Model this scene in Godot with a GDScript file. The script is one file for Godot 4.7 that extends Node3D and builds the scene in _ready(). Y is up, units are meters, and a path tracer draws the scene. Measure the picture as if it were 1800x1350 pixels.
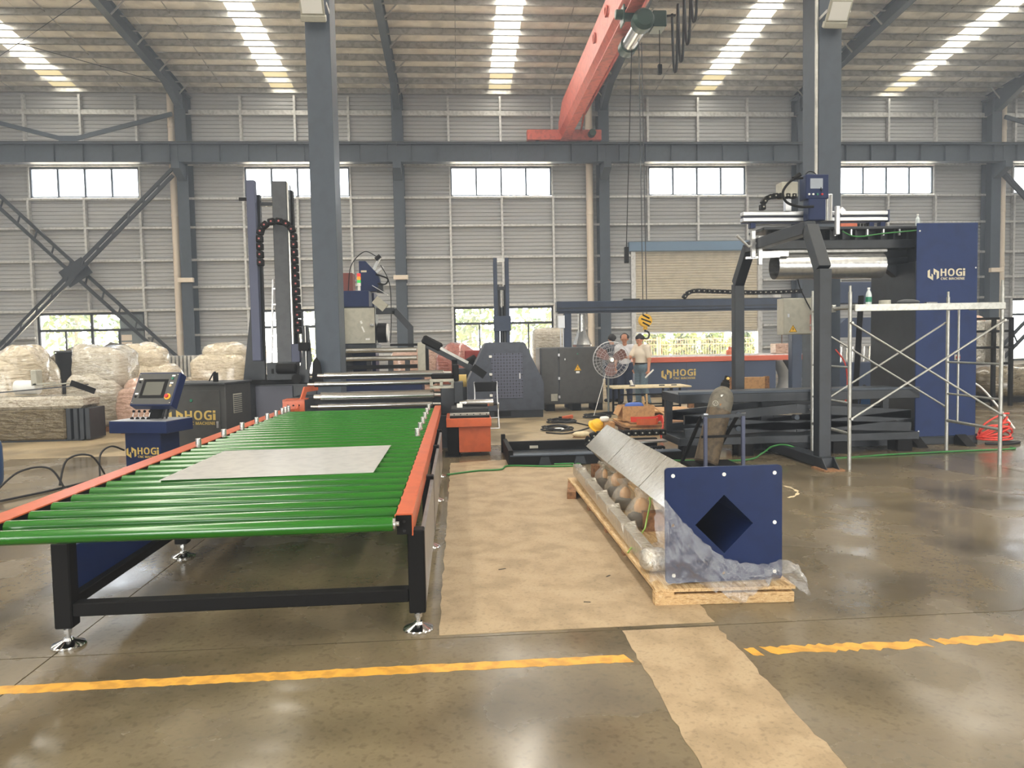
extends Node3D

var mats := {}
var taken := {}
var tex := {}
var rng := RandomNumberGenerator.new()
const FX := [-28.0, -19.45, -10.9, -2.25, 6.35, 15.0, 23.75, 32.4]
const WX := [-23.7, -15.07, -6.5, 2.05, 10.6, 19.2, 27.3]
const SX := [-24.2, -15.6, -6.95, 2.05, 10.9, 19.4, 28.0]
const ZW := -32.0
const RIDGE := -12.7
const ZR := 14.0
const DOORS := [-15.07, -6.5, 10.6, 19.2]

func roof_y(z: float) -> float:
	return 12.3 + 0.1 * (32.0 + z) if z < RIDGE else 12.3 + 0.1 * (32.0 + RIDGE) - 0.1 * (z - RIDGE)

func _ready():
	rng.seed = 7
	camera_and_light()
	make_materials()
	structure()
	wall_things()
	roof_things()
	overhead_crane()
	outside()
	conveyor()
	sheet_line()
	left_machines()
	middle_machines()
	welding_machine()
	scaffold()
	pallet_load()
	people()
	clutter()
	background_right()

func camera_and_light():
	var cam := Camera3D.new()
	cam.name = "camera"
	add_child(cam)
	cam.position = Vector3(0, 1.55, 0)
	cam.rotation_degrees = Vector3(-3.1, -4.2, -1.1)
	cam.fov = rad_to_deg(2.0 * atan(675.0 / 1300.0))
	cam.far = 400.0
	cam.current = true
	var env := Environment.new()
	env.background_mode = Environment.BG_SKY
	var sm := ProceduralSkyMaterial.new()
	sm.sky_top_color = Color(0.86, 0.92, 1.0)
	sm.sky_horizon_color = Color(1.0, 0.99, 0.96)
	sm.sky_curve = 0.2
	sm.ground_bottom_color = Color(0.5, 0.48, 0.42)
	sm.ground_horizon_color = Color(0.8, 0.78, 0.72)
	sm.sky_energy_multiplier = 1.0
	var sky := Sky.new()
	sky.sky_material = sm
	env.sky = sky
	env.background_energy_multiplier = 9.0
	env.tonemap_mode = Environment.TONE_MAPPER_LINEAR
	env.tonemap_exposure = 1.35
	env.volumetric_fog_enabled = true  # thin haze added to the hall air, veils dark tones with distance
	env.volumetric_fog_density = 0.005
	env.volumetric_fog_albedo = Color(0.9, 0.94, 1.0)
	env.sdfgi_enabled = true
	env.ssao_enabled = true
	env.ssil_enabled = true
	var we := WorldEnvironment.new()
	we.name = "world_environment"
	we.environment = env
	add_child(we)
	var sun := DirectionalLight3D.new()
	sun.name = "sun"
	add_child(sun)
	sun.rotation_degrees = Vector3(-73, 195, 0)
	sun.light_energy = 26.0
	sun.light_color = Color(1.0, 0.95, 0.86)
	sun.light_angular_distance = 1.0
	sun.shadow_enabled = true
	# daylight that comes down through the fibreglass roof strips, front and rear slope
	for x in SX:
		for part in [[-29.9, -13.4, 4.2], [-31.75, -29.95, 1.3], [-12.0, 13.0, 4.2]]:
			var z0: float = part[0]
			var z1: float = part[1]
			var l := AreaLight3D.new()
			l.name = "roof_strip_daylight"
			add_child(l, true)
			var a := Vector3(x, roof_y(z0) - 0.03, z0)
			var b := Vector3(x, roof_y(z1) - 0.03, z1)
			var along := (b - a).normalized()
			var up := Vector3.RIGHT.cross(along) * -1.0
			if up.y < 0: up = -up
			l.transform = Transform3D(Basis(along.cross(up) * -1.0, along, up), (a + b) * 0.5).orthonormalized()
			if (-l.basis.z).y > 0: l.basis = Basis(-l.basis.x, l.basis.y, -l.basis.z)
			l.area_size = Vector2(0.92, (b - a).length())
			l.area_normalize_energy = false
			l.light_energy = part[2]
			l.light_color = Color(1.0, 0.975, 0.925)
			l.shadow_enabled = true
			l.area_range = 80.0
	# daylight through the open doors of the rear wall, behind the camera
	for x in DOORS:
		var l := AreaLight3D.new()
		l.name = "door_daylight"
		add_child(l, true)
		l.position = Vector3(x, 2.6, ZR - 0.02)
		l.area_size = Vector2(5.6, 5.1)
		l.area_normalize_energy = false
		l.light_energy = 1.1
		l.light_color = Color(1.0, 0.97, 0.92)
		l.shadow_enabled = true
		l.area_range = 80.0

# ---------------------------------------------------------------- helpers
func V(x, y, z) -> Vector3:
	return Vector3(x, y, z)

func st() -> SurfaceTool:
	var s := SurfaceTool.new()
	s.begin(Mesh.PRIMITIVE_TRIANGLES)
	s.set_smooth_group(-1)
	return s

func tri(s, a: Vector3, b: Vector3, c: Vector3, out: Vector3):
	s.add_vertex(a)
	if (a - c).cross(a - b).dot(out) >= 0.0:
		s.add_vertex(b)
		s.add_vertex(c)
	else:
		s.add_vertex(c)
		s.add_vertex(b)

func quad(s, a, b, c, d, out):
	tri(s, a, b, c, out)
	tri(s, a, c, d, out)

func cbox(s, c: Vector3, size: Vector3, bs := Basis(), ch := 0.0):
	var h := size * 0.5
	var ks := [Vector3(1, 0, 0), Vector3(0, 1, 0), Vector3(0, 0, 1)]
	for a in 3:
		var b := (a + 1) % 3
		var d := (a + 2) % 3
		for sg in [-1.0, 1.0]:
			var q := []
			for w in [[-1, -1], [1, -1], [1, 1], [-1, 1]]:
				var p := Vector3()
				p[a] = sg * h[a]
				p[b] = w[0] * (h[b] - ch)
				p[d] = w[1] * (h[d] - ch)
				q.append(c + bs * p)
			quad(s, q[0], q[1], q[2], q[3], bs * (ks[a] * sg))
		if ch > 0.0:
			for sa in [-1.0, 1.0]:
				for sb in [-1.0, 1.0]:
					var e := []
					for w in [[0, -1], [0, 1], [1, 1], [1, -1]]:
						var p := Vector3()
						p[a] = sa * (h[a] - (ch if w[0] == 1 else 0.0))
						p[b] = sb * (h[b] - (ch if w[0] == 0 else 0.0))
						p[d] = w[1] * (h[d] - ch)
						e.append(c + bs * p)
					quad(s, e[0], e[1], e[2], e[3], bs * (ks[a] * sa + ks[b] * sb))
	if ch > 0.0:
		for sx in [-1.0, 1.0]:
			for sy in [-1.0, 1.0]:
				for sz in [-1.0, 1.0]:
					var g := Vector3(sx, sy, sz)
					var p: Array = []
					for a in 3:
						var v := (h - Vector3(ch, ch, ch)) * g
						v[a] = h[a] * g[a]
						p.append(c + bs * v)
					tri(s, p[0], p[1], p[2], bs * g)

func B(s, x0, y0, z0, x1, y1, z1, ch := 0.0):
	cbox(s, Vector3((x0 + x1) * 0.5, (y0 + y1) * 0.5, (z0 + z1) * 0.5), Vector3(absf(x1 - x0), absf(y1 - y0), absf(z1 - z0)), Basis(), ch)
	return s

func box(x0, y0, z0, x1, y1, z1, ch := 0.0) -> SurfaceTool:
	return B(st(), x0, y0, z0, x1, y1, z1, ch)

# rectangular bar from a to b; w across, h along the "up" hint
func bar(s, a: Vector3, b: Vector3, w: float, h: float, up := Vector3.UP, ch := 0.0):
	var f := (b - a).normalized()
	if absf(f.dot(up)) > 0.98: up = Vector3.BACK
	var r := f.cross(up).normalized()
	var u := r.cross(f).normalized()
	cbox(s, (a + b) * 0.5, Vector3(w, h, (b - a).length()), Basis(r, u, -f), ch)
	return s

func tube(s, pts: Array, r: float, n := 8, caps := true):
	var rings := []
	var f0: Vector3 = (pts[1] - pts[0]).normalized()
	var u := Vector3.UP if absf(f0.y) < 0.9 else Vector3.RIGHT
	u = (u - f0 * u.dot(f0)).normalized()
	for i in pts.size():
		var f: Vector3
		if i == 0: f = pts[1] - pts[0]
		elif i == pts.size() - 1: f = pts[i] - pts[i - 1]
		else: f = (pts[i + 1] - pts[i]).normalized() + (pts[i] - pts[i - 1]).normalized()
		f = f.normalized()
		u = (u - f * u.dot(f)).normalized()
		var w := f.cross(u)
		var ring := []
		for k in n:
			var a := TAU * k / n
			ring.append(pts[i] + (u * cos(a) + w * sin(a)) * r)
		rings.append(ring)
	s.set_smooth_group(1)
	for i in pts.size() - 1:
		for k in n:
			var k2 := (k + 1) % n
			var out: Vector3 = rings[i][k] + rings[i][k2] - pts[i] * 2.0
			quad(s, rings[i][k], rings[i][k2], rings[i + 1][k2], rings[i + 1][k], out)
	s.set_smooth_group(-1)
	if caps:
		for e in [[0, 1], [pts.size() - 1, pts.size() - 2]]:
			for k in range(1, n - 1):
				tri(s, rings[e[0]][0], rings[e[0]][k], rings[e[0]][k + 1], pts[e[0]] - pts[e[1]])
	return s

# body of revolution along a->b; prof is [[radius, distance along], ...]
func lathe(s, a: Vector3, dir: Vector3, prof: Array, n := 16, smooth := true):
	var f := dir.normalized()
	var u := Vector3.UP if absf(f.y) < 0.9 else Vector3.RIGHT
	u = (u - f * u.dot(f)).normalized()
	var w := f.cross(u)
	for i in prof.size() - 1:
		var r0: float = prof[i][0]
		var r1: float = prof[i + 1][0]
		var c0: Vector3 = a + f * prof[i][1]
		var c1: Vector3 = a + f * prof[i + 1][1]
		s.set_smooth_group(2 + i if smooth else -1)
		for k in n:
			var d0 := u * cos(TAU * k / n) + w * sin(TAU * k / n)
			var d1 := u * cos(TAU * (k + 1) / n) + w * sin(TAU * (k + 1) / n)
			var dr := r1 - r0
			var dl: float = prof[i + 1][1] - prof[i][1]
			var out := (d0 + d1) * 0.5 * dl - f * dr
			if out.length() < 1e-9: continue
			if r0 > 1e-6: tri(s, c0 + d0 * r0, c0 + d1 * r0, c1 + d1 * r1, out)
			if r1 > 1e-6: tri(s, c0 + d0 * r0, c1 + d1 * r1, c1 + d0 * r1, out)
	s.set_smooth_group(-1)
	return s

func cyl(s, a: Vector3, b: Vector3, r: float, n := 16, ch := 0.0):
	var l := (b - a).length()
	if ch > 0.0: return lathe(s, a, b - a, [[0, 0], [r - ch, 0], [r, ch], [r, l - ch], [r - ch, l], [0, l]], n)
	return lathe(s, a, b - a, [[0, 0], [r, 0], [r, l], [0, l]], n)

# polygon pts (2D) extruded: frame origin o, axes ax, ay, depth along n
func prism(s, pts: Array, o: Vector3, ax: Vector3, ay: Vector3, depth: float):
	var nrm := ax.cross(ay).normalized()
	var pk := PackedVector2Array(pts)
	var idx := Geometry2D.triangulate_polygon(pk)
	for i in range(0, idx.size(), 3):
		var p := []
		for k in 3: p.append(o + ax * pk[idx[i + k]].x + ay * pk[idx[i + k]].y)
		tri(s, p[0], p[1], p[2], -nrm)
		tri(s, p[0] + nrm * depth, p[1] + nrm * depth, p[2] + nrm * depth, nrm)
	var area := 0.0
	for i in pk.size():
		area += pk[i].cross(pk[(i + 1) % pk.size()])
	for i in pk.size():
		var a2 := pk[i]
		var b2 := pk[(i + 1) % pk.size()]
		var e := (b2 - a2)
		var o2 := Vector2(e.y, -e.x) * signf(area)
		var a := o + ax * a2.x + ay * a2.y
		var b := o + ax * b2.x + ay * b2.y
		quad(s, a, b, b + nrm * depth, a + nrm * depth, ax * o2.x + ay * o2.y)
	return s

func P2(flat: Array) -> Array:
	var r := []
	for i in range(0, flat.size(), 2): r.append(Vector2(flat[i], flat[i + 1]))
	return r

func smooth_path(pts: Array, k := 6) -> Array:
	var r := []
	for i in pts.size() - 1:
		var p0: Vector3 = pts[maxi(i - 1, 0)]
		var p3: Vector3 = pts[mini(i + 2, pts.size() - 1)]
		for j in k: r.append((pts[i] as Vector3).cubic_interpolate(pts[i + 1], p0, p3, float(j) / k))
	r.append(pts[-1])
	return r

func mesh_of(s) -> Mesh:
	if s is SurfaceTool:
		s.generate_normals()
		return s.commit()
	return s

func numbered(n: String) -> String:
	taken[n] = taken.get(n, -1) + 1
	return n if taken[n] == 0 else "%s_%03d" % [n, taken[n]]

# one named mesh; world coordinates when its thing was made with thing()
func obj(called: String, s, m: Material, parent: Node = null) -> MeshInstance3D:
	var o := MeshInstance3D.new()
	o.mesh = mesh_of(s)
	o.material_override = m
	if parent == null:
		o.name = numbered(called)
		add_child(o)
	else:
		o.name = called
		parent.add_child(o, true)
		if parent.has_meta("o"): o.position = -parent.get_meta("o")
	return o

func tag(o: Node, label: String, category: String, group := "") -> Node:
	if label: o.set_meta("label", label)
	if category: o.set_meta("category", category)
	if group: o.set_meta("group", group)
	return o

func solo(called: String, s, m: Material, label: String, category: String, group := "") -> MeshInstance3D:
	return tag(obj(called, s, m), label, category, group)

# a thing whose parts are given in world coordinates
func thing(called: String, label: String, category: String, at := Vector3.ZERO, group := "") -> Node3D:
	var o := Node3D.new()
	o.name = numbered(called)
	add_child(o)
	o.position = at
	o.set_meta("o", at)
	return tag(o, label, category, group)

# a thing whose parts are given in its own coordinates
func own(called: String, label: String, category: String, at: Vector3, turn := 0.0, group := "") -> Node3D:
	var o := thing(called, label, category, at, group)
	o.remove_meta("o")
	o.rotation.y = turn
	return o

func struct_node(called: String) -> Node3D:
	var o := Node3D.new()
	o.name = called
	add_child(o)
	o.set_meta("kind", "structure")
	return o

# ---------------------------------------------------------------- materials
func noise_tex(key: String, sd: int, freq: float, cols: Array, size := 512, octaves := 5, stretch := 1.0, normal := 0.0, warp := 0.0) -> Texture2D:
	if tex.has(key): return tex[key]
	var n := FastNoiseLite.new()
	n.seed = sd
	n.frequency = freq
	n.noise_type = FastNoiseLite.TYPE_SIMPLEX_SMOOTH
	n.fractal_octaves = octaves
	if warp > 0.0:
		n.domain_warp_enabled = true
		n.domain_warp_amplitude = warp
		n.domain_warp_frequency = freq * 0.7
	var t := NoiseTexture2D.new()
	t.noise = n
	t.width = size
	t.height = int(size / stretch)
	t.seamless = true
	if normal > 0.0:
		t.as_normal_map = true
		t.bump_strength = normal
	elif cols.size():
		var g := Gradient.new()
		var offs := PackedFloat32Array()
		var cc := PackedColorArray()
		for c in cols:
			offs.append(c[0])
			cc.append(c[1])
		g.offsets = offs
		g.colors = cc
		t.color_ramp = g
	tex[key] = t
	return t

func grey(v: float) -> Color:
	return Color(v, v, v)

func paint(key: String, col: Color, rough := 0.5, metal := 0.0, wear := 0.0, scale := 0.7) -> StandardMaterial3D:
	var m := StandardMaterial3D.new()
	m.resource_name = key
	m.albedo_color = col
	m.roughness = rough
	m.metallic = metal
	if wear > 0.0:
		var k := "wear%d" % int(wear * 100)
		m.albedo_texture = noise_tex(k, 11, 0.012, [[0.25, grey(1.0 - wear)], [0.6, grey(1.0)], [0.8, grey(1.0 - wear * 0.3)]], 512, 6)
		m.uv1_triplanar = true
		m.uv1_world_triplanar = true
		m.uv1_scale = Vector3.ONE * scale
	mats[key] = m
	return m

func film(key: String, col: Color, a: float, rough: float) -> StandardMaterial3D:
	var m := paint(key, col, rough)
	m.metallic_specular = 0.6
	m.normal_enabled = true
	m.normal_texture = noise_tex("crinkle", 31, 0.02, [], 512, 5, 1.0, 14.0, 30.0)
	m.normal_scale = 1.0
	m.uv1_triplanar = true
	m.uv1_world_triplanar = true
	m.uv1_scale = Vector3(1.1, 2.2, 1.1)
	if a < 1.0:
		m.transparency = BaseMaterial3D.TRANSPARENCY_ALPHA
		m.albedo_color.a = a
		m.cull_mode = BaseMaterial3D.CULL_DISABLED
	return m

func glow(key: String, col: Color, e: float) -> StandardMaterial3D:
	var m := paint(key, col, 0.5)
	m.emission_enabled = true
	m.emission = col
	m.emission_energy_multiplier = e
	return m

func make_materials():
	var m: StandardMaterial3D
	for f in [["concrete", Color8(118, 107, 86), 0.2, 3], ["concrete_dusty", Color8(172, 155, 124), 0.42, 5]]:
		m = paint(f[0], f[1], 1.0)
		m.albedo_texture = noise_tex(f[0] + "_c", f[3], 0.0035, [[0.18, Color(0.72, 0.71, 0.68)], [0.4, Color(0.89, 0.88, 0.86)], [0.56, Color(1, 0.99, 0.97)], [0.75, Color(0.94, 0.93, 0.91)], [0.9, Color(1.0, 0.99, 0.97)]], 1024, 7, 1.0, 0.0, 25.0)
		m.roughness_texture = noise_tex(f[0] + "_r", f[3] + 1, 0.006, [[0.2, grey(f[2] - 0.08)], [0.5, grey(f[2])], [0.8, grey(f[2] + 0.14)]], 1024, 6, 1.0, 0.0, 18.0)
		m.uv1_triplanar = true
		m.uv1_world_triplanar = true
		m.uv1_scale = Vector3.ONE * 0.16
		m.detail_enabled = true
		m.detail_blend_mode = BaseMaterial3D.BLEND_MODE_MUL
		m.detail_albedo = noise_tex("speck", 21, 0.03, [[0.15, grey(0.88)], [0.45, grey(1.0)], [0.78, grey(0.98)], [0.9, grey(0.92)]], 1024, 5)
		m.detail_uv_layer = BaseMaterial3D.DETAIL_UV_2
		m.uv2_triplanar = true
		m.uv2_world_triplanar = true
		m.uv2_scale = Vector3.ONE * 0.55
	m = paint("patch", Color8(170, 149, 118), 0.62)
	m.albedo_texture = noise_tex("patch_c", 8, 0.006, [[0.2, Color(0.88, 0.87, 0.85)], [0.5, Color(0.97, 0.96, 0.95)], [0.75, Color(1, 1, 1)]], 1024, 7, 1.0, 0.0, 80.0)
	m.uv1_triplanar = true
	m.uv1_world_triplanar = true
	m.uv1_scale = Vector3.ONE * 0.5
	m.detail_enabled = true
	m.detail_blend_mode = BaseMaterial3D.BLEND_MODE_MUL
	m.detail_albedo = tex["speck"]
	m.detail_uv_layer = BaseMaterial3D.DETAIL_UV_2
	m.uv2_triplanar = true
	m.uv2_world_triplanar = true
	m.uv2_scale = Vector3.ONE * 0.8
	paint("joint", Color8(48, 44, 38), 0.8)
	paint("line_paint", Color8(214, 158, 58), 0.5, 0.0, 0.15, 1.5)
	paint("wall_sheet", Color8(178, 179, 180), 0.5)
	paint("roof_sheet", Color8(250, 246, 236), 0.6, 0.0, 0.12, 0.15)
	paint("galv", Color8(208, 208, 206), 0.4, 0.3, 0.12, 0.9)
	paint("scaffold_tube", Color8(176, 176, 170), 0.35, 0.6, 0.1, 2.0)
	paint("galv_bright", Color8(214, 214, 212), 0.25, 0.85, 0.12, 2.0)
	paint("purlin", Color8(190, 189, 184), 0.35, 0.5, 0.15, 0.5)
	paint("steel_paint", Color8(62, 72, 84), 0.5, 0.0, 0.06, 0.5)
	paint("pvc", Color8(222, 208, 190), 0.4)
	paint("crane_red", Color8(200, 96, 80), 0.45, 0.0, 0.16, 0.6)
	paint("hoist_green", Color8(26, 62, 50), 0.4)
	paint("black", Color8(12, 11, 10), 0.6).metallic_specular = 0.3
	paint("black_rough", Color8(30, 31, 33), 0.75, 0.0, 0.2, 1.0)
	paint("rubber", Color8(20, 20, 22), 0.6)
	paint("charcoal", Color8(66, 69, 73), 0.42, 0.0, 0.12, 0.8)
	paint("cabinet_grey", Color8(70, 70, 68), 0.42, 0.0, 0.08, 0.8)
	paint("navy", Color8(18, 36, 78), 0.42, 0.0, 0.06, 0.8).metallic_specular = 0.35
	paint("blue_cabinet", Color8(28, 48, 94), 0.45, 0.0, 0.08, 0.5).metallic_specular = 0.35
	paint("beam_blue", Color8(42, 56, 80), 0.45, 0.0, 0.1, 0.5)
	paint("machine_dark", Color8(31, 37, 44), 0.45, 0.0, 0.18, 0.7)
	paint("orange", Color8(200, 98, 60), 0.3, 0.0, 0.06, 1.0)
	m = paint("roller_green", Color8(28, 100, 16), 0.2)
	m.clearcoat_enabled = true
	m.clearcoat = 0.5
	m.clearcoat_roughness = 0.12
	paint("chrome", Color8(220, 220, 220), 0.12, 1.0)
	paint("steel", Color8(196, 194, 188), 0.28, 1.0, 0.08, 1.3)
	m = paint("sheet_metal", Color8(230, 228, 222), 0.3, 0.6, 0.05, 1.1)
	paint("alu", Color8(206, 208, 212), 0.35, 0.75)
	paint("panel_grey", Color8(176, 174, 160), 0.5, 0.0, 0.06, 1.0)
	paint("side_grey", Color8(150, 148, 146), 0.3, 0.35, 0.1, 0.8)
	paint("white", Color8(232, 232, 228), 0.5)
	paint("screen", Color8(92, 92, 84), 0.2)
	paint("gold", Color8(206, 178, 96), 0.5)
	paint("cream_logo", Color8(206, 198, 172), 0.5)
	paint("red", Color8(196, 44, 40), 0.45)
	paint("yellow", Color8(238, 186, 40), 0.45)
	paint("green_btn", Color8(24, 120, 90), 0.4)
	paint("hose_green", Color8(46, 120, 52), 0.5)
	paint("hose_red", Color8(216, 62, 48), 0.5)
	paint("card", Color8(196, 152, 104), 0.8, 0.0, 0.1, 2.0)
	paint("card_dark", Color8(150, 112, 78), 0.85, 0.0, 0.15, 2.0)
	m = paint("pine", Color8(206, 180, 138), 0.65)
	m.albedo_texture = noise_tex("grain", 13, 0.02, [[0.2, Color(0.78, 0.7, 0.6)], [0.5, Color(1, 0.97, 0.92)], [0.62, Color(0.86, 0.78, 0.68)], [0.7, Color(1, 1, 1)]], 512, 5, 1.0, 0.0, 20.0)
	m.uv1_triplanar = true
	m.uv1_world_triplanar = true
	m.uv1_scale = Vector3(1.6, 6.0, 0.5)
	m = paint("ply", Color8(208, 184, 144), 0.65)
	m.albedo_texture = tex["grain"]
	m.uv1_triplanar = true
	m.uv1_world_triplanar = true
	m.uv1_scale = Vector3(3.0, 3.0, 0.4)
	paint("wood_old", Color8(150, 108, 72), 0.8, 0.0, 0.25, 2.0)
	paint("tabletop", Color8(212, 196, 160), 0.6, 0.0, 0.1, 1.5)
	paint("cylinder_grey", Color8(112, 106, 92), 0.6, 0.0, 0.3, 1.4)
	paint("cylinder_rust", Color8(104, 88, 66), 0.7, 0.0, 0.35, 1.4)
	paint("skin", Color8(196, 138, 108), 0.55)
	paint("shirt", Color8(226, 214, 196), 0.85)
	paint("shirt_white", Color8(228, 228, 232), 0.85)
	paint("shirt_dark", Color8(70, 74, 84), 0.85)
	paint("jeans", Color8(104, 124, 138), 0.9, 0.0, 0.15, 3.0)
	paint("trousers", Color8(44, 54, 80), 0.9)
	paint("hair", Color8(26, 22, 20), 0.7)
	for q in [["wrap_tan", Color8(224, 212, 188), 0.2, 0.0], ["wrap_grey", Color8(206, 200, 186), 0.18, 0.1], ["wrap_dark", Color8(112, 100, 74), 0.16, 0.3], ["wrap_pink", Color8(208, 172, 154), 0.22, 0.0], ["wrap_silver", Color8(206, 202, 192), 0.2, 0.45]]:
		m = film(q[0], q[1], 1.0, q[2])
		m.metallic = q[3]
		m.albedo_texture = noise_tex("film_streak", 71, 0.011, [[0.2, Color(0.74, 0.71, 0.66)], [0.42, Color(0.92, 0.91, 0.88)], [0.58, Color(1, 1, 1)], [0.66, Color(0.82, 0.8, 0.77)], [0.78, Color(1, 1, 1)]], 1024, 6, 1.0, 0.0, 35.0)
		m.uv1_scale = Vector3(0.3, 1.3, 0.3) if q[0] != "wrap_silver" else Vector3(0.9, 0.9, 4.0)
		m.clearcoat_enabled = true
		m.clearcoat = 0.6
		m.clearcoat_roughness = 0.1
	film("film_clear", Color8(204, 206, 210), 0.22, 0.07)
	film("bag", Color8(206, 196, 176), 0.24, 0.1)
	m = paint("glass", Color(0.9, 0.95, 0.95, 0.08), 0.02)
	m.transparency = BaseMaterial3D.TRANSPARENCY_ALPHA
	glow("skylight", Color(1.0, 0.97, 0.9), 1.25)
	mats.bag.uv1_scale = Vector3.ONE * 4.0
	mats.film_clear.uv1_scale = Vector3.ONE * 3.0
	glow("skylight_dim", Color(0.93, 0.86, 0.66), 0.62)
	m = paint("leaf", Color8(235, 235, 225), 0.6)
	m.backlight_enabled = true
	m.backlight = Color(0.5, 0.6, 0.15)
	m.vertex_color_use_as_albedo = true
	paint("bark", Color8(120, 96, 70), 0.9)
	paint("outside_ground", Color8(212, 205, 190), 0.9, 0.0, 0.1, 0.2)
	paint("brick", Color8(206, 176, 140), 0.9)

# emblem with HOGI and CNC MACHINE; o is the lower left corner, facing +z before turning by bs
func logo(parent: Node, o: Vector3, w: float, m: Material, bs := Basis(), second := true):
	var k := w / 3.35
	var ax := bs * Vector3(k, 0, 0)
	var ay := bs * Vector3(0, k, 0)
	var em := st()
	var a := [0.0, 0.27, 0.0, 0.8, 0.2, 0.92, 0.2, 0.37, 0.34, 0.29, 0.34, 0.55, 0.48, 0.47, 0.48, 0.0]
	var b := []
	for i in range(0, a.size(), 2):
		b.append(1.0 - a[i])
		b.append(1.0 - a[i + 1])
	var n := (bs * Vector3(0, 0, 0.002))
	prism(em, P2(a), o + n * 0.2, ax, ay, 0.002)
	var root := obj("logo", em, m, parent)
	em = st()
	prism(em, P2(b), o + n * 0.2, ax, ay, 0.002)
	obj("emblem", em, m, root)
	# the letter i: stem and dot
	for q in [[3.12, 0.34, 3.3, 0.34, 3.3, 0.76, 3.12, 0.76], [3.12, 0.82, 3.3, 0.82, 3.3, 0.97, 3.12, 0.97]]:
		em = st()
		prism(em, P2(q), o + n * 0.2, ax, ay, 0.002)
		obj("lettering", em, m, root)
	var f := SystemFont.new()
	f.font_names = PackedStringArray(["Droid Sans"])
	f.font_weight = 700
	for t in ([["HOG", 1.14, 0.34, 0.63, 1.9], ["CNC MACHINE", 1.16, 0.03, 0.2, 2.1]] if second else [["HOG", 1.14, 0.34, 0.63, 1.9]]):
		var tm := TextMesh.new()
		tm.font = f
		tm.text = t[0]
		tm.font_size = 64
		tm.pixel_size = 0.01
		tm.depth = 0.02
		tm.horizontal_alignment = HORIZONTAL_ALIGNMENT_LEFT
		tm.vertical_alignment = VERTICAL_ALIGNMENT_BOTTOM
		var bb := tm.get_aabb()
		var sc := Vector3(t[4] * k / maxf(bb.size.x, 0.01), t[3] * k / maxf(bb.size.y, 0.01), 0.1)
		var tn := MeshInstance3D.new()
		tn.name = "lettering"
		tn.mesh = tm
		tn.material_override = m
		root.add_child(tn, true)
		var bb0 := Vector3(bb.position.x * sc.x, bb.position.y * sc.y, 0)
		tn.transform = Transform3D(bs * Basis.from_scale(sc), o + ax * t[1] + ay * t[2] + n * 0.7 - bs * bb0)
	return root

# ---------------------------------------------------------------- the building
func ribbed(s, x0: float, x1: float, y0: float, y1: float, z: float, pitch := 0.16, dep := 0.035):
	# horizontal ribs: broad faces with a groove between, face towards +z
	var y := floorf(y0 / pitch) * pitch
	while y < y1 - 1e-4:
		var steps := [[0.0, 0.62, 0.0, 0.0], [0.62, 0.72, 0.0, -dep], [0.72, 0.9, -dep, -dep], [0.9, 1.0, -dep, 0.0]]
		for q in steps:
			var a := clampf(y + q[0] * pitch, y0, y1)
			var b := clampf(y + q[1] * pitch, y0, y1)
			if b - a > 1e-4:
				quad(s, V(x0, a, z + q[2]), V(x1, a, z + q[2]), V(x1, b, z + q[3]), V(x0, b, z + q[3]), V(0, 0, 1))
		y += pitch
	return s

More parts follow.
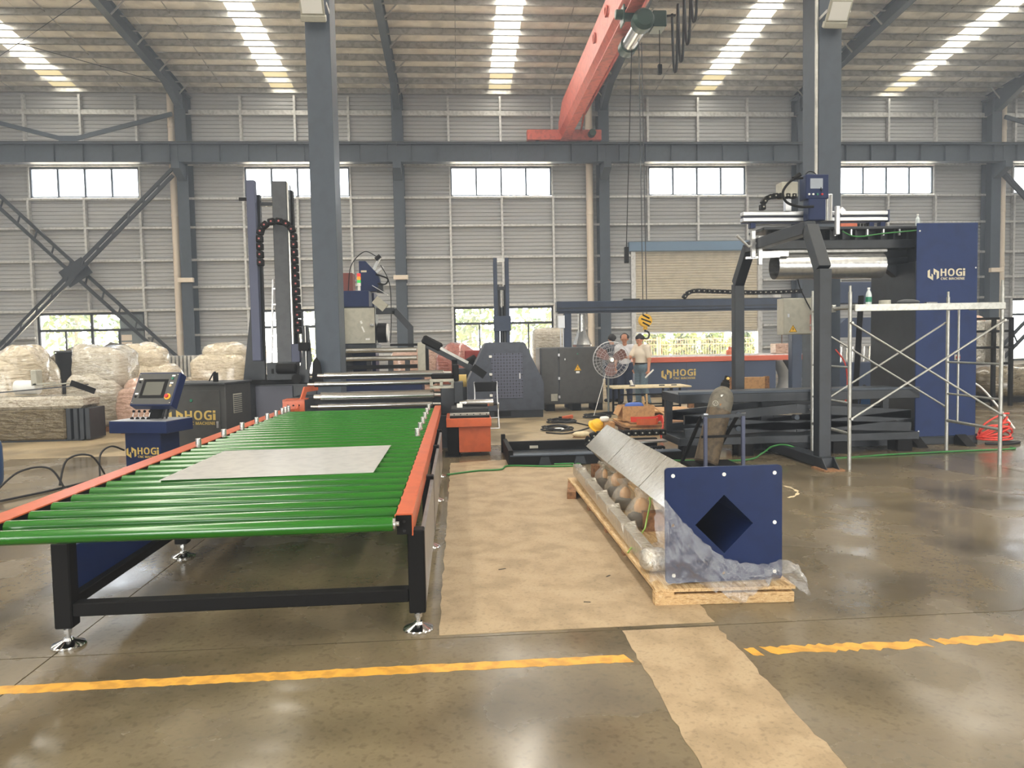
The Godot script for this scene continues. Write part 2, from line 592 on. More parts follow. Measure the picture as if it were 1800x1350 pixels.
func structure():
	# floor slabs, parted by saw cuts
	var fl := struct_node("floor")
	var xs := [-29.0, -19.0, -10.5, -2.1, 6.3, 14.7, 24.0, 33.2]
	var zs := [-32.2, -22.0, -11.3, -3.86, 5.0, ZR + 0.2]
	for i in xs.size() - 1:
		for j in zs.size() - 1:
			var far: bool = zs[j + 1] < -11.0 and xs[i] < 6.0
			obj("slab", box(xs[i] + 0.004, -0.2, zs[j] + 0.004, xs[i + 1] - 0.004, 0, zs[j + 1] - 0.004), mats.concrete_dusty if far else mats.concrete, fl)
	obj("bed", box(-29.5, -0.4, -32.3, 33.5, -0.02, ZR + 0.3), mats.joint, fl)
	# infilled trench and patch, a few millimetres proud, with broken edges
	rng.seed = 3
	var edge := func(a: Vector2, b: Vector2, n: int, j: float) -> Array:
		var r := []
		for i in n: r.append(a.lerp(b, float(i) / n) + (b - a).normalized().orthogonal() * rng.randf_range(-j, j))
		return r
	var s := st()
	var poly: Array = edge.call(Vector2(-0.13, -3.9), Vector2(-0.12, -9.7), 50, 0.008) + edge.call(Vector2(-0.12, -9.7), Vector2(1.42, -9.9), 12, 0.02) + edge.call(Vector2(1.42, -9.9), Vector2(1.38, -3.9), 60, 0.012) + edge.call(Vector2(1.38, -3.9), Vector2(-0.13, -3.9), 20, 0.002)
	prism(s, poly, V(0, -0.004, 0), Vector3.RIGHT, Vector3.BACK, -0.007)
	obj("patch", s, mats.patch, fl)
	s = st()
	poly = edge.call(Vector2(0.85, -3.84), Vector2(1.37, -3.84), 6, 0.002) + edge.call(Vector2(1.37, -3.84), Vector2(1.36, 5.0), 150, 0.012) + [Vector2(0.86, 5.0)] + edge.call(Vector2(0.86, 5.0), Vector2(0.85, -3.84), 150, 0.008)
	prism(s, poly, V(0, -0.004, 0), Vector3.RIGHT, Vector3.BACK, -0.007)
	obj("trench_infill", s, mats.patch, fl)
	# worn yellow lane line, as torn strips of paint
	for seg in [[-14.0, 0.82, 0.006, 1.0], [1.4, 1.47, 0.008, 1.0], [1.485, 2.34, 0.018, 1.0], [2.38, 12.0, 0.02, 1.0]]:
		var n := int((seg[1] - seg[0]) / 0.03) + 2
		var top: Array = edge.call(Vector2(seg[0], -3.545), Vector2(seg[1], -3.54), n, seg[2])
		var bot: Array = edge.call(Vector2(seg[1], -3.455), Vector2(seg[0], -3.46), n, seg[2])
		s = st()
		prism(s, top + bot, V(0, -0.001, 0), Vector3.RIGHT, Vector3.BACK, -0.0022)
		obj("lane_line", s, mats.line_paint, fl)
	# back wall
	var wall := struct_node("wall_back")
	var opens := {}
	for i in WX.size():
		var c: float = WX[i]
		var lst := [[7.87, 9.1]]
		if i == 4: lst.push_front([0.0, 5.5])
		elif i != 5: lst.push_front([0.35, 3.17])
		opens[i] = lst
		var hw := 2.15
		var x_prev: float = -28.9 if i == 0 else WX[i - 1] + 2.15
		if i == 5: x_prev = 13.42
		if i == 4: hw = 2.86
		var xl: float = c - 2.15 if i != 4 else 7.68
		var xr: float = c + 2.15 if i != 4 else 13.42
		# solid strip before this opening
		for seg in [[x_prev, xl]]:
			s = st()
			ribbed(s, seg[0], seg[1], 0, 12.35, ZW)
			B(s, seg[0], 0, ZW - 0.14, seg[1], 12.35, ZW - 0.05)
			obj("cladding", s, mats.wall_sheet, wall)
		var y := 0.0
		for o in lst + [[12.35, 12.35]]:
			if o[0] > y + 0.01:
				s = st()
				ribbed(s, xl, xr, y, o[0], ZW)
				B(s, xl, y, ZW - 0.14, xr, o[0], ZW - 0.05)
				obj("cladding", s, mats.wall_sheet, wall)
			y = o[1]
		if i == 4:
			for e in [[7.68, c - 2.15], [c + 2.15, 13.42]]:
				s = st()
				ribbed(s, e[0], e[1], 7.87, 9.1, ZW)
				B(s, e[0], 7.87, ZW - 0.14, e[1], 9.1, ZW - 0.05)
				obj("cladding", s, mats.wall_sheet, wall)
	s = st()
	ribbed(s, WX[-1] + 2.15, 33.2, 0, 12.35, ZW)
	B(s, WX[-1] + 2.15, 0, ZW - 0.14, 33.2, 12.35, ZW - 0.05)
	obj("cladding", s, mats.wall_sheet, wall)
	# the other walls close the hall
	for w in [["wall_left", -29.1, -32.2, -28.9, ZR + 0.2, 14.4], ["wall_right", 33.2, -32.2, 33.4, ZR + 0.2, 14.4]]:
		var n2 := struct_node(w[0])
		obj("cladding", box(w[1], 0, w[2], w[3], w[5], w[4]), mats.wall_sheet, n2)
	var rear := struct_node("wall_rear")
	var px := -29.0
	for c in WX + [40.0]:
		var e: float = minf(c - 2.85, 33.2)
		obj("cladding", box(px, 0, ZR, e, 12.4, ZR + 0.2), mats.wall_sheet, rear)
		if c < 35.0:
			obj("cladding", box(e, 5.2 if c in DOORS else 0.0, ZR, c + 2.85, 12.4, ZR + 0.2), mats.wall_sheet, rear)
		px = c + 2.85
	# windows of the back wall
	var n := 0
	for i in WX.size():
		var c: float = WX[i]
		n += 1
		var w := struct_node("window_%d" % n)
		s = st()
		for x in [c - 2.13, c - 1.065, c, c + 1.065, c + 2.13]: B(s, x - 0.036, 7.87, ZW - 0.06, x + 0.036, 9.1, ZW + 0.03)
		for y in [7.9, 9.07]: B(s, c - 2.15, y - 0.03, ZW - 0.06, c + 2.15, y + 0.03, ZW + 0.04)
		obj("frame", s, mats.steel_paint, w)
		for k in 4: obj("pane", box(c - 2.1 + k * 1.065, 7.92, ZW - 0.02, c - 1.1 + k * 1.065, 9.05, ZW - 0.012), mats.glass, w)
		s = st()
		for x in [c - 2.22, c + 2.16]: B(s, x, 7.8, ZW, x + 0.06, 9.2, ZW + 0.1)
		obj("jamb", s, mats.galv, w)
		if i != 4 and i != 5:
			n += 1
			w = struct_node("window_%d" % n)
			s = st()
			for x in [c - 2.12, c, c + 2.12]: B(s, x - 0.05, 0.35, ZW - 0.06, x + 0.05, 3.17, ZW + 0.04)
			for x in [c - 1.06, c + 1.06]: B(s, x - 0.03, 0.35, ZW - 0.05, x + 0.03, 2.42, ZW + 0.03)
			for y in [0.4, 2.45, 3.13]: B(s, c - 2.15, y - 0.05, ZW - 0.06, c + 2.15, y + 0.05, ZW + 0.04)
			obj("frame", s, mats.machine_dark, w)
			for k in 4:
				obj("pane", box(c - 2.1 + k * 1.06, 0.45, ZW - 0.02, c - 1.07 + k * 1.06, 2.4, ZW - 0.012), mats.glass, w)
			if i == 1:
				# boarded quarter with a sheet of paper
				obj("boarding", box(c + 1.09, 0.45, ZW - 0.045, c + 2.08, 3.09, ZW - 0.03), mats.boarding if mats.has("boarding") else paint("boarding", Color8(84, 96, 98), 0.3), w)
				for y in [1.7, 2.0]: obj("paper_notice", box(c + 1.14, y, ZW - 0.01, c + 1.56, y + 0.24, ZW - 0.006), mats.pvc, w)
			for k in 2: obj("pane", box(c - 2.08 + k * 2.12, 2.5, ZW - 0.02, c - 0.04 + k * 2.12, 3.09, ZW - 0.012), mats.glass, w)
	# shutter door, part raised
	var d := struct_node("door_1")
	s = st()
	ribbed(s, 7.8, 13.3, 1.95, 5.45, ZW + 0.06, 0.11, 0.03)
	B(s, 7.8, 1.95, ZW - 0.03, 13.3, 5.45, ZW + 0.02)
	mats.shutter = paint("shutter", Color8(212, 202, 182), 0.5, 0.0, 0.06, 0.3)
	obj("shutter_curtain", s, mats.shutter, d)
	obj("bottom_rail", box(7.8, 1.88, ZW - 0.02, 13.3, 1.96, ZW + 0.08, 0.01), mats.alu, d)
	s = st()
	B(s, 7.62, 0, ZW - 0.05, 7.82, 5.5, ZW + 0.16)
	B(s, 13.28, 0, ZW - 0.05, 13.48, 5.5, ZW + 0.16)
	obj("guide", s, mats.galv, d)
	mats.shutter_box = paint("shutter_box", Color8(112, 140, 168), 0.45)
	obj("shutter_box", box(7.5, 5.45, ZW + 0.02, 13.6, 5.85, ZW + 0.3, 0.02), mats.shutter_box, d)
	obj("pull_cord", tube(st(), [V(14.35, 3.4, ZW + 0.14), V(14.37, 1.3, ZW + 0.14)], 0.02, 5), mats.wood_old, d)
	var sw := solo("switch_box", box(14.0, 3.2, ZW + 0.02, 14.3, 3.5, ZW + 0.2, 0.01), mats.white, "small white control box on the cladding beside the roller shutter", "box")
	# roof
	var rf := struct_node("ceiling")
	var cuts := [-29.2]
	for x in SX:
		cuts.append(x - 0.46)
		cuts.append(x + 0.46)
	cuts.append(33.5)
	for sl in [[-32.5, RIDGE], [RIDGE, ZR + 0.3]]:
		for i in range(0, cuts.size(), 2):
			# each sheet with its seams standing below it
			var x0: float = cuts[i]
			var x1: float = cuts[i + 1]
			s = st()
			bar(s, V((x0 + x1) / 2, roof_y(sl[0]) + 0.04, sl[0]), V((x0 + x1) / 2, roof_y(sl[1]) + 0.04, sl[1]), x1 - x0, 0.08)
			var x := x0 + 0.9
			while x < x1 - 0.3:
				bar(s, V(x, roof_y(sl[0]) - 0.006, sl[0]), V(x, roof_y(sl[1]) - 0.006, sl[1]), 0.025, 0.02)
				x += 0.9
			obj("sheet", s, mats.roof_sheet, rf)
	for x in SX:
		for sl in [[-32.4, -29.92, "skylight_dim"], [-29.92, RIDGE - 0.3, "skylight"], [RIDGE + 0.3, ZR + 0.1, "skylight"]]:
			obj("skylight", bar(st(), V(x, roof_y(sl[0]) + 0.03, sl[0]), V(x, roof_y(sl[1]) + 0.03, sl[1]), 0.92, 0.03), mats[sl[2]], rf)
		s = st()
		bar(s, V(x, roof_y(RIDGE - 0.3) + 0.05, RIDGE - 0.32), V(x, roof_y(RIDGE + 0.3) + 0.05, RIDGE + 0.32), 1.0, 0.08)
		obj("ridge_sheet", s, mats.roof_sheet, rf)

func wall_things():
	var s: SurfaceTool
	var wall: Node = get_node("wall_back")
	# girts (horizontal rails) broken at openings, and the struts between them
	for y in [1.2, 2.17, 3.24, 4.16, 5.28, 6.62, 7.8, 9.18, 11.3]:
		var runs := [[-28.8, 33.1]]
		if y < 3.2:
			runs = []
			var p := -28.8
			for i in WX.size():
				if i == 5: continue
				var l: float = WX[i] - 2.2 if i != 4 else 7.6
				runs.append([p, l])
				p = WX[i] + 2.2 if i != 4 else 13.5
			runs.append([p, 33.1])
		elif y < 5.5: runs = [[-28.8, 7.6], [13.5, 33.1]]
		var hh := 0.05 if y < 11.0 else 0.1
		for r in runs:
			s = st()
			B(s, r[0], y - hh, ZW + 0.02, r[1], y + hh, ZW + 0.2, 0.012)
			obj("girt", s, mats.galv, wall)
	for i in WX.size():
		for k in [-2.2, 0.0, 2.2]:
			for r in ([[3.2, 7.85], [9.15, 12.0]] if i != 4 else [[5.9, 7.85], [9.15, 12.0]]):
				obj("strut", box(WX[i] + k - 0.045, r[0], ZW + 0.03, WX[i] + k + 0.045, r[1], ZW + 0.22), mats.galv, wall)
			if absf(k) > 1.0 and i != 4:
				obj("strut", box(WX[i] + k - 0.05, 0, ZW + 0.03, WX[i] + k + 0.05, 3.2, ZW + 0.12), mats.galv, wall)
	# wall columns with crane brackets
	var nm := ["behind the wrapped machines at the far left", "behind the wrapped goods, beside the braced bay", "between the tall tower machine and the low window", "beside the roller shutter, behind the fan", "behind the welding machine's overhead rail", "beside the tall blue cabinet", "at the far right corner"]
	for i in FX.size():
		var x: float = FX[i]
		if x < -27 or x > 31: continue
		var t := thing("wall_column", "grey steel wall column %s" % nm[i - 1], "column", V(x, 0, -31.5), "wall columns")
		s = st()
		B(s, x - 0.22, 0.02, -31.2, x + 0.22, 11.9, -31.18)
		B(s, x - 0.22, 0.02, -31.84, x + 0.22, 11.9, -31.82)
		B(s, x - 0.008, 0.02, -31.82, x + 0.008, 11.9, -31.2)
		obj("shaft", s, mats.steel_paint, t)
		obj("base_plate", box(x - 0.3, 0, -31.9, x + 0.3, 0.03, -31.1), mats.steel_paint, t)
		s = st()
		prism(s, P2([0, 0, 0.75, 0.35, 0.75, 0.62, 0, 0.62]), V(x + 0.16, 8.37, -31.18), V(0, 0, 1), V(0, 1, 0), 0.32)
		obj("crane_bracket", s, mats.steel_paint, t)
		obj("cap_plate", box(x - 0.24, 11.88, -31.9, x + 0.24, 11.94, -31.1), mats.steel_paint, t)
		if i == 3 or i == 2 or i == 6: obj("wall_lamp_plate", box(x - 0.3, 4.3, -31.18, x + 0.3, 4.48, -31.0, 0.01), mats.pvc, t)
	# crane runway along the wall
	for i in FX.size() - 1:
		var t := thing("crane_runway_beam", "grey crane runway beam with web stiffeners, bay %s" % ["beyond the left edge", "over the left cross bracing", "over the tower machine's window", "over the middle window", "over the roller shutter", "behind the right inner column", "at the right edge"][i], "beam", V((FX[i] + FX[i + 1]) / 2, 9.0, -30.8), "crane runway beams")
		var x0: float = FX[i] + 0.005
		var x1: float = FX[i + 1] - 0.005
		s = st()
		B(s, x0, 9.0, -30.98, x1, 9.03, -30.62)
		B(s, x0, 9.72, -30.98, x1, 9.75, -30.62)
		B(s, x0, 9.03, -30.81, x1, 9.72, -30.79)
		obj("beam", s, mats.steel_paint, t)
		var x := x0 + 0.55
		while x < x1 - 0.2:
			obj("stiffener", box(x - 0.01, 9.03, -30.79, x + 0.01, 9.72, -30.66), mats.steel_paint, t)
			x += 1.1
		s = st()
		B(s, x0, 9.75, -30.84, x1, 9.85, -30.76)
		obj("rail", s, mats.machine_dark, t)
		obj("walk_strip", box(x0, 9.72, -31.16, x1, 9.76, -30.99), mats.galv, t)
	# rainwater pipes
	for q in [[-11.4, "left, beside the braced bay"], [5.8, "behind the fan, beside the roller shutter"], [24.35, "beside the far right column"]]:
		var t := thing("downpipe", "cream rainwater pipe on the back wall %s" % q[0 + 1], "pipe", V(q[0], 0, -31.6), "downpipes")
		obj("pipe", tube(st(), [V(q[0], 0, -31.62), V(q[0], 11.95, -31.62)], 0.15, 12), mats.pvc, t)
		for y in [2.2, 4.6, 7.0, 10.6]: obj("socket", cyl(st(), V(q[0], y, -31.62), V(q[0], y + 0.14, -31.62), 0.165, 12, 0.01), mats.pvc, t)
	# cross bracing of twin channels with rungs
	for q in [[-19.2, -11.15, "left of the wrapped machines", 2], [24.0, 32.1, "at the right edge of the back wall", 1]]:
		for k in 2:
			var a := V(q[0], 0.75, -31.0) if k == 0 else V(q[0], 8.75, -31.25)
			var b := V(q[1], 8.75, -31.0) if k == 0 else V(q[1], 0.75, -31.25)
			var t := thing("wall_brace", "dark steel ladder brace %s, %s" % ["rising to the right" if k == 0 else "falling to the right", q[2]], "brace", (a + b) / 2, "wall braces")
			var off := V(0, 0.21, -0.12)
			obj("channel", bar(st(), a + off, b + off, 0.1, 0.12), mats.machine_dark, t)
			obj("channel", bar(st(), a - off, b - off, 0.1, 0.12), mats.machine_dark, t)
			for j in range(1, 13):
				var p := a.lerp(b, j / 13.0)
				obj("rung", bar(st(), p + off, p - off, 0.05, 0.05, V(0, 0, 1)), mats.machine_dark, t)
			if k == 1: obj("gusset", bar(st(), (a + b) / 2 + V(-0.45, -0.3, 0.18), (a + b) / 2 + V(0.45, 0.3, 0.18), 0.03, 0.75), mats.machine_dark, t)
	for q in [[-19.2, -11.15], [24.0, 32.1]]:
		var c: float = (q[0] + q[1]) / 2
		var t := thing("upper_brace", "grey V-shaped brace above the crane runway, %s" % ("left" if q[0] < 0 else "right end"), "brace", V(c, 9.95, -31.0), "upper braces")
		obj("bar", bar(st(), V(q[0], 11.0, -31.05), V(c, 9.95, -31.05), 0.1, 0.16), mats.steel_paint, t)
		obj("bar", bar(st(), V(c, 9.95, -31.05), V(q[1], 11.0, -31.05), 0.1, 0.16), mats.steel_paint, t)
		obj("gusset", box(c - 0.35, 9.85, -31.0, c + 0.35, 10.12, -30.98), mats.steel_paint, t)

func roof_things():
	var s: SurfaceTool
	var rf: Node = get_node("ceiling")
	# purlins: galvanised channels across the slope
	var z := -31.85
	while z < RIDGE - 0.4:
		var y := roof_y(z)
		s = st()
		B(s, -28.8, y - 0.23, z - 0.01, 33.1, y - 0.005, z)
		B(s, -28.8, y - 0.23, z, 33.1, y - 0.22, z + 0.07)
		B(s, -28.8, y - 0.012, z, 33.1, y - 0.002, z + 0.07)
		B(s, -28.8, y - 0.23, z + 0.06, 33.1, y - 0.19, z + 0.07)
		obj("purlin", s, mats.purlin, rf)
		z += 0.96
	# hangers between purlins
	for x in [-15.6 - 2.1, -13.3, -9.3, -4.6, 0.2, 4.2, 8.7, 13.0, 17.4, 21.5]:
		obj("sag_rod", bar(st(), V(x, roof_y(-31.85) - 0.1, -31.85), V(x, roof_y(-20.0) - 0.1, -20.0), 0.025, 0.025), mats.purlin, rf)
	# rafters
	for i in range(1, FX.size() - 1):
		var x: float = FX[i]
		var t := Node3D.new()
		t.name = "rafter"
		rf.add_child(t, true)
		var a := V(x, roof_y(-31.9) - 0.45, -31.9)
		var b := V(x, roof_y(RIDGE) - 0.45, RIDGE)
		var up := V(0, 0.25, 0)
		obj("web", bar(st(), a, b, 0.016, 0.5), mats.steel_paint, t)
		obj("flange", bar(st(), a + up, b + up, 0.26, 0.02), mats.steel_paint, t)
		obj("flange", bar(st(), a - up, b - up, 0.26, 0.02), mats.steel_paint, t)
		s = st()
		prism(s, P2([0, 0, 0.7, 0, 2.6, 0.72, 0, 0.46]), V(x + 0.13, 11.25, -31.85), V(0, 0, 1), V(0, 1, 0), 0.26)
		obj("haunch", s, mats.steel_paint, t)
		z = -31.85 + 0.96
		while z < -18.0:
			for sd in [-1.0, 1.0]:
				obj("flange_brace", bar(st(), V(x + 0.1 * sd, roof_y(z) - 0.68, z), V(x + 0.55 * sd, roof_y(z) - 0.2, z), 0.03, 0.05), mats.purlin, t)
			z += 1.92
	for q in [[V(-19.4, 12.1, -31.2), V(-10.9, 12.8, -24.5), "rising to the right"], [V(-10.9, 12.1, -31.2), V(-19.4, 12.8, -24.5), "rising to the left"], [V(-19.4, 12.75, -24.5), V(-10.9, 13.4, -18.0), "nearest the camera"]]:
		obj("bracing_rod", tube(st(), [q[0], q[1]], 0.012, 5), mats.machine_dark, rf)
	# inner columns
	for q in [[-2.14, "left, behind the chrome rolls"], [6.49, "right, behind the welding machine"]]:
		var x: float = q[0]
		var t := thing("inner_column", "tall dark grey steel column in the hall, %s" % q[1], "column", V(x, 0, -12.7), "inner columns")
		s = st()
		B(s, x - 0.2, 0.03, -12.52, x + 0.2, 13.95, -12.5, 0.004)
		B(s, x - 0.2, 0.03, -13.1, x + 0.2, 13.95, -13.08, 0.004)
		B(s, x - 0.012, 0.03, -13.08, x + 0.012, 13.95, -12.52)
		B(s, x - 0.2, 0.03, -13.08, x - 0.185, 13.95, -12.52)
		B(s, x + 0.185, 0.03, -13.08, x + 0.2, 13.95, -12.52)
		obj("shaft", s, mats.steel_paint, t)
		obj("base_plate", box(x - 0.32, 0, -13.25, x + 0.32, 0.03, -12.35), mats.steel_paint, t)
		if x > 0: obj("conduit", tube(st(), [V(x - 0.23, 0.2, -12.53), V(x - 0.23, 13.9, -12.53)], 0.03, 8), mats.purlin, t)
		# floodlight on its bracket
		var f := thing("floodlight", "square floodlight mounted high on the %s inner column" % q[1].split(",")[0], "floodlight", V(x, 6.9, -12.4), "floodlights")
		var bs := Basis(Vector3.RIGHT, 0.62)
		var c := V(x + (0.0 if x > 0 else -0.03), 7.0, -12.22)
		s = st()
		cbox(s, c, V(0.38, 0.34, 0.06), bs, 0.01)
		obj("housing", s, mats.panel_grey, f)
		s = st()
		cbox(s, c + bs * V(0, 0, 0.033), V(0.32, 0.28, 0.01), bs)
		obj("lens", s, mats.white, f)
		s = st()
		cbox(s, c + bs * V(0, -0.22, -0.01), V(0.4, 0.1, 0.1), bs, 0.01)
		obj("driver_box", s, mats.panel_grey, f)
		for sx in [-0.2, 0.2]: obj("bracket", bar(st(), V(x + sx, 6.98, -12.49), V(x + sx, 7.0, -12.22), 0.012, 0.05), mats.galv, f)

func overhead_crane():
	var s: SurfaceTool
	var x := 4.6
	var t := thing("overhead_crane", "red single-girder overhead crane spanning towards the camera", "crane", V(x, 9.85, -22))
	s = st()
	# trough section with a tapered end, over a track beam
	prism(s, P2([-30.75, 0.35, -30.75, 0.75, -29.6, 1.28, -9.5, 1.28, -9.5, 0.35]), V(x - 0.22, 9.85, 0), V(0, 0, 1), V(0, 1, 0), -0.44)
	obj("girder", s, mats.crane_red, t)
	s = st()
	prism(s, P2([-0.22, 0.35, -0.06, 0.1, -0.06, 0.02, 0.06, 0.02, 0.06, 0.1, 0.22, 0.35]), V(x, 9.85, -30.75), V(1, 0, 0), V(0, 1, 0), 21.2)
	B(s, x - 0.17, 9.85, -30.75, x + 0.17, 9.88, -9.5)
	obj("track_beam", s, mats.crane_red, t)
	obj("end_carriage", box(3.07, 9.88, -31.0, 6.15, 10.3, -30.62, 0.02), mats.crane_red, t)
	for wx in [3.5, 5.72]: obj("wheel", cyl(st(), V(wx, 9.99, -30.86), V(wx, 9.99, -30.74), 0.14, 16), mats.machine_dark, t)
	obj("drive_motor", cyl(st(), V(5.72, 10.1, -30.62), V(5.72, 10.1, -30.3), 0.15, 16, 0.02), mats.hoist_green, t)
	obj("stay", bar(st(), V(5.3, 10.25, -30.7), V(x + 0.3, 10.9, -26.0), 0.06, 0.06), mats.crane_red, t)
	obj("festoon_rail", bar(st(), V(x + 0.75, 10.75, -30.0), V(x + 0.75, 10.75, -9.5), 0.06, 0.1), mats.crane_red, t)
	for zz in [-28.0, -25.0, -22.0, -19.0, -16.0]: obj("rail_arm", bar(st(), V(x + 0.2, 10.9, zz), V(x + 0.78, 10.78, zz), 0.05, 0.06), mats.machine_dark, t)
	for zz in [-22.6, -20.8]:
		var ring := []
		for k in 13: ring.append(V(x - 0.26, 10.72 + 0.13 * cos(TAU * k / 12.0), zz + 0.13 * sin(TAU * k / 12.0)))
		obj("lifting_eye", tube(st(), ring, 0.035, 6), mats.crane_red, t)
	# hoist
	var hz := -19.3
	var h := thing("hoist", "dark green electric wire rope hoist under the red girder", "hoist", V(5.0, 9.3, hz))
	obj("drum", lathe(st(), V(4.82, 9.55, hz - 0.75), V(0, 0, 1), [[0, 0], [0.2, 0], [0.2, 1.3], [0, 1.3]], 20), mats.galv_bright, h)
	obj("gearbox", lathe(st(), V(4.82, 9.55, hz + 0.5), V(0, 0, 1), [[0, 0], [0.27, 0], [0.27, 0.28], [0.2, 0.4], [0, 0.4]], 20), mats.hoist_green, h)
	obj("lift_motor", lathe(st(), V(4.82, 9.55, hz - 1.25), V(0, 0, 1), [[0, 0], [0.2, 0.05], [0.24, 0.12], [0.24, 0.5], [0, 0.5]], 18), mats.hoist_green, h)
	obj("travel_motor", cyl(st(), V(4.2, 9.85, hz + 0.3), V(4.75, 9.85, hz + 0.3), 0.12, 14, 0.02), mats.hoist_green, h)
	obj("control_box", box(5.1, 9.45, hz + 0.1, 5.45, 9.85, hz + 0.6, 0.02), mats.hoist_green, h)
	s = st()
	B(s, 4.38, 9.6, hz + 0.05, 4.42, 10.05, hz + 0.45)
	B(s, 4.8, 9.6, hz + 0.05, 4.84, 10.05, hz + 0.45)
	B(s, 4.38, 9.72, hz + 0.2, 4.84, 9.78, hz + 0.3)
	obj("trolley_plate", s, mats.hoist_green, h)
	for wx in [4.46, 4.74]:
		for zz in [0.12, 0.38]: obj("trolley_wheel", cyl(st(), V(wx - 0.03, 9.94, hz + zz), V(wx + 0.03, 9.94, hz + zz), 0.06, 12), mats.machine_dark, h)
	obj("cable_arm", bar(st(), V(5.4, 9.8, hz + 0.35), V(5.75, 9.83, hz + 0.35), 0.06, 0.04), mats.black, h)
	# ropes and hook block
	var k := thing("hook_block", "yellow hook block with black stripes hanging over the workers", "hook", V(4.98, 2.0, hz))
	s = st()
	tube(s, [V(4.93, 9.4, hz - 0.2), V(4.93, 2.2, hz - 0.02)], 0.012, 5)
	tube(s, [V(5.03, 9.4, hz - 0.3), V(5.03, 2.2, hz - 0.02)], 0.012, 5)
	obj("rope", s, mats.machine_dark, k)
	for sd in [-1.0, 1.0]:
		var pl := obj("cheek", cyl(st(), V(4.98, 2.1, hz + 0.05 * sd), V(4.98, 2.1, hz + 0.09 * sd), 0.17, 20, 0.01), mats.yellow, k)
		if sd > 0:
			for j in 3:
				var yy := 2.2 - j * 0.1
				var hw := sqrt(0.0225 - pow(yy - 2.1, 2.0)) - 0.02
				obj("stripe", bar(st(), V(4.98 - hw, yy + 0.05, hz + 0.0915), V(4.98 + hw, yy - 0.05, hz + 0.0915), 0.004, 0.04, Vector3.UP), mats.black, pl)
	obj("sheave", cyl(st(), V(4.98, 2.1, hz - 0.045), V(4.98, 2.1, hz + 0.045), 0.14, 18), mats.machine_dark, k)
	obj("swivel", cyl(st(), V(4.98, 1.86, hz), V(4.98, 1.95, hz), 0.06, 12, 0.01), mats.yellow, k)
	var hp := []
	for j in 13:
		var a := 1.9 - j * 0.36
		hp.append(V(5.0 + 0.085 * cos(a), 1.72 + 0.1 * sin(a), hz))
	obj("hook", tube(st(), [V(4.98, 1.9, hz), V(4.975, 1.84, hz)] + hp, 0.026, 8), mats.machine_dark, k)
	# pendant control cable
	var pc := thing("pendant_control", "thin pendant cable with a small box hanging from the hoist", "cable", V(4.9, 3.2, -20.6))
	obj("cable", tube(st(), [V(4.86, 9.4, -20.0), V(4.8, 4.2, -20.6)], 0.012, 5), mats.black, pc)
	obj("pendant", box(4.74, 3.75, -20.65, 4.86, 4.2, -20.55, 0.01), mats.black, pc)
	obj("limit_box", box(5.28, 8.35, hz + 0.3, 5.38, 8.6, hz + 0.4, 0.01), mats.black, h)
	obj("limit_rope", tube(st(), [V(5.33, 9.45, hz + 0.35), V(5.33, 8.5, hz + 0.35)], 0.012, 5), mats.black, h)
	# festoon cable loops
	for j in 5:
		var zz := -18.9 + j * 0.42
		var hgt: float = [1.55, 1.5, 1.3, 1.0, 0.6][j]
		var xx := 5.72 + j * 0.03
		var loop := []
		for q in 13:
			var u := q / 12.0
			loop.append(V(xx, 9.95 - hgt * (1.0 - pow(absf(u * 2.0 - 1.0), 3.0)) + j * 0.06, zz + (u - 0.5) * 0.5))
		solo("festoon_cable", tube(st(), loop, 0.035, 7), mats.rubber, "black flat festoon cable loop hanging beside the hoist, %s" % ["longest", "second", "middle", "fourth", "shortest"][j], "cable", "festoon cables")

# ---------------------------------------------------------------- roller conveyor
func inst(called: String, m: Mesh, mt: Material, parent: Node, at: Vector3, bs := Basis()) -> MeshInstance3D:
	var o := obj(called, m, mt, parent)
	o.transform = Transform3D(bs, at + o.position)
	return o

